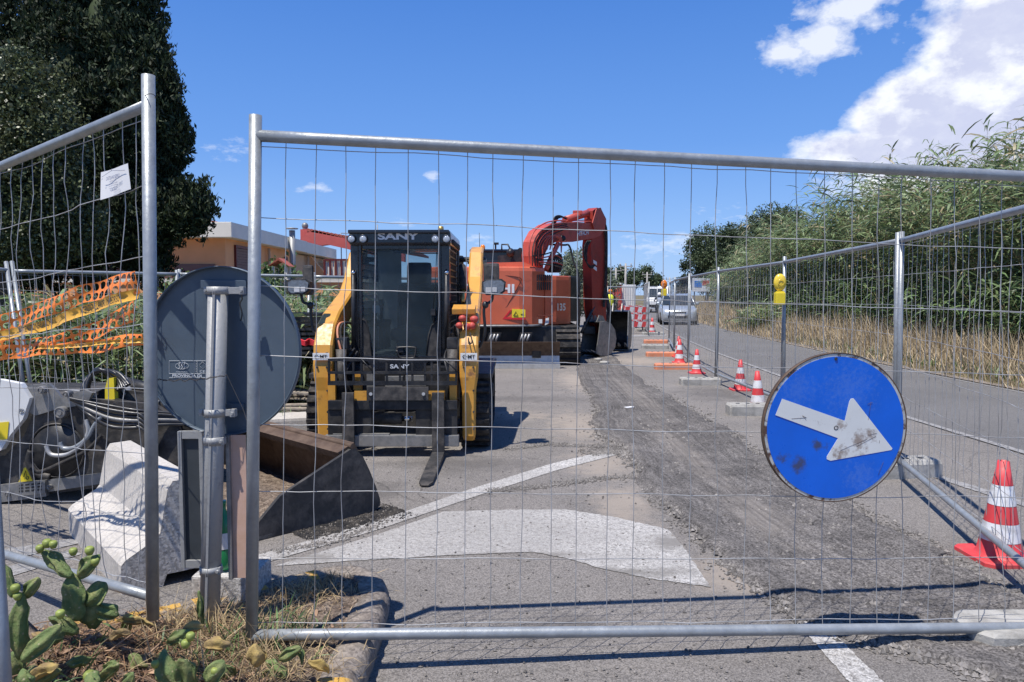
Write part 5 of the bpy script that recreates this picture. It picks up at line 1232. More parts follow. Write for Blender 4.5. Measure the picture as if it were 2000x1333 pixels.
b.add(vs, fs, 0, True); b.build('soil', 'soil', ti, fix=False)
# kerb cross bands (dark gap and yellow arc near the front)
# straw and litter
def scatter(n, zone, lmin, lmax, w, up, m, name, label, cat, droop=(.1, .6), zoff=0.):
    B_ = []; tries = 0
    while len(B_) < n and tries < n * 20:
        tries += 1; x, y, s_ = random.choice(zone); px, py = random.gauss(x, s_), random.gauss(y, s_)
        if in_poly(px, py): B_.append((px, py, soil_z(px, py) + zoff))
    B_ = np.array(B_); N = len(B_); az = rng.uniform(0, 6.28, N); d = np.stack([np.cos(az), np.sin(az), rng.uniform(up[0], up[1], N)], -1); d /= np.linalg.norm(d, axis=1, keepdims=True)
    V, ns = blades(B_, d, rng.uniform(lmin, lmax, N), np.full(N, w) * rng.uniform(.6, 1.5, N), rng.uniform(*droop, N), 3); V, Q = grid_mesh_np(V, ns)
    return stuff(indexed_mesh(name, V, Q, m), label, cat)
scatter(2700, [(-.95, 3.35, .16), (-1.2, 3.1, .2), (-.85, 2.75, .14), (-1.5, 2.8, .22), (-.8, 2.5, .14), (-1.1, 2.4, .2), (-1.8, 2.6, .25), (-1.5, 2.3, .3)], .03, .13, .0026, (-.05, .5), 'straw', 'dry_straw_litter', 'dry straw and twigs littering the kerbed island', 'straw', (.0, .3), .004)
scatter(800, [(-.92, 3.38, .09), (-1.0, 3.3, .1), (-1.25, 3.15, .1)], .05, .13, .003, (.6, 2.6), 'straw', 'dry_grass_tuft', 'dry grass tuft on the nose of the island', 'grass')
scatter(700, [(-1.0, 2.75, .14), (-1.22, 2.85, .12), (-.85, 2.6, .12), (-1.35, 2.95, .1)], .08, .26, .003, (.8, 3), 'straw', 'dry_stalks', 'thin dry stalks at the foot of the pole and front post', 'grass')
scatter(450, [(-1.15, 2.75, .10), (-1.6, 2.35, .15), (-.95, 2.9, .1)], .06, .2, .006, (.6, 2.5), 'bush', 'green_weed_tuft', 'thin green weeds among the dead cactus', 'weeds')
scatter(3000, [(-1.75, 2.55, .2), (-1.2, 2.45, .25), (-1.5, 2.9, .25), (-.95, 2.35, .2)], .02, .06, .014, (-.2, .6), 'litter', 'dead_leaf_litter', 'brown dead leaf litter around the cactus', 'leaves', (0, .5), .004)
Pst = []; Sst = []
for _ in range(2600):
    x, y = random.uniform(-2.6, -.6), random.uniform(1.9, 3.6)
    if shrunk(x, y): Pst.append((x, y, soil_z(x, y) + .002)); Sst.append(random.choice([.003, .005, .007, .012]))
scatter(3600, [(-1.38, 2.72, .16), (-1.65, 2.5, .14), (-1.1, 2.5, .12), (-1.5, 2.9, .12)], .04, .14, .0022, (-.05, .9), 'fibre', 'brown_root_fibres', 'brown fibrous roots matted over the soil', 'roots', (.2, 1.2), .01)
stuff(stones('soil_clods', np.array(Pst), np.array(Sst), 'soil'), 'small soil clods and chips on the island', 'soil')
b = MB()
for (x, y, z_, s_) in ((-1.83, 2.62, .26, .13), (-1.68, 2.55, .2, .11), (-1.98, 2.5, .2, .12), (-1.52, 2.6, .15, .09)):
    secs = []; b.ell((x, y, z_ - .05), (s_, s_ * .8, s_ * .62), 18, 12)
bo = b.build('dead_stump', 'soil', fix=True)
for v in bo.data.vertices: k = 1 + .35 * mnoise.noise(v.co * 14); v.co.z *= k; v.co.x += .03 * mnoise.noise(v.co * 11)
tag(bo, 'crumbling brown dead cactus stump behind the green pads', 'stump')

# prickly pear: pads as flattened obovate bodies
def pad(b, base, tip, width, thick=.016, face=None, wav=0.):
    base, tip = Vector(base), Vector(tip); ax = (tip - base); L = ax.length; ax.normalize()
    face = Vector(face or (0, -1, .15)); sd = ax.cross(face).normalized(); nf = sd.cross(ax).normalized(); secs = []; ns, nk = 16, 24
    for i in range(ns + 1):
        t_ = i / ns; w_ = width / 2 * (math.sin(math.pi * min(1, (t_ * .93 + .05)) ** .8) ** .75 * (.72 + .42 * t_)) if 0 < i < ns else .004
        th = thick * (.35 + .65 * math.sin(math.pi * (t_ * .9 + .05))) * (1 if 0 < i < ns else .2); q = []
        for k in range(nk):
            a = 6.283 * k / nk; x_ = math.cos(a) * w_ * (1 + .22 * mnoise.noise((t_ * 2.3 + base.x * 9, (1 if math.cos(a) > 0 else -1) * 3.1, base.z * 7))); y_ = math.sin(a) * th; p = base + ax * (L * t_) + sd * x_ + nf * (y_ + wav * math.sin(t_ * 3.2) + .35 * wav * math.cos(x_ / max(width, .01) * 9)); p += Vector((1, 1, 1)) * (mnoise.noise(p * 16) * .010 + mnoise.noise(p * 45) * .004) + nf * (.0065 * math.sin(a * 5 + t_ * 2) * math.sin(math.pi * t_)); q.append(p)
        secs.append(q)
    b.loft(secs, 0, True, True)
    return secs
def padpx(b, bx_, by_, tx, ty, w, Y, dY=0., **k): pad(b, W(bx_, by_, Y), W(tx, ty, Y + dY), w * Y / F, **k)
# (label, depth, pads, buds)
cacti = [
 ('upright prickly pear with small round buds in front of the barrier', 2.62,
  [(150, 1215, 138, 1122, 52), (172, 1180, 205, 1138, 48), (178, 1228, 182, 1172, 58), (140, 1128, 82, 1072, 30), (150, 1128, 192, 1086, 40), (185, 1182, 230, 1205, 40), (155, 1235, 95, 1205, 34)],
  [(92, 1062, 9), (104, 1064, 8), (78, 1072, 8), (143, 1078, 8), (175, 1076, 9), (186, 1098, 8)]),
 ('tall narrow prickly pear stem at the left edge', 2.35,
  [(38, 1290, 40, 1160, 38), (48, 1170, 78, 1126, 30), (36, 1330, 30, 1270, 44), (22, 1170, 2, 1090, 30)], [(30, 1150, 9), (34, 1165, 8), (118, 1200, 9)]),
 ('broad ribbed prickly pear pad at the lower left', 2.3, [(45, 1290, 118, 1222, 44), (40, 1330, 118, 1310, 40)], [(175, 1322, 12)]),
 ('low prickly pear pads at the bottom edge left of the front post', 2.35,
  [(345, 1345, 318, 1270, 48), (375, 1345, 352, 1285, 46), (300, 1335, 345, 1300, 40), (400, 1340, 440, 1290, 42), (360, 1262, 361, 1250, 14)], [(363, 1258, 9), (420, 1312, 8), (303, 1298, 8), (372, 1244, 9)]),
 ('small prickly pear pad by the foot of the front post', 2.55, [(545, 1290, 590, 1262, 28), (560, 1325, 520, 1290, 34), (500, 1330, 545, 1310, 30), (590, 1300, 582, 1266, 16)], []),
 ('young prickly pear pad against the round sign pole', 2.85, [(396, 1222, 392, 1150, 18), (240, 1240, 262, 1200, 22)], []),
]
for lab, Y, pads_, buds in cacti:
    p0 = pads_[0]; t = thing('prickly_pear', lab, 'cactus', tuple(G(p0[0], p0[1], .1)), 'prickly pears on the island')
    for i, pd in enumerate(pads_):
        b = MB(); padpx(b, *pd, Y + .03 * (i % 3), dY=random.uniform(-.03, .05), face=(random.uniform(-.45, .45), -1, random.uniform(-.1, .3)), wav=.006, thick=.013); b.build('pad', 'cactus', t)
    for (x, y, r_) in buds:
        b = MB(); c_ = W(x, y, Y); r_ = r_ * Y / F; b.lathe(c_ - Vector((0, 0, r_)), [(.0, 0), (r_ * .6, .1 * r_), (r_, r_ * .9), (r_ * .95, r_ * 1.6), (r_ * .6, r_ * 1.95), (0, r_ * 1.8)], 12); b.build('bud', 'bud', t)
for lab, Y, pads_ in [('grey green shrunken pads in the heap at the lower left', 2.45, [(80, 1262, 128, 1240, 26), (128, 1300, 180, 1288, 26), (198, 1325, 240, 1290, 34)]), ('pads lying half buried below the sign pole', 2.6, [(330, 1255, 372, 1232, 26), (420, 1300, 470, 1322, 30), (250, 1282, 292, 1300, 26)]),
                     ('pads crowding the corner right of the near fence end', 2.2, [(60, 1345, 52, 1300, 40), (190, 1350, 182, 1312, 40), (250, 1350, 262, 1316, 36)])]:
    p0 = pads_[0]; t = thing('prickly_pear', lab, 'cactus', tuple(G(p0[0], p0[1], .1)), 'prickly pears on the island')
    for i, pd in enumerate(pads_):
        b = MB(); padpx(b, *pd, Y, dY=random.uniform(-.08, .08), face=(random.uniform(-.6, .6), -.8, random.uniform(.1, .8)), wav=.012, thick=.010); b.build('pad', 'cactus', t)
dry = [('yellow dried cactus pad draped over the ground', 2.3, (60, 1328, 120, 1298, 30)), ('yellow withered pad beside the foot of the front post', 2.5, (505, 1300, 500, 1255, 46)), ('pale dry cactus stem lying towards the left post', 2.75, (230, 1212, 305, 1222, 12)),
       ('brown curled pad lying at the foot of the sign pole', 2.6, (360, 1235, 400, 1222, 22)), ('yellowish split pad lying between the two posts', 2.5, (400, 1258, 450, 1262, 30)), ('withered pad lying flat by the yellow kerb', 2.55, (600, 1292, 640, 1318, 26)), ('dried pad curled on the dead roots', 2.6, (215, 1248, 260, 1235, 24)), ('grey dry pad in the dead pile', 2.6, (100, 1262, 60, 1240, 26))]
for lab, Y, pd in dry:
    b = MB(); padpx(b, *pd, Y, face=(random.uniform(-.5, .5), -.6, 1), wav=.02, thick=.008); tag(b.build('dry_cactus_pad', 'cactus_dry'), lab, 'dead cactus pad', 'dried cactus pads')
# dry sticks
b = MB()
for _ in range(60):
    x, y = random.choice([(-1.7, 2.55), (-1.3, 2.45), (-1.0, 2.7), (-1.45, 2.9)]); x += random.gauss(0, .18); y += random.gauss(0, .13)
    if not in_poly(x, y): continue
    a = random.uniform(0, 6.28); L = random.uniform(.08, .3); z_ = soil_z(x, y) + .015; b.tube(catmull([(x, y, z_), (x + L * .5 * math.cos(a), y + L * .5 * math.sin(a), z_ + random.uniform(.0, .05)), (x + L * math.cos(a + .3), y + L * math.sin(a + .3), z_ + random.uniform(-.01, .08))], 4), random.uniform(.0015, .005), 5, r2=.001)
stuff(b.build('dry_sticks', 'litter', fix=False), 'broken dry sticks lying over the soil', 'sticks')

# ================================================================ MACHINES
def fbox(b, x0, y0, x1, y1, Y0, Y1, mi=0, bev=0.):
    """box whose front face (at distance Y0) covers the given photo pixels and which reaches back to Y1"""
    a, c = W(x0, y0, Y0), W(x1, y1, Y0); return b.box(((a.x + c.x) / 2, (Y0 + Y1) / 2, (a.z + c.z) / 2), (abs(c.x - a.x), abs(Y1 - Y0), abs(a.z - c.z)), None, mi, bev)
def fprism(b, pts, Y0, d, mi=0): return b.prism([W(x, y, Y0) for x, y in pts], (0, d, 0), mi)
def track(parent, x0, x1, y0, y1, h, lug=.035, pitch=.10, name='track', m='rubber', rollers=True, raise_front=0.):
    """stadium shaped crawler belt running along Y"""
    r = h / 2; t = None
    def loop(rr):
        P = []
        n = 10
        for i in range(n + 1): a = -math.pi / 2 - math.pi * i / n; P.append((y0 + r + rr * math.cos(a), r + rr * math.sin(a)))
        for i in range(n + 1): a = math.pi / 2 - math.pi * i / n; P.append((y1 - r + rr * math.cos(a), r + rr * math.sin(a)))
        return P
    b = MB(); o_, i_ = loop(r), loop(r - .045); n = len(o_); vs = []
    for (xx, L_) in ((x0, o_), (x1, o_), (x1, i_), (x0, i_)): vs += [(xx, y, z) for y, z in L_]
    fs = []
    for q in range(4):
        for k in range(n): fs.append((q * n + k, q * n + (k + 1) % n, ((q + 1) % 4) * n + (k + 1) % n, ((q + 1) % 4) * n + k))
    b.add(vs, fs, 0, False)
    # lugs
    per = []; L_ = loop(r + lug / 2); tot = 0
    for k in range(n):
        a, c = Vector((0, *L_[k])), Vector((0, *L_[(k + 1) % n])); per.append((tot, a, c)); tot += (c - a).length
    m_ = int(tot / pitch)
    for q in range(m_):
        s_ = q * tot / m_
        for (t0, a, c) in per:
            if t0 <= s_ < t0 + (c - a).length:
                p = a.lerp(c, (s_ - t0) / (c - a).length); d = (c - a).normalized(); ang = math.atan2(d.z, d.y); b.box(((x0 + x1) / 2, p.y, p.z), (x1 - x0 - .01, pitch * .42, lug), Matrix.Rotation(ang, 3, 'X'), bev=.006); break
    tk = b.build(name, m, parent)
    b = MB(); b.box(((x0 + x1) / 2, (y0 + y1) / 2, r), (abs(x1 - x0) * .55, y1 - y0 - h * .9, h * .42), bev=.02); b.build('track_frame', 'blackdust', parent)
    b = MB()
    for yy, rr in [(y0 + r, r * .8), (y1 - r, r * .8)] + [(y0 + r + (y1 - y0 - 2 * r) * (i + .5) / 4, r * .38) for i in range(4)]:
        b.lathe(((x0 + x1) / 2, yy, r if rr > r * .5 else r * .45), [(0, -.5 * (x1 - x0) * .85), (rr * .3, -.5 * (x1 - x0) * .9), (rr * .35, -.5 * (x1 - x0) * .7), (rr, -.5 * (x1 - x0) * .75), (rr, .5 * (x1 - x0) * .75), (rr * .35, .5 * (x1 - x0) * .7), (rr * .3, .5 * (x1 - x0) * .9), (0, .5 * (x1 - x0) * .85)], 18, axis='X')
    b.build('rollers', 'blackdust', tk)
    return tk
def hose(pts, r=.012, m='rubber', par=None, nm='hose', k=6):
    b = MB(); b.tube(catmull(pts, k), r, 8); return b.build(nm, m, par, fix=False)

# ---------------------------------------------------------------- compact track loader
sk = thing('track_loader', 'yellow and black compact track loader with pallet forks facing the camera', 'loader', (-1.09, 7.2, 0))
YC = 7.35
b = MB(); fbox(b, 681, 451, 880, 479, 7.26, 8.55, 0, .025); fbox(b, 679, 449, 877, 456, 7.22, 8.5, 0, .01)
rf = b.build('roof', 'cabblack', sk)
b = MB()
for (x0, x1) in ((684, 702), (860, 879)): fbox(b, x0, 478, x1, 706, YC, YC + .09, 0, .01)
zT, zB = W(0, 478, YC).z, W(0, 706, YC).z
xl, xr = W(684, 0, YC).x, W(879, 0, YC).x
for x in (xl + .035, xr - .035): b.box((x, 8.47, (zT + zB) / 2), (.07, .08, zT - zB), bev=.01)
b.box(((xl + xr) / 2, 7.5, zB + .02), (xr - xl, .35, .06)); b.box(((xl + xr) / 2, 7.95, zB - .01), (xr - xl - .02, 1.15, .05))
for x in (xl + .02, xr - .02): b.box((x, 7.95, zB + .14), (.035, 1.1, .3), bev=.008)
b.build('cab_frame', 'cabblack', sk)
for x in (xl + .03, xr - .03):
    b = MB(); n = 13
    for i in range(n): z = zB + .32 + (zT - zB - .36) * i / (n - 1); b.box((x, 7.97, z), (.012, 1.0, .014))
    for i in range(15): y = 7.5 + .95 * i / 14; b.box((x - .002, y, (zB + .3 + zT) / 2), (.008, .010, zT - zB - .3))
    b.build('side_grille', 'black', sk)
b = MB(); n = 9
for i in range(n): b.tube([(xr + .004, 7.5 + i * .11, zT + .01), (xr + .004, 7.5 + i * .11, zT + .06)], .012, 6)
b.build('roof_bolts', 'black', rf)
dr = MB()
for (x0, y0, x1, y1) in ((700, 479, 708, 705), (854, 479, 862, 705), (708, 479, 854, 487), (708, 696, 854, 706)): fbox(dr, x0, y0, x1, y1, YC - .03, YC + .01, 0, .004)
dr = dr.build('door', 'cabblack', sk)
b = MB(); fprism(b, [(708, 487), (854, 487), (854, 696), (708, 696)], YC - .012, .006); b.build('glass', 'glass', dr)
b = MB()
fprism(b, [(708, 618), (716, 626), (722, 650), (728, 696), (708, 696)], YC - .016, .003); fprism(b, [(854, 624), (844, 634), (838, 656), (833, 696), (854, 696)], YC - .016, .003)
b.tube([W(x, y, YC - .02) for x, y in ((700, 618), (714, 628), (721, 650), (727, 700))], .006, 6); b.tube([W(x, y, YC - .02) for x, y in ((862, 624), (843, 636), (837, 656), (832, 700))], .006, 6)
b.build('door_mask', 'blackdust', dr)
b = MB(); b.tube(catmull([W(x, y, YC - .06) for x, y in ((776, 682), (780, 679), (808, 679), (812, 684), (810, 697), (804, 700), (782, 699), (775, 684))], 3), .010, 8); fbox(b, 773, 677, 788, 690, YC - .06, YC - .01, 0, .008); fbox(b, 780, 694, 808, 702, YC - .05, YC - .01, 0, .006); b.build('door_handle', 'black', dr)
b = MB(); b.tube([W(853, 492, YC - .03), W(850, 560, YC - .035), W(846, 606, YC - .04)], .004, 6); fbox(b, 841, 604, 850, 617, YC - .07, YC - .01, 0, .006); b.tube([W(846, 614, YC - .04), W(847, 630, YC - .04)], .010, 8); b.build('wiper', 'black', dr)
b = MB(); fbox(b, 768, 488, 800, 495, YC - .005, YC + .03, 0, .004); b.build('door_latch', 'black', dr)
# interior
b = MB()
YR = 8.42; z_w0, z_w1 = W(0, 552, YR).z, W(0, 490, YR).z
b.box(((xl + xr) / 2, YR, (zB + z_w0) / 2), (xr - xl - .06, .03, z_w0 - zB)); b.box((xl + .18, YR, (z_w0 + z_w1) / 2), (.26, .03, z_w1 - z_w0)); b.box((xr - .05, YR, (z_w0 + z_w1) / 2), (.05, .03, z_w1 - z_w0)); b.box(((xl + xr) / 2, YR, (z_w1 + zT) / 2), (xr - xl - .06, .03, zT - z_w1))
b.box(((xl + xr) / 2, 7.9, zB + .03), (xr - xl - .08, .95, .03)); b.build('cab_lining', 'interior', sk)
b = MB(); b.box(((xl + xr) / 2 + .1, YR - .02, z_w1 - .03), (.5, .01, .014)); b.build('rear_window_trim', 'lens', sk)
b = MB(); cx = (xl + xr) / 2 + .06
b.box((cx, 8.12, 1.35), (.46, .12, .52), Matrix.Rotation(-.14, 3, 'X'), 0, .05); b.box((cx, 8.18, 1.72), (.27, .10, .26), Matrix.Rotation(-.14, 3, 'X'), 0, .045); b.box((cx, 7.88, 1.08), (.48, .50, .13), None, 0, .05); b.box((cx, 7.88, .96), (.36, .4, .14)); b.build('seat', 'seat', sk)
b = MB()
for s_ in (-1, 1): b.box((cx + s_ * .33, 7.8, 1.2), (.10, .42, .06), None, 0, .02); b.tube([(cx + s_ * .33, 7.65, 1.22), (cx + s_ * .32, 7.62, 1.36)], .018, 8); b.ell((cx + s_ * .32, 7.62, 1.40), (.03, .035, .05), 10, 8); b.box((cx + s_ * .33, 7.85, 1.05), (.08, .3, .25), None, 0, .02)
b.build('armrest_joysticks', 'black', sk)
b = MB(); fbox(b, 728, 597, 742, 612, 7.6, 7.63); b.build('cab_decal', 'whitepanel', sk)
# headlights
for hx in (686, 709, 850, 872):
    c = W(hx, 467, 7.235); b = MB(); b.lathe(c, [(0, .03), (.040, .03), (.043, .0), (.040, -.012), (.036, -.012)], 20, axis='Y'); h_ = b.build('headlight', 'black', rf)
    b = MB(); b.lathe(c, [(0, -.014), (.02, -.013), (.036, -.006)], 20, axis='Y'); b.build('lens', 'lens', h_)
b = MB(); c = W(861, 449, 7.6); b.lathe(c, [(.03, 0), (.028, .03), (0, .04)], 12); b.build('beacon_base', 'brass', rf)
text_mesh('SANY', 'lettering', W(778, 462, 7.255), (1, 0, 0), (0, 0, 1), .40, .066, 'paper', rf, bold=.035)
# grab tubes
for gx, ya, yb in ((690, 534, 697), (872, 534, 690)):
    b = MB(); b.tube([W(gx, ya, YC - .06), W(gx, yb, YC - .06)], .020, 10); b.tube([W(gx, ya, YC - .06), W(gx, ya - 6, YC)], .012, 8); b.build('lift_strut', 'black', sk); b = MB(); b.ell(W(gx, ya - 1, YC - .065), (.022, .022, .022), 10, 8); b.build('strut_joint', 'chrome', sk)
# chassis, hood
b = MB(); b.box((-1.09, 8.1, .56), (1.16, 1.5, .62), None, 0, .03); b.box((-1.09, 8.95, .95), (1.30, .85, .95), None, 0, .06); b.box((-1.09, 7.42, .62), (1.0, .2, .34), None, 0, .02); b.build('chassis', 'black', sk)
b = MB(); fprism(b, [(716, 703), (838, 703), (822, 728), (732, 728)], 7.18, .03); b.build('front_panel', 'cabblack', sk)
text_mesh('SANY', 'lettering', W(781, 716, 7.175), (1, 0, 0), (0, 0, 1), .19, .042, 'whiteprint', sk, bold=.03)
track(sk, -.50, -.215, 7.0, 9.35, .66); track(sk, -1.965, -1.68, 7.0, 9.35, .66)
b = MB(); b.box((-.36, 8.1, .70), (.34, 1.8, .05), None, 0, .01); b.box((-1.82, 8.1, .70), (.34, 1.8, .05), None, 0, .01); b.build('fender', 'blackdust', sk)
# lift arms
def arm(cx, sgn, nm='lift_arm'):
    path = [(8.80, 1.84, .14, .11), (8.66, 1.95, .15, .20), (8.48, 1.88, .15, .24), (8.22, 1.60, .15, .24), (7.95, 1.42, .15, .24), (7.32, 1.22, .165, .25), (7.10, 1.12, .175, .25), (7.0, .98, .175, .235), (6.97, .82, .175, .22), (6.96, .72, .165, .20), (6.96, .60, .13, .17), (6.96, .36, .125, .16), (6.96, .17, .12, .15), (6.97, .13, .10, .10)]
    secs = []
    for i, (y, z, w_, t_) in enumerate(path):
        p, q = path[max(i - 1, 0)], path[min(i + 1, len(path) - 1)]; d = Vector((0, q[0] - p[0], q[1] - p[1])).normalized(); nn = Vector((0, -d.z, d.y)); c = Vector((cx, y, z)); e = .018; hw, ht = w_ / 2, t_ / 2
        secs.append([c + Vector((sx * (hw - ex), 0, 0)) + nn * (sy * (ht - ey)) for sx, sy, ex, ey in ((-1, -1, 0, e), (-1, -1, e, 0), (1, -1, e, 0), (1, -1, 0, e), (1, 1, 0, e), (1, 1, e, 0), (-1, 1, e, 0), (-1, 1, 0, e))])
    b = MB(); b.loft(secs); o = b.build(nm, 'yellow', sk)
    b = MB(); f_ = W(0, 697, 6.845); b.box((cx + .004 * sgn, 6.846, f_.z), (.155, .006, .066), bev=.002); st = b.build('sticker', 'whitepanel', o)
    text_mesh('C·MT', 'lettering', (cx + .004 * sgn, 6.8415, f_.z), (1, 0, 0), (0, 0, 1), .118, .034, 'black_ink', st, bold=.03)
    b = MB()
    for zz in (1.02, 2.0 - .12): b.cyl((cx - .11, 7.05 if zz < 1.5 else 8.6, zz), (cx + .11, 7.05 if zz < 1.5 else 8.6, zz), .032, 12)
    b.build('pin', 'greysteel', o)
    return o
la = arm(-1.77, -1); ra = arm(-.405, 1)
b = MB(); b.box((-.46, 7.12, W(0, 605, 7.05).z), (.22, .20, .055), Matrix.Rotation(.2, 3, 'X'), 0, .008); b.box((-.40, 7.18, 1.26), (.10, .08, .18)); b.build('coupler_bracket', 'yellow', sk)
for (x, y, rx, rz) in ((903, 622, .036, .03), (926, 624, .042, .034), (897, 636, .034, .03), (913, 638, .026, .034), (922, 637, .034, .036)):
    b = MB(); c = W(x, y, 6.93 + .02 * (x % 3)); b.ell(c, (rx, .035, rz), 14, 8); b.cyl(c, c + Vector((.0, .12, .01)), .018, 10); b.build('coupler_cap', 'cap_red', sk)
hose([W(915, 660, 6.9), W(916, 672, 6.84), W(922, 668, 6.84), W(918, 650, 6.9)], .006, 'rubber', sk, 'strap')
for x0 in (-1.62, -.56):
    b = MB(); b.cyl((x0, 7.15, 1.0), (x0, 7.6, .72), .05, 14); b.cyl((x0, 7.05, 1.03), (x0, 7.2, .98), .03, 12); b.box((x0, 7.05, 1.03), (.12, .12, .12), None, 0, .02); b.build('cylinder_mount', 'black', sk)
    b = MB(); b.cyl((x0, 6.98, .98), (x0, 6.96, .42), .052, 16); b.build('tilt_cylinder', 'blackdust', sk); b = MB(); b.cyl((x0, 6.955, .42), (x0, 6.95, .25), .026, 14); b.build('rod', 'chrome', sk)
for s_ in (0, .035, .07): hose([(-.52 + s_, 7.4, .95), (-.56 + s_, 7.15, 1.15 - s_), (-.53 + s_, 7.03, 1.2), (-.50 + s_, 6.97, 1.08), (-.52 + s_, 6.95, .85)], .011, 'rubber', sk)
for s_ in (0, .03): hose([(-1.62 + s_, 7.5, 1.2), (-1.66 + s_, 7.15, 1.22), (-1.66 + s_, 7.02, 1.12), (-1.6 + s_, 6.97, .9)], .011, 'footorange' if s_ == 0 else 'rubber', sk)
b = MB(); b.cyl(W(903, 520, 7.8), W(904, 568, 7.6), .036, 14); b.build('filter_hose', 'rubber', sk); b = MB(); b.cyl(W(904, 568, 7.6), W(904, 592, 7.5), .022, 10); b.build('hose_fitting', 'brass', sk)
b = MB(); b.cyl((-.62, 8.6, 1.9), (-.3, 8.6, 1.9), .03, 12); b.cyl((-1.6, 8.6, 1.9), (-1.86, 8.6, 1.9), .03, 12); b.box((-.62, 8.72, 1.5), (.10, .12, .9), None, 0, .02); b.box((-1.56, 8.72, 1.5), (.10, .12, .9), None, 0, .02); b.build('rear_tower', 'black', sk)
# mirror and lamp pods
def pod(mx0, my0, mx1, my1, lx0, ly0, lx1, ly1, stalk, Y=7.02):
    b = MB(); fbox(b, mx0, my0, mx1, my1, Y, Y + .07, 0, .028); mo = b.build('mirror', 'blackdust', sk); b = MB(); fbox(b, (mx0 + mx1) / 2 - 4, my1 - 22, (mx0 + mx1) / 2 + 4, my1 - 13, Y - .03, Y, 0, .01); b.build('knuckle', 'black', mo)
    b = MB(); fprism(b, [(lx0, ly0 + 6), (lx0 + 8, ly0), (lx1 - 8, ly0), (lx1, ly0 + 6), (lx1 - 2, ly1 - 7), (lx1 - 12, ly1), (lx0 + 9, ly1), (lx0 + 1, ly1 - 6)], Y - .10, .11); lo = b.build('work_lamp', 'blackdust', sk)
    b = MB(); fprism(b, [(lx0 + 3, ly0 + 7), (lx0 + 10, ly0 + 3), (lx1 - 10, ly0 + 3), (lx1 - 3, ly0 + 8), (lx1 - 5, ly1 - 9), (lx1 - 14, ly1 - 3), (lx0 + 10, ly1 - 3), (lx0 + 4, ly1 - 8)], Y - .115, .012); b.build('lens', 'lampglass', lo)
    b = MB(); lx = (lx0 + lx1) / 2 + (4 if lx0 < 800 else -4); fbox(b, lx - 12, ly1 - 15, lx - 1, ly1 - 5, Y - .125, Y - .115, 0, .003); fbox(b, lx + 1, ly1 - 15, lx + 10, ly1 - 6, Y - .125, Y - .115, 0, .003); b.build('reflector', 'bright_steel', lo)
    b = MB(); b.tube(catmull([W(x, y, Y) for x, y in stalk], 5), .014, 8); b.ell(W(*stalk[2], Y), (.032, .032, .035), 12, 8); b.build('lamp_stalk', 'black', sk)
pod(590, 518, 611, 577, 559, 545, 605, 576, [(588, 572), (592, 590), (606, 597), (608, 620), (614, 650), (640, 665)])
pod(944, 514, 975, 560, 941, 545, 988, 577, [(962, 574), (960, 588), (948, 596), (945, 610), (947, 650), (936, 680)])
# fork carriage
fk = thing('pallet_fork_frame', 'black pallet fork carriage with guard grille on the track loader', 'fork frame', (-1.09, 6.7, 0))
YF = 6.74
b = MB()
for (y0, y1) in ((700, 706), (726, 731), (745, 753)): fbox(b, 640, y0, 893, y1, YF, YF + .035)
for x in (642, 656, 673, 690, 706, 730, 755, 781, 805, 830, 843, 858, 875, 891): fbox(b, x - 2.2, 706, x + 2.2, 746, YF + .004, YF + .03)
b.tube([W(706, 702, YF - .005), W(730, 728, YF - .005)], .006, 5); b.tube([W(868, 702, YF - .005), W(895, 728, YF - .005)], .006, 5); b.build('guard_grille', 'black', fk)
b = MB(); fbox(b, 640, 783, 893, 801, YF, YF + .06, 0, .006); fbox(b, 640, 801, 668, 852, YF + .02, YF + .05); fbox(b, 688, 801, 726, 852, YF + .025, YF + .05); fbox(b, 812, 801, 845, 852, YF + .025, YF + .05); fbox(b, 866, 801, 893, 852, YF + .02, YF + .05); b.build('carriage_plate', 'black', fk)
b = MB(); fbox(b, 634, 851, 896, 873, YF - .01, YF + .07, 0, .008); fbox(b, 700, 848, 760, 852, YF + .0, YF + .05); fbox(b, 650, 848, 690, 852, YF + .0, YF + .05); b.build('lower_crossbar', 'greysteel', fk)
b = MB(); fbox(b, 716, 756, 837, 783, YF - .03, YF - .01, 0, .006); b.build('mounting_plate', 'blackdust', fk)
b = MB()
for x in (724, 827): b.cyl(W(x, 770, YF - .045), W(x, 770, YF - .03), .016, 8)
b.build('plate_bolts', 'lightsteel', fk)
b = MB(); fbox(b, 692, 764, 716, 784, YF + .01, YF + .08); fbox(b, 837, 764, 868, 784, YF + .01, YF + .08); fbox(b, 640, 731, 655, 783, YF + .09, YF + .14); fbox(b, 878, 731, 892, 783, YF + .09, YF + .14); fbox(b, 690, 731, 706, 762, YF + .09, YF + .14); b.build('hitch_plate', 'yellow', fk)
b = MB(); b.cyl(W(728, 818, YF + .16), W(785, 818, YF + .16), .052, 16); fbox(b, 726, 806, 812, 850, YF + .24, YF + .3); b.build('inner_cylinder', 'blackdust', fk); b = MB(); b.cyl(W(785, 818, YF + .16), W(806, 818, YF + .16), .026, 14); b.build('cylinder_rod', 'chrome', fk)
b = MB(); fbox(b, 716, 731, 732, 756, YF + .16, YF + .2); fbox(b, 792, 734, 832, 754, YF + .16, YF + .2); fbox(b, 752, 736, 786, 756, YF + .18, YF + .24); b.build('dusty_bracket', 'greysteel', fk)
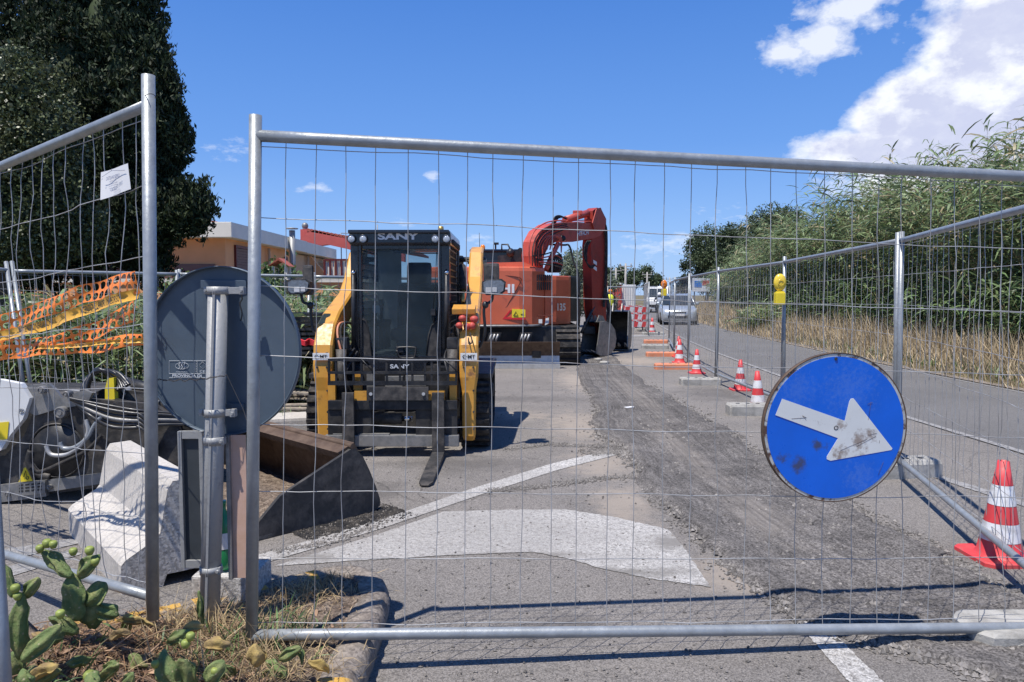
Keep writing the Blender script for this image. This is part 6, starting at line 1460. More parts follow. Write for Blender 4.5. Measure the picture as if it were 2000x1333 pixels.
for (x0, x1) in ((667, 690), (843, 867)):
    a, c = W(x0, 768, YF - .055), W(x1, 768, YF - .055); b = MB()
    b.box(((a.x + c.x) / 2, YF - .03, (a.z + .03) / 2), (c.x - a.x, .045, a.z - .03), None, 0, .004)
    xa, xb = a.x, c.x; L0, L1 = YF - .06, 5.66
    b.loft([[(xa, L0 + .05, .012), (xb, L0 + .05, .012), (xb, L0 + .05, .058), (xa, L0 + .05, .058)], [(xa, 6.2, .012), (xb, 6.2, .012), (xb, 6.2, .044), (xa, 6.2, .044)], [(xa + .002, L1 + .06, .012), (xb - .002, L1 + .06, .012), (xb - .002, L1 + .06, .030), (xa + .002, L1 + .06, .030)], [(xa + .03, L1, .012), (xb - .03, L1, .012), (xb - .03, L1, .022), (xa + .03, L1, .022)]])
    b.build('fork_tine', 'blackdust', fk)

# ---------------------------------------------------------------- big loader bucket lying on the road
bk = thing('loader_bucket', 'large dark loader bucket on the asphalt with rusty inside', 'bucket', (-1.04, 4.9, 0))
A = Vector((-1.045, 4.92, 0)); md = Vector((-.70, -.714, 0)); wdv = Vector((-.714, .70, 0)); WB = 1.75
def BK(s, w, z): return A + md * s + wdv * w + Vector((0, 0, z))
prof = [(0.02, .475), (-.05, .40), (-.10, .30), (-.15, .18), (-.185, .08), (-.185, .035), (-.14, .008), (.2, .004), (.74, .004)]
side = prof + [(.80, .03), (.56, .25)]
for w_, nm in ((0, 'side_plate'), (WB, 'side_plate')):
    b = MB(); b.prism([BK(s, w_, z) for s, z in side], wdv * (.028 if w_ == 0 else -.028)); b.build(nm, 'blackdust', bk)
b = MB(); b.loft([[BK(s, .028, z) for s, z in prof], [BK(s, WB - .028, z) for s, z in prof]], 0, False, False, closed=False); b.build('shell_outside', 'blackdust', bk, fix=False)
b = MB(); inn = [(s + (.022 if i < 6 else 0), z + (.018 if i > 4 else 0)) for i, (s, z) in enumerate(prof)]
b.loft([[BK(s, .03 + (WB - .06) * j / 14, z + .004 * mnoise.noise((j * .8, z * 9, 0))) for s, z in inn] for j in range(15)], 0, False, True, closed=False); b.build('shell_inside', 'rust', bk, fix=False)
b = MB(); b.tube([BK(.03, .0, .482), BK(.03, WB, .482)], .020, 10); b.loft([[BK(.0, .03, .50), BK(-.03, .03, .44), BK(.10, .03, .40), BK(.13, .03, .45)], [BK(.0, WB - .03, .50), BK(-.03, WB - .03, .44), BK(.10, WB - .03, .40), BK(.13, WB - .03, .45)]]); b.build('top_lip', 'rust', bk)
b = MB(); b.prism([BK(.62, 0, .004), BK(.84, 0, .004), BK(.84, 0, .022), BK(.62, 0, .030)], wdv * WB); b.build('cutting_edge', 'greysteel', bk)
b = MB(); secs = []
for j in range(26):
    w_ = .03 + (WB - .06) * j / 25; q = []
    for i in range(22):
        s_ = -.12 + .84 * i / 21; h_ = .04 + .13 * math.exp(-((s_ - .35) / .3) ** 2) * (.6 + .6 * mnoise.noise((w_ * 2.5, s_ * 3, 1))) + .02 * mnoise.noise((w_ * 16, s_ * 16, 2)); q.append(BK(s_, w_, h_))
    secs.append(q)
b.loft(secs, 0, False, True, closed=False); stuff(b.build('sandy_soil_load', 'soil', fix=False), 'sandy soil lying in the big bucket', 'soil')
Pst = []; Sst = []
for _ in range(2600):
    s_, w_ = random.uniform(-.3, .5), random.gauss(-.05, .10); p = BK(s_, w_ - .05 * random.random(), .004); Pst.append(tuple(p)); Sst.append(random.choice([.003, .004, .006, .01]))
stuff(stones('tar_crumbs', np.array(Pst), np.array(Sst), 'rubber'), 'black asphalt crumbs scattered along the big bucket side', 'crumbs')

# ---------------------------------------------------------------- milling attachment at the left
YM = 5.25
ml = thing('milling_attachment', 'dark grey and white milling attachment with black hoses at the left', 'milling machine', (-2.9, 5.25, 0))
b = MB(); fprism(b, [(-60, 985), (330, 935), (352, 918), (352, 850), (340, 818), (300, 790), (205, 782), (120, 776), (68, 800), (48, 850), (8, 892), (-60, 900)], YM, .05); b.build('side_plate', 'blackdust', ml)
b = MB(); fprism(b, [(-60, 738), (0, 742), (40, 750), (58, 778), (44, 820), (20, 850), (2, 880), (-60, 900)], YM - .06, .05); b.build('white_cover', 'whitepanel', ml)
b = MB(); fprism(b, [(-4, 826), (17, 824), (14, 858), (-4, 862)], YM - .066, .004); b.build('warning_label', 'lampyellow', ml)
b = MB()
b.tube(catmull([W(x, y, YM - .01) for x, y in ((62, 880), (58, 905), (75, 925), (100, 932))], 5), .028, 10); b.lathe(W(112, 880, YM - .012), [(.20, 0), (.195, -.012), (.19, -.012), (.185, .03)], 36, axis='Y')
b.build('arch_trim', 'blackdust', ml)
b = MB(); b.lathe(W(112, 882, YM - .02), [(0, 0), (.185, -.002), (.19, .02)], 36, axis='Y'); b.build('drum_opening', 'black', ml)
b = MB(); fprism(b, [(-60, 955), (90, 938), (90, 970), (-60, 990)], YM - .05, .04); fprism(b, [(90, 938), (330, 908), (330, 925), (90, 962)], YM - .03, .02); b.build('skid', 'greysteel', ml)
b = MB(); fprism(b, [(36, 942), (47, 914), (50, 914), (63, 940)], YM - .062, .006); wl = b.build('warning_triangle', 'lampyellow', ml)
b = MB(); b.lathe(W(53, 934, YM - .066), [(.008, 0), (.012, -.001), (.012, .002)], 12, axis='Y'); b.tube([W(46, 932, YM - .066), W(50, 920, YM - .066), W(52, 930, YM - .066)], .0022, 5); b.build('triangle_pictogram', 'black_ink', wl)
b = MB(); fprism(b, [(32, 944), (88, 938), (88, 964), (32, 970)], YM - .058, .004); sp = b.build('data_plate', 'greysteel', ml)
b = MB()
for i in range(4):
    for j in range(3): fprism(b, [(37 + i * 12, 947 + j * 6 - i), (45 + i * 12, 946 + j * 6 - i), (45 + i * 12, 949 + j * 6 - i), (37 + i * 12, 950 + j * 6 - i)], YM - .060, .001)
b.build('data_marks', 'black_ink', sp)
for (x, y, r_) in ((118, 806, .040), (82, 762, .026), (130, 770, .02), (16, 965, .018), (96, 952, .016), (44, 803, .02)):
    c = W(x, y, YM - .05); b = MB(); b.lathe(c, [(0, -.016), (r_ * .42, -.017), (r_ * .45, -.008), (r_ * .8, -.008), (r_ * .85, -.014), (r_, -.012), (r_ * 1.05, .0), (r_ * 1.05, .05)], 22, axis='Y', smooth=False); b.build('pivot_pin', 'greysteel', ml)
def plate(pts, Y, d, m, nm='link_plate'):
    b = MB(); fprism(b, pts, Y, d); return b.build(nm, m, ml)
plate([(40, 800), (42, 765), (60, 752), (95, 750), (108, 762), (120, 778), (165, 762), (180, 768), (170, 790), (110, 800), (70, 812)], YM - .02, .03, 'greysteel')
plate([(60, 795), (60, 762), (80, 748), (100, 760), (112, 790)], YM + .08, .03, 'greysteel')
plate([(90, 800), (135, 762), (182, 768), (190, 800), (140, 815)], YM + .14, .04, 'lightsteel')
plate([(180, 770), (205, 758), (330, 772), (350, 800), (350, 835), (250, 820), (200, 800)], YM + .16, .05, 'blackdust', 'boom_plate')
plate([(222, 738), (224, 780), (205, 782), (205, 760), (210, 740)], YM + .05, .05, 'lampyellow', 'yellow_tag')
b = MB(); b.cyl(W(225, 790, YM + .04), W(345, 812, YM + .1), .045, 16); b.cyl(W(240, 748, YM + .25), W(350, 775, YM + .25), .05, 16); b.build('hydraulic_cylinder', 'black', ml)
b = MB(); b.cyl(W(236, 740, YM + .2), W(258, 790, YM + .2), .042, 14); b.build('motor_housing', 'lightsteel', ml)
# hoses
for i in range(6):
    o_ = i * 4.2; dY = .035 * (i % 3)
    hose([W(165 + o_, 800, YM + dY), W(160 + o_ * .6, 765 - o_ * .3, YM + .04 + dY), W(172 + o_ * .6, 738 - o_ * .6, YM + .1), W(200, 724 - o_ * .25 + i, YM + .14 - dY), W(232 - o_ * .2, 730 + 3 * i, YM + .1), W(252 - o_, 752 + i * 2.2, YM + .05)], .0145, 'hose', ml)
for i in range(6):
    y = 783 + i * 8; hose([W(135 + i * 3, 778 + i * 2, YM - .09 + .015 * i), W(175, 786 + i * 5, YM - .10), W(215, y + 10, YM - .09 - .01 * (i % 2)), W(262, y + 18 - i, YM - .1), W(310, y + 22 - 3 * i, YM - .05), W(360, y + 26 - 4 * i, YM)], .014 if i % 2 else .010, 'hose' if i != 3 else 'greysteel', ml)
for (p, m) in (([(90, 870), (100, 888), (130, 888), (158, 870), (172, 845), (168, 820)], 'lightsteel'), ([(118, 864), (124, 876), (146, 874), (170, 856), (185, 830), (200, 812)], 'galv'), ([(60, 915), (80, 922), (130, 900), (170, 880), (200, 850)], 'rubber')): hose([W(x, y, YM - .10) for x, y in p], .015, m, ml, 'feed_pipe')
for i in range(4): hose([W(250, 800 + 9 * i, YM - .08), W(280, 815 + 8 * i, YM - .1), W(300, 850 + 5 * i, YM - .08), W(296, 885 + 5 * i, YM)], .013, 'hose', ml)
b = MB(); c = W(338, 866, YM + .12); b.lathe(c, [(0, .12), (.30, .12), (.345, .09), (.355, .03), (.345, -.03), (.30, -.05), (.24, -.05), (.22, -.02), (.10, -.02), (.08, -.05), (0, -.05)], 36, axis='Y'); b.build('wheel', 'rubber', ml)
b = MB()
for k in range(14): a = k * 6.283 / 14; b.cyl(c + Vector((.325 * math.cos(a), -.035, .325 * math.sin(a))), c + Vector((.325 * math.cos(a), -.065, .325 * math.sin(a))), .008, 6)
b.lathe(c + Vector((0, -.05, 0)), [(.20, 0), (.21, -.008), (.22, 0)], 30, axis='Y'); b.build('wheel_bolts', 'greysteel', ml)
b = MB(); b.box((-3.4, 5.75, .5), (1.5, .7, .55), None, 0, .06); b.build('drum_housing', 'blackdust', ml)

# ---------------------------------------------------------------- rubbish left of the loader
tq = thing('pallet', 'broken grey wooden pallet pile between the bucket and the loader', 'pallet', (-2.2, 8.2, 0))
for i in range(9):
    b = MB(); a = -.35 + random.uniform(-.25, .35); b.box((-2.35 + random.uniform(-.25, .2), 8.3 + random.uniform(-.3, .3), .16 + i * .028), (1.3, .10, .022), Matrix.Rotation(a, 3, 'Z') @ Matrix.Rotation(random.uniform(-.10, .10), 3, 'Y'), 0, .002); b.build('board', 'wood', tq)
b = MB()
for x in (-2.75, -2.35, -1.98):
    for y in (8.0, 8.45): b.box((x, y, .07), (.14, .12, .13))
b.build('block', 'wood', tq)
tw = thing('concrete_wall', 'low grey concrete kerb wall behind the pallet pile', 'wall', (-2.9, 9.4, 0)); b = MB(); b.box((-3.2, 9.55, .17), (3.4, .22, .34), None, 0, .02); b.build('wall', 'rough_conc', tw)
b = MB(); b.box((-2.25, 7.55, .13), (.62, .42, .26), Matrix.Rotation(.3, 3, 'Z'), 0, .03); tag(b.build('concrete_block', 'concrete'), 'pale concrete slab beside the left track of the loader', 'concrete block')
tz = thing('grate_stack', 'stack of black steel grates left of the loader cab', 'grate stack', tuple(W(610, 690, 8.6)))
for i in range(9):
    b = MB(); c = W(612 + (i % 3) * 2, 614 + i * 9, 8.7)
    for j in range(9): b.box((c.x, c.y - .3 + j * .075, c.z), (.62, .018, .03))
    for j in range(2): b.box((c.x - .3 + j * .6, c.y, c.z), (.02, .66, .03))
    b.build('grate', 'black', tz)
b = MB()
for dx in (-.3, .3): b.box((W(612, 690, 8.7).x + dx, 8.7, W(0, 690, 8.7).z / 2), (.06, .5, W(0, 690, 8.7).z))
b.build('stand', 'black', tz)
b = MB()
for i in range(5): b.tube(catmull([W(588, 664 + i * 2, 8.2), W(596, 667 + i * 2, 8.15), W(604, 663 + i * 2.4, 8.2), W(616, 668 + i * 2, 8.2)], 4), .010, 6)
tag(b.build('red_cord', 'red', fix=False), 'red coiled cord hanging left of the loader arm', 'cord')

# ---------------------------------------------------------------- excavator
ex = thing('excavator', 'orange red crawler excavator with grey dozer blade and raised boom', 'excavator', (.3, 16.6, 0))
plan = [(-2.05, 15.75), (-1.5, 15.45), (-.6, 15.32), (.15, 15.38), (.42, 15.5), (.62, 15.72), (.95, 15.95), (1.25, 16.3), (1.5, 16.8), (1.60, 17.4), (1.5, 18.2), (1.2, 18.6), (-2.05, 18.6)]
zlo, zhi = .83, 2.02
def slab(b, plan_, z0, z1, ins=.06, mi=0):
    cx_ = sum(p[0] for p in plan_) / len(plan_); cy_ = sum(p[1] for p in plan_) / len(plan_)
    def sc(k): return [(cx_ + (x - cx_) * k, cy_ + (y - cy_) * k) for x, y in plan_]
    b.loft([[(x, y, z) for x, y in sc(k)] for z, k in ((z0, 1 - ins * .6), (z0 + .05, 1), (z1 - .09, 1), (z1 - .02, 1 - ins * .4), (z1, 1 - ins))], mi)
b = MB(); slab(b, plan[:6] + [(.70, 15.82), (.70, 18.6), (-2.05, 18.6)], zlo, zhi + .05, .04); b.build('counterweight', 'orange', ex)
b = MB(); slab(b, [(.705, 15.80), (.95, 15.95), (1.25, 16.3), (1.3, 16.42), (1.3, 18.3), (.705, 18.3)], zlo + .02, zhi - .12, .03); bp_ = b.build('engine_cover', 'orange', ex)
b = MB(); slab(b, [(1.305, 16.42), (1.5, 16.8), (1.60, 17.4), (1.5, 18.2), (1.305, 18.3)], zlo + .06, zhi - .12, .03); b.build('side_cover', 'black', ex)
b = MB(); fprism(b, [(942, 514), (1022, 512), (1050, 524), (1030, 534), (1018, 548), (942, 545)], 15.6, 2.2); b.build('hood', 'orange', ex)
# belt line and seam strips
b = MB()
pp = [Vector((x, y, zlo + .02)) for x, y in plan[:6]]
b.tube([p + Vector((0, -.03, -.01)) for p in pp], .03, 6); b.build('lower_trim', 'greysteel', ex)
# curved seams
b = MB(); b.tube(catmull([W(x, y, 15.365) for x, y in ((945, 535), (1000, 540), (1018, 545), (1012, 560), (995, 590), (985, 602), (950, 605))], 4), .009, 5); b.tube(catmull([W(x, y, 15.62) for x, y in ((1040, 530), (1034, 540), (1033, 600), (1040, 615), (1080, 617))], 4), .009, 5); b.build('panel_seam', 'gap', ex)
# grille on the angled cover between (0.70,15.8) and (1.25,16.3)
ga, gb = Vector((.76, 15.80, 0)), Vector((1.06, 16.0, 0)); gd = (gb - ga).normalized(); gn = Vector((gd.y, -gd.x, 0))
def GP(px, py):   # photo pixel onto the plane of the angled cover
    d = W(px, py, 1.0) - Vector((0, 0, CAM_Z)); o_ = Vector((0, 0, CAM_Z)); k = (ga - o_).dot(gn) / d.dot(gn); return o_ + d * k
b = MB()
for row in ((537, 549), (551, 567)):
    for i in range(9):
        x = 1043 + i * 4; b.prism([GP(x, row[0]) + gn * .02, GP(x + 2.3, row[0]) + gn * .02, GP(x + 2.3, row[1]) + gn * .02, GP(x, row[1]) + gn * .02], gn * .006)
b.build('vent_grille', 'black', bp_)
text_mesh('135', 'lettering', GP(1095, 600) + gn * .03, gd, (0, 0, 1), .22, .16, 'lightsteel', bp_, bold=.03)
text_mesh('HITACHI', 'lettering', Vector((-.60, 15.31, W(0, 564, 15.3).z)), (.75, .06, 0), (0, 0, 1), 1.3, .19, 'paper', ex, bold=.03)
# warning stickers
b = MB(); fprism(b, [(1000, 604), (1026, 605), (1026, 620), (1000, 621)], 15.35, .03); st = b.build('warning_sticker', 'lampyellow', ex)
b = MB(); b.tube([W(x, y, 15.345) for x, y in ((1003, 617), (1007.5, 609), (1012, 617), (1003, 617))], .006, 4); b.tube([W(1017, 614, 15.345), W(1023, 614, 15.345)], .006, 4); b.tube([W(1022, 609, 15.345), W(1022, 616, 15.345)], .006, 4); b.build('pictogram', 'black_ink', st)
b = MB(); fprism(b, [(981, 624), (996, 606), (1000, 606), (988, 620), (1026, 621), (1026, 625)], 15.352, .02); b.build('red_stripe', 'red', ex)
b = MB(); fprism(b, [(1052, 624), (1059, 624), (1059, 632), (1052, 632)], 15.62, .01); fprism(b, [(1066, 622), (1072, 621), (1072, 632), (1064, 636)], 15.66, .01); b.build('reflector', 'whitepanel', ex)
# cab and roof gear
b = MB(); fbox(b, 917, 487, 1032, 493, 16.2, 17.6, 0, .03)
for x in (920, 946, 975, 1002, 1028): fbox(b, x - 2, 492, x + 2, 517, 16.25, 16.32)
fbox(b, 917, 508, 1032, 520, 16.22, 17.6); b.build('cab', 'cabblack', ex)
b = MB(); fbox(b, 921, 493, 1028, 509, 16.29, 16.31); b.build('cab_window', 'carglass', ex)
b = MB(); fprism(b, [(972, 500), (1000, 496), (1015, 484), (1030, 488), (1034, 517), (972, 517)], 16.15, .1); b.build('rear_cab_panel', 'black', ex)
b = MB(); c = W(943, 484, 16.3); b.lathe(c, [(.05, -.05), (.05, .03), (.03, .06), (0, .065)], 12); b.build('beacon', 'amber', ex)
b = MB(); b.tube([W(937, 487, 16.3), W(936, 455, 16.3)], .006, 5); b.tube([W(968, 487, 16.2), W(968, 476, 16.2)], .02, 6); fbox(b, 964, 474, 974, 478, 16.15, 16.25); b.tube([W(980, 488, 16.2), W(980, 478, 16.2), W(992, 478, 16.2), W(998, 490, 16.1)], .02, 6); b.ell(W(997, 494, 16.0), (.09, .12, .10), 12, 8); b.build('mirror_stalk', 'black', ex)
# boom, stick, cylinders in their own vertical plane
o0 = Vector((.68, 16.3, 0)); dd = Vector((.585, .811, 0)); nn = Vector((.811, -.585, 0))
def EP(px, py, off=0.):
    d = W(px, py, 1.0) - Vector((0, 0, CAM_Z)); o_ = Vector((0, 0, CAM_Z)); q0 = o0 + nn * off; k = (q0 - o_).dot(nn) / d.dot(nn); return o_ + d * k
b = MB(); b.prism([EP(x, y, .16) for x, y in ((1060, 535), (1046, 528), (1043, 500), (1046, 472), (1057, 451), (1076, 438), (1100, 434), (1150, 436), (1176, 437), (1180, 450), (1172, 461), (1160, 466), (1118, 473), (1092, 470), (1072, 480), (1062, 502))], nn * -.32); bm_ = b.build('boom', 'boomred', ex)
b = MB(); b.prism([EP(x, y, .12) for x, y in ((1158, 412), (1166, 406), (1174, 408), (1184, 428), (1184, 640), (1175, 652), (1163, 650), (1157, 600), (1154, 480), (1158, 445))], nn * -.24); b.build('stick', 'armred', ex)
b = MB()
for off in (.19, -.19): b.prism([EP(x, y, off) for x, y in ((1156, 436), (1164, 408), (1172, 406), (1182, 430), (1180, 450), (1160, 450))], nn * .02)
b.build('knuckle_plate', 'boomred', ex)
b = MB(); b.tube([EP(1104, 430, .0), EP(1147, 417, .0)], .085, 14); b.box(EP(1128, 416, 0), (.22, .12, .1), None, 0, .02); b.build('stick_cylinder', 'boomred', ex)
b = MB(); b.tube([EP(1147, 417), EP(1168, 411)], .04, 12); b.build('cylinder_rod', 'chrome', ex)
b = MB()
for off in (.26, -.26): b.tube([EP(1066, 528, off), EP(1078, 500, off), EP(1090, 476, off)], .055, 12)
b.build('boom_cylinder', 'boomred', ex)
b = MB(); b.tube([EP(1181, 470, -.05), EP(1182, 560, -.05)], .06, 12); b.build('bucket_cylinder', 'armred', ex)
text_mesh('HITACHI', 'lettering', EP(1139, 455.5, .175), (EP(1155, 452, .16) - EP(1124, 457, .16)), (0, 0, 1), .52, .11, 'whiteprint', bm_, bold=.02)
b = MB()
for y in (508, 519): b.prism([EP(1158.5, y, .13), EP(1165, y + 4, .13), EP(1165, y + 11, .13), EP(1158.5, y + 6, .13)], nn * .01)
b.build('stick_decal', 'paper', ex)
def ehose(pts, r=.016, m='boomred', nm='pipe', off=.2): return hose([EP(x, y, off) for x, y in pts], r, m, ex, nm, 5)
for i in range(4): ehose([(1034 + i * 9, 515), (1034 + i * 9, 478 + i), (1045 + i * 9, 450 + i * 5), (1070 + i * 6, 434 + i * 7), (1104 + i * 2, 431 + i * 5)], .015, 'boomred', off=.22 + .035 * (i % 3))
for i in range(5): ehose([(1040 + i * 4, 500 + i * 4), (1060 + i * 4, 498 + i * 5), (1085, 492 + i * 7), (1096 + i, 500 + i * 6)], .015, 'boomred' if i % 2 else 'rubber', off=.26 + .02 * i)
for i in range(5): ehose([(1050 + i * 6, 488), (1060 + i * 5, 468), (1078 + i * 3, 460), (1093 + i, 468), (1096, 482 + i * 3)], .014, 'boomred', off=.30)
for i in range(6): ehose([(1075 + i * 4, 528), (1078 + i * 4, 512), (1086 + i * 2, 500), (1096, 498 + i * 2)], .018, 'rubber', 'pipe', .25)
for i in range(3): ehose([(1148 + i * 3, 470), (1141 + i * 3, 482 + i), (1142 + i * 2, 505 + i * 3), (1152 + i, 520 + i * 2), (1162, 518)], .018, 'rubber', 'hose', .18)
for i in range(4): ehose([(1168 + i * 3, 432), (1178 + i * 2, 442), (1183 + i, 470), (1182 + i, 540), (1178 + i, 600)], .015, 'rubber', 'hose', .17)
for i in range(4): ehose([(1040 + i * 5, 520), (1041 + i * 5, 482 + i), (1053 + i * 5, 455 + i * 3), (1076 + i * 5, 441 + i * 4), (1106 + i * 2, 436 + i * 3)], .012, 'rubber', 'hose', .30)
for i in range(4): ehose([(1077 + i * 2, 440), (1084 + i * 2, 424 + i), (1095 + i * 2, 422 + i), (1104 + i, 428)], .014, 'rubber', 'hose', .14)
b = MB(); b.tube([EP(x, y, .15) for x, y in ((1096, 436), (1150, 433), (1176, 434))], .012, 5); b.tube([EP(x, y, .05) for x, y in ((1096, 433), (1150, 430), (1176, 432))], .012, 5); b.build('boom_pipe', 'boomred', ex)
b = MB(); b.lathe(EP(1099, 466, .2), [(0, -.05), (.06, -.05), (.07, 0), (.06, .05), (0, .05)], 14, axis='Y'); b.build('work_light', 'black', ex)
b = MB(); b.tube(catmull([W(x, y, 16.5) for x, y in ((1054, 528), (1054, 485), (1058, 478), (1100, 479), (1112, 481), (1120, 510), (1130, 540), (1130, 580))], 5), .022, 8); b.build('handrail', 'black', ex)
b = MB(); fbox(b, 1070, 514, 1096, 532, 16.6, 17.1, 0, .03); b.build('valve_block', 'black', ex)
# undercarriage
b = MB(); b.box((.05, 17.0, .62), (2.0, 2.6, .42), None, 0, .05); b.cyl((.1, 17.0, .55), (.1, 17.0, .86), .7, 28); b.build('undercarriage', 'black', ex)
track(ex, .93, 1.44, 15.45, 19.2, .78, .045, .17, m='rubber'); track(ex, -1.35, -.84, 15.45, 19.2, .78, .045, .17, m='rubber')
b = MB()
for x0 in (950, 1011):
    fprism(b, [(x0 + 5, 651), (x0 + 29, 651), (x0 + 25, 669), (x0, 669)], 15.15, .35)
bs = b.build('step_bracket', 'black', ex)
b = MB()
for x0 in (950, 1011):
    for i in range(3): b.tube([W(x0 + 10 + i * 6.5, 653, 15.12), W(x0 + 5 + i * 6.5, 667, 15.12)], .022, 6)
b.build('step_cleats', 'lightsteel', bs)
bl = MB(); bx0, bx1 = -1.30, .965; secs = []
for z, y in ((.0, 14.86), (.06, 14.90), (.15, 14.98), (.25, 15.0), (.33, 14.97), (.42, 14.88), (.545, 14.74)): secs.append([(bx0, y, z), (bx1, y, z), (bx1, y + .06, z), (bx0, y + .06, z)])
bl.loft(secs[:4]); bld = bl.build('dozer_blade', 'bright_steel', ex)
b = MB(); b.loft(secs[3:]); b.build('upper_blade', 'rust', ex)
b = MB(); b.box(((bx0 + bx1) / 2, 14.85, .05), (bx1 - bx0 + .01, .03, .10), None, 0, .004); b.build('blade_edge', 'lightsteel', bld)
b = MB()
for x in (-.8, .5): b.box((x, 15.5, .36), (.18, 1.1, .2), Matrix.Rotation(.1, 3, 'X'), 0, .02)
b.build('blade_arm', 'black', ex)
# buckets
def xbucket(name, label, o_, ang, s_, W_, m, m2, cat='bucket', par=None):
    """curled digging bucket: curved shell between two side plates, opening along local -x"""
    t = thing(name, label, cat, o_, 'excavator buckets', ang) if par is None else par
    P = [(-.10, .95), (.12, .98), (.34, .90), (.50, .72), (.56, .48), (.52, .24), (.38, .08), (.16, .01), (-.08, .02), (-.26, .10)]
    P = [(x * s_, z * s_) for x, z in P]
    for w_ in (-W_ / 2, W_ / 2):
        b = MB(); b.prism([(x, w_, z) for x, z in P] + [(-.18 * s_, w_, .45 * s_)], (0, .025 if w_ < 0 else -.025, 0)); b.build('side_plate', m2, t, local=True)
    b = MB(); b.loft([[(x, -W_ / 2 + .02, z) for x, z in P], [(x, W_ / 2 - .02, z) for x, z in P]], 0, False, True, closed=False); b.loft([[(x * .95, -W_ / 2 + .02, .02 + z * .95) for x, z in P], [(x * .95, W_ / 2 - .02, .02 + z * .95) for x, z in P]], 0, False, True, closed=False); b.build('shell', m, t, local=True, fix=False)
    b = MB()
    for i in range(4): y = -W_ / 2 + .06 + (W_ - .12) * i / 3; b.loft([[(-.22 * s_, y - .04, .09 * s_), (-.22 * s_, y + .04, .09 * s_), (-.22 * s_, y + .04, .14 * s_), (-.22 * s_, y - .04, .14 * s_)], [(-.42 * s_, y - .015, .19 * s_), (-.42 * s_, y + .015, .19 * s_), (-.42 * s_, y + .015, .21 * s_), (-.42 * s_, y - .015, .21 * s_)]])
    b.build('tooth', 'greysteel', t, local=True)
    b = MB()
    for w_ in (-.12, .12): b.prism([(-.06 * s_, w_, .93 * s_), (.05 * s_, w_, 1.14 * s_), (.20 * s_, w_, 1.12 * s_), (.32 * s_, w_, .92 * s_)], (0, .03, 0))
    b.build('hanger', m2, t, local=True); return t
xbucket('digging_bucket', 'grey worn digging bucket resting on the ground under the excavator stick', (1.98, 17.75, .02), R(40), .86, .55, 'blackdust', 'greysteel')
xbucket('ditching_bucket', 'wide grey black bucket standing on the asphalt right of the excavator', (2.80, 19.6, .02), R(74), 1.08, .62, 'black', 'greysteel')
b = MB(); b.box(EP(1150, 645, 0), (.3, .35, .2), None, 0, .05); b.box(EP(1172, 655, 0), (.32, .32, .25), Matrix.Rotation(.4, 3, 'Y'), 0, .05); b.tube([EP(1180, 560), EP(1190, 610), EP(1178, 650)], .06, 8); b.tube([EP(1160, 600, .1), EP(1135, 650, .1)], .03, 8); b.build('bucket_linkage', 'blackdust', ex)
b = MB()
for i in range(40):
    p = G(random.gauss(1122, 20), random.gauss(672, 14)); b.ell((p.x, p.y + .2, .04), (random.uniform(.04, .14), random.uniform(.04, .12), random.uniform(.03, .10)), 6, 4)
stuff(b.build('rubble', 'stone', fix=False), 'small rubble heaped beside the excavator right track', 'rubble')

# ---------------------------------------------------------------- traffic and people far away
def wheel(par, x, y, r, w, ang=0., nm='wheel'):
    b = MB(); b.lathe((x, y, r), [(r * .6, -w / 2), (r * .95, -w / 2), (r, -w * .3), (r, w * .3), (r * .95, w / 2), (r * .6, w / 2)], 22, axis='X'); o = b.build(nm, 'rubber', par, local=True)
    b = MB(); b.lathe((x, y, r), [(0, -w * .45), (r * .6, -w * .5), (r * .6, w * .5), (0, w * .45)], 14, axis='X'); b.build('rim', 'lightsteel', o, local=True)
car = thing('parked_car' if False else 'car', 'silver hatchback driving towards the camera on the open lane', 'car', (8.42, 37.8, 0), rotz=R(-9))
# stations: y from front (-) to rear, (halfwidth, zlow, zbelt)
st = [(-2.02, .60, .34, .56), (-1.98, .76, .22, .70), (-1.80, .84, .18, .78), (-1.3, .87, .17, .90), (-.85, .88, .17, .98), (0, .88, .17, 1.0), (1.2, .88, .17, 1.02), (1.8, .85, .2, 1.03), (2.0, .76, .3, .95)]
b = MB(); b.loft([[(-w, y, zl + .06), (-w * .9, y, zl), (w * .9, y, zl), (w, y, zl + .06), (w * 1.01, y, (zl + zb) / 2), (w * .97, y, zb - .08), (w * .86, y, zb), (-w * .86, y, zb), (-w * .97, y, zb - .08), (-w * 1.01, y, (zl + zb) / 2)] for y, w, zl, zb in st], 0, True, True); b.build('body', 'silver', car, local=True)
gh = [(-1.0, .80, .97), (-.25, .66, 1.42), (.2, .62, 1.50), (1.2, .62, 1.49), (1.7, .68, 1.35), (1.95, .76, 1.0)]
b = MB(); b.loft([[(-.80, y, .96), (.80, y, .96), (w, y, z), (-w, y, z)] for y, w, z in gh], 0, True, False); b.build('windows', 'carglass', car, local=True)
b = MB(); b.loft([[(-w, y, z - .01), (w, y, z - .01), (w * .95, y, z + .025), (-w * .95, y, z + .025)] for y, w, z in gh[1:5]], 0, True, False)
for s_ in (-1, 1): b.tube([(s_ * .81, -1.0, .98), (s_ * .67, -.25, 1.43), (s_ * .64, .2, 1.5), (s_ * .64, 1.2, 1.5), (s_ * .70, 1.72, 1.36)], .035, 6); b.tube([(s_ * .80, .35, 1.0), (s_ * .64, .35, 1.48)], .03, 6)
b.build('roof', 'silver', car, local=True)
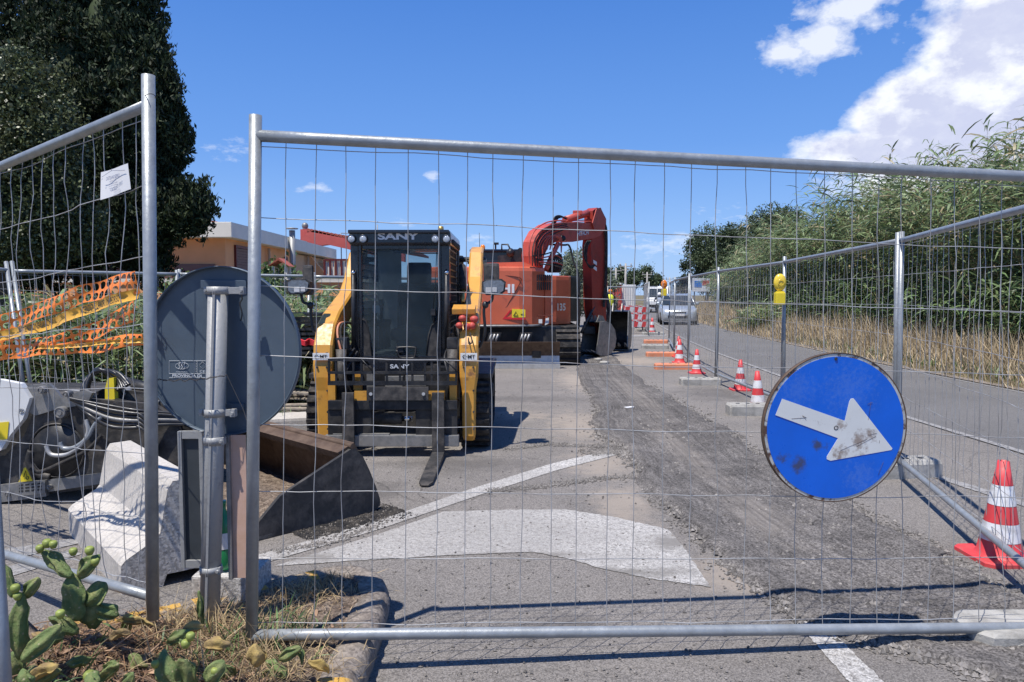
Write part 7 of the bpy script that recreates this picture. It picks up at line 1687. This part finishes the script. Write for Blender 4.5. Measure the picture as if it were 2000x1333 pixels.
for s_ in (-1, 1):
    b = MB(); b.loft([[(s_ * .48, -1.965, .62), (s_ * .80, -1.86, .66), (s_ * .82, -1.80, .76), (s_ * .50, -1.95, .72)], [(s_ * .50, -1.7, .66), (s_ * .84, -1.5, .7), (s_ * .84, -1.45, .82), (s_ * .52, -1.7, .76)]]); b.build('headlight', 'lens', car, local=True)
    b = MB(); b.ell((s_ * .96, -.72, 1.04), (.10, .06, .08), 10, 8); b.build('mirror', 'silver', car, local=True)
    for y in (-1.30, 1.3): wheel(car, s_ * .80, y, .31, .2)
b = MB(); b.box((0, -2.0, .40), (1.1, .06, .16), None, 0, .03); b.box((0, -2.02, .62), (.62, .05, .06), None, 0, .01); b.build('grille', 'black', car, local=True)
b = MB(); b.box((0, -2.045, .50), (.50, .015, .11), None, 0, .004); b.build('number_plate', 'paper', car, local=True)
b = MB(); b.tube([(-.6, -1.02, .98), (.05, -.80, 1.06)], .012, 4); b.tube([(.1, -1.02, .98), (.62, -.80, 1.06)], .012, 4); b.build('wipers', 'black', car, local=True)

def skin_body(name, chains, par, m='cloth', sub=1):
    """chains: list of (list of (x,y,z,r)); every chain starts at an existing joint index given by first tuple or None"""
    vs, es, rs = [], [], []
    for start, pts in chains:
        prev = start
        for p in pts: vs.append(p[:3]); rs.append(p[3]); i = len(vs) - 1; (es.append((prev, i)) if prev is not None else None); prev = i
    me = bpy.data.meshes.new(name); me.from_pydata(vs, es, []); o = bpy.data.objects.new(name, me); COL.objects.link(o)
    md_ = o.modifiers.new('s', 'SKIN'); 
    for i, r_ in enumerate(rs): me.skin_vertices[0].data[i].radius = (r_, r_)
    me.skin_vertices[0].data[0].use_root = True
    o.modifiers.new('u', 'SUBSURF').levels = sub
    dg = bpy.context.evaluated_depsgraph_get(); dg.update(); m2 = bpy.data.meshes.new_from_object(o.evaluated_get(dg)); o.modifiers.clear(); o.data = m2; bpy.data.meshes.remove(me)
    m2.materials.clear(); m2.materials.append(MT[m]); o.parent = par; o.name = name; return o
def person(label, loc, rz, pose='stand', top='hivis', helmet='lampyellow', group=None):
    t = thing('person', label, 'person', loc, group, rz)
    if pose == 'stand':
        ch = [(None, [(0, 0, .95, .15)]), (0, [(0, 0, 1.15, .145), (0, 0, 1.38, .16), (0, 0, 1.50, .07)]), (0, [(-.10, 0, .88, .10), (-.12, -.02, .48, .07), (-.13, .02, .08, .05), (-.14, -.12, .04, .045)]), (0, [(.10, 0, .88, .10), (.13, .02, .48, .07), (.14, .04, .08, .05), (.15, -.10, .04, .045)]),
              (2, [(-.20, 0, 1.40, .065), (-.26, .02, 1.14, .05), (-.24, -.10, .92, .038), (-.23, -.13, .85, .035)]), (2, [(.20, 0, 1.40, .065), (.26, .02, 1.14, .05), (.24, -.10, .92, .038), (.23, -.13, .85, .035)])]; hz, hy = 1.62, -.01
    else:
        ch = [(None, [(0, .15, .82, .16)]), (0, [(0, .08, 1.02, .16), (0, -.02, 1.24, .17), (0, -.04, 1.34, .07)]), (0, [(-.13, .0, .84, .11), (-.20, -.35, .70, .08), (-.20, -.22, .34, .06), (-.20, -.34, .30, .05)]), (0, [(.13, .0, .84, .11), (.20, -.35, .70, .08), (.20, -.22, .34, .06), (.20, -.34, .30, .05)]),
              (2, [(-.22, -.02, 1.27, .07), (-.32, -.22, 1.08, .055), (-.30, -.46, 1.02, .045)]), (2, [(.22, -.02, 1.27, .07), (.32, -.22, 1.08, .055), (.30, -.46, 1.02, .045)])]; hz, hy = 1.47, -.06
    skin_body('body', ch, t, 'cloth')
    b = MB(); b.ell((0, hy, hz), (.078, .095, .115), 14, 10); b.ell((0, hy - .095, hz - .01), (.015, .02, .022), 8, 6); b.build('head', 'skin', t, local=True)
    b = MB()
    if pose == 'stand':
        b.lathe((0, 0, 0), [(.17, .90), (.185, 1.1), (.20, 1.35), (.13, 1.47), (.09, 1.49)], 14); b.build('vest', top, t, local=True); b = MB(); b.ell((0, hy, hz + .05), (.115, .135, .10), 14, 8)
    else: b.ell((0, hy, hz + .01), (.135, .15, .15), 16, 10)
    b.build('helmet', helmet, t, local=True); return t
person('worker in yellow vest and orange helmet standing beyond the excavator', (5.3, 40.0, 0), .3, 'stand', 'hivis', 'amber')
mt = thing('scooter', 'dark scooter with white windscreen riding left of the silver car', 'scooter', (10.05, 50.5, 0), rotz=R(-14))
wheel(mt, 0, -.68, .27, .12); wheel(mt, 0, .62, .27, .13)
b = MB(); b.loft([[(-.10, -.50, .35), (.10, -.50, .35), (.20, -.42, .75), (.12, -.38, 1.02), (-.12, -.38, 1.02), (-.20, -.42, .75)], [(-.08, -.36, .35), (.08, -.36, .35), (.15, -.30, .75), (.10, -.28, 1.0), (-.10, -.28, 1.0), (-.15, -.30, .75)]]); b.box((0, 0, .36), (.30, .7, .12), None, 0, .04); b.box((0, .40, .58), (.32, .8, .30), None, 0, .08); b.tube([(0, -.66, .3), (0, -.42, .95)], .04, 8); b.build('fairing', 'black', mt, local=True)
b = MB(); b.box((0, .30, .76), (.28, .7, .08), None, 0, .03); b.build('saddle', 'cloth', mt, local=True); b = MB(); b.tube([(-.33, -.36, 1.02), (0, -.42, .98), (.33, -.36, 1.02)], .018, 6); b.build('handlebar', 'black', mt, local=True)
b = MB(); b.prism([(-.16, -.46, 1.0), (.16, -.46, 1.0), (.12, -.38, 1.28), (-.12, -.38, 1.28)], (0, .01, 0)); b.build('windscreen', 'lens', mt, local=True); b = MB(); b.ell((0, -.50, .80), (.11, .05, .07), 12, 8); b.build('headlight', 'lens', mt, local=True)
person('rider in dark clothes and white helmet sitting on the scooter', (10.05, 50.5, 0), R(-14), 'ride', 'cloth', 'paper')
vn = thing('van', 'distant white van following the scooter on the open road', 'van', (12.3, 62, 0), rotz=R(-16))
b = MB(); b.loft([[(-.9, y, .3), (.9, y, .3), (.92, y, zt * .6), (.82, y, zt), (-.82, y, zt), (-.92, y, zt * .6)] for y, zt in ((-2.4, .95), (-2.3, 1.1), (-1.6, 1.25), (-1.0, 2.0), (-.6, 2.15), (2.4, 2.15))]); b.build('body', 'whitepanel', vn, local=True)
b = MB(); b.prism([(-.78, -1.66, 1.27), (.78, -1.66, 1.27), (.72, -1.06, 1.95), (-.72, -1.06, 1.95)], (0, -.02, .02)); b.build('windscreen', 'carglass', vn, local=True)
for s_ in (-1, 1):
    for y in (-1.5, 1.5): wheel(vn, s_ * .82, y, .33, .22)
    b = MB(); b.box((s_ * .68, -2.4, .80), (.28, .06, .16), None, 0, .02); b.build('headlight', 'lens', vn, local=True)
b = MB(); b.box((0, -2.4, .55), (1.2, .08, .22), None, 0, .02); b.build('grille', 'black', vn, local=True)
# striped boards stacked at the far fence
for i, (x, y, a, h, lab) in enumerate([(4.78, 28.2, .2, .9, 'red and white barrier board leaning at the near end of the stack'), (4.9, 29.4, .5, .8, 'red and white barrier board in the middle of the far stack'), (5.0, 30.8, -.2, .85, 'red and white barrier board third in the far stack'), (5.15, 32.2, .3, .8, 'red and white barrier board at the far end of the stack')]):
    t = thing('striped_barrier', lab, 'barrier board', (x, y, 0), 'striped barrier boards', a)
    for r_ in range(3):
        b = MB(); b1_ = MB(); z = .25 + r_ * .28
        for k in range(6):
            q = [(-.5 + k * .1667, 0, z), (-.5 + (k + 1) * .1667, 0, z), (-.5 + (k + 1) * .1667 + .05, 0, z + .2), (-.5 + k * .1667 + .05, 0, z + .2)]
            (b if k % 2 else b1_).prism(q, (0, .03, 0))
        b.build('white_stripes', 'conewhite', t, local=True); b1_.build('red_stripes', 'conered', t, local=True)
    b = MB()
    for x_ in (-.42, .42): b.box((x_, .05, .5), (.05, .04, 1.0)); b.box((x_, .05, .03), (.12, .5, .05))
    b.build('leg', 'greysteel', t, local=True)

# ---------------------------------------------------------------- separate loose pieces that are parts of their own
def split_loose(names):
    for o in list(bpy.data.objects):
        if o.type != 'MESH' or o.name.split('.')[0] not in names: continue
        me = o.data; n = len(me.vertices); par = list(range(n))
        def fd(i):
            while par[i] != i: par[i] = par[par[i]]; i = par[i]
            return i
        for e in me.edges: a, c = fd(e.vertices[0]), fd(e.vertices[1]); par[a] = c
        groups_ = {}
        for i in range(n): groups_.setdefault(fd(i), []).append(i)
        if len(groups_) < 2: continue
        first = True; src = me.copy(); nm = o.name.split('.')[0]
        for g_ in groups_.values():
            gs = set(g_); bm = bmesh.new(); bm.from_mesh(src); bm.verts.ensure_lookup_table(); bmesh.ops.delete(bm, geom=[v for v in bm.verts if v.index not in gs], context='VERTS')
            m2 = bpy.data.meshes.new(nm); bm.to_mesh(m2); bm.free()
            for mm in src.materials: m2.materials.append(mm)
            if first: o.data = m2; first = False
            else:
                c = o.copy(); c.data = m2; COL.objects.link(c)
split_loose({'rough_end', 'hitch_plate', 'fender', 'back_bracket', 'step_bracket', 'reflector', 'knuckle_plate', 'hanger', 'plate_bolts', 'blade_arm', 'roof_bolts', 'wipers', 'post_socket', 'front_vent', 'downpipe', 'dusty_bracket', 'boom_cylinder', 'tooth', 'hydraulic_cylinder'})

# small fittings that only show close up: bolts, weld plates and grease nipples on the loader and excavator
b = MB()
for cx_ in (-1.77, -.405):
    for zz in (.95, .82, .60, .40, .24):
        for dx in (-.045, .045):
            if zz < .7 and dx < 0: continue
            y_ = 6.86 if zz > .7 else 6.87
            b.cyl((cx_ + dx, y_ + .02, zz), (cx_ + dx, y_ - .012, zz), .010, 6)
stuff_bolts = b.build('arm_bolts', 'blackdust', sk)
for x0 in (-1.57, -.61):
    for k in range(3): hose([(x0 + .03 * k, 7.2, 1.0 - .03 * k), (x0 + .02 * k - .03, 6.98, .90 - .05 * k), (x0 + .02, 6.88, .70), (x0 + .05 * k, 6.92, .52), (x0 + .12 * k, 6.98, .50)], .010, 'hose', sk)
hose([(-1.45, 6.86, .60), (-1.3, 6.84, .53), (-1.1, 6.83, .55), (-.9, 6.84, .52), (-.72, 6.87, .60)], .011, 'hose', sk); hose([(-1.4, 6.86, .56), (-1.2, 6.84, .50), (-1.0, 6.83, .50), (-.8, 6.85, .57)], .009, 'hose', sk)
b = MB()
for i in range(5): fbox(b, 702, 712 + i * 0, 712, 724, 7.19, 7.2)
fbox(b, 846, 712, 858, 724, 7.19, 7.22); b.build('side_plates', 'blackdust', sk)
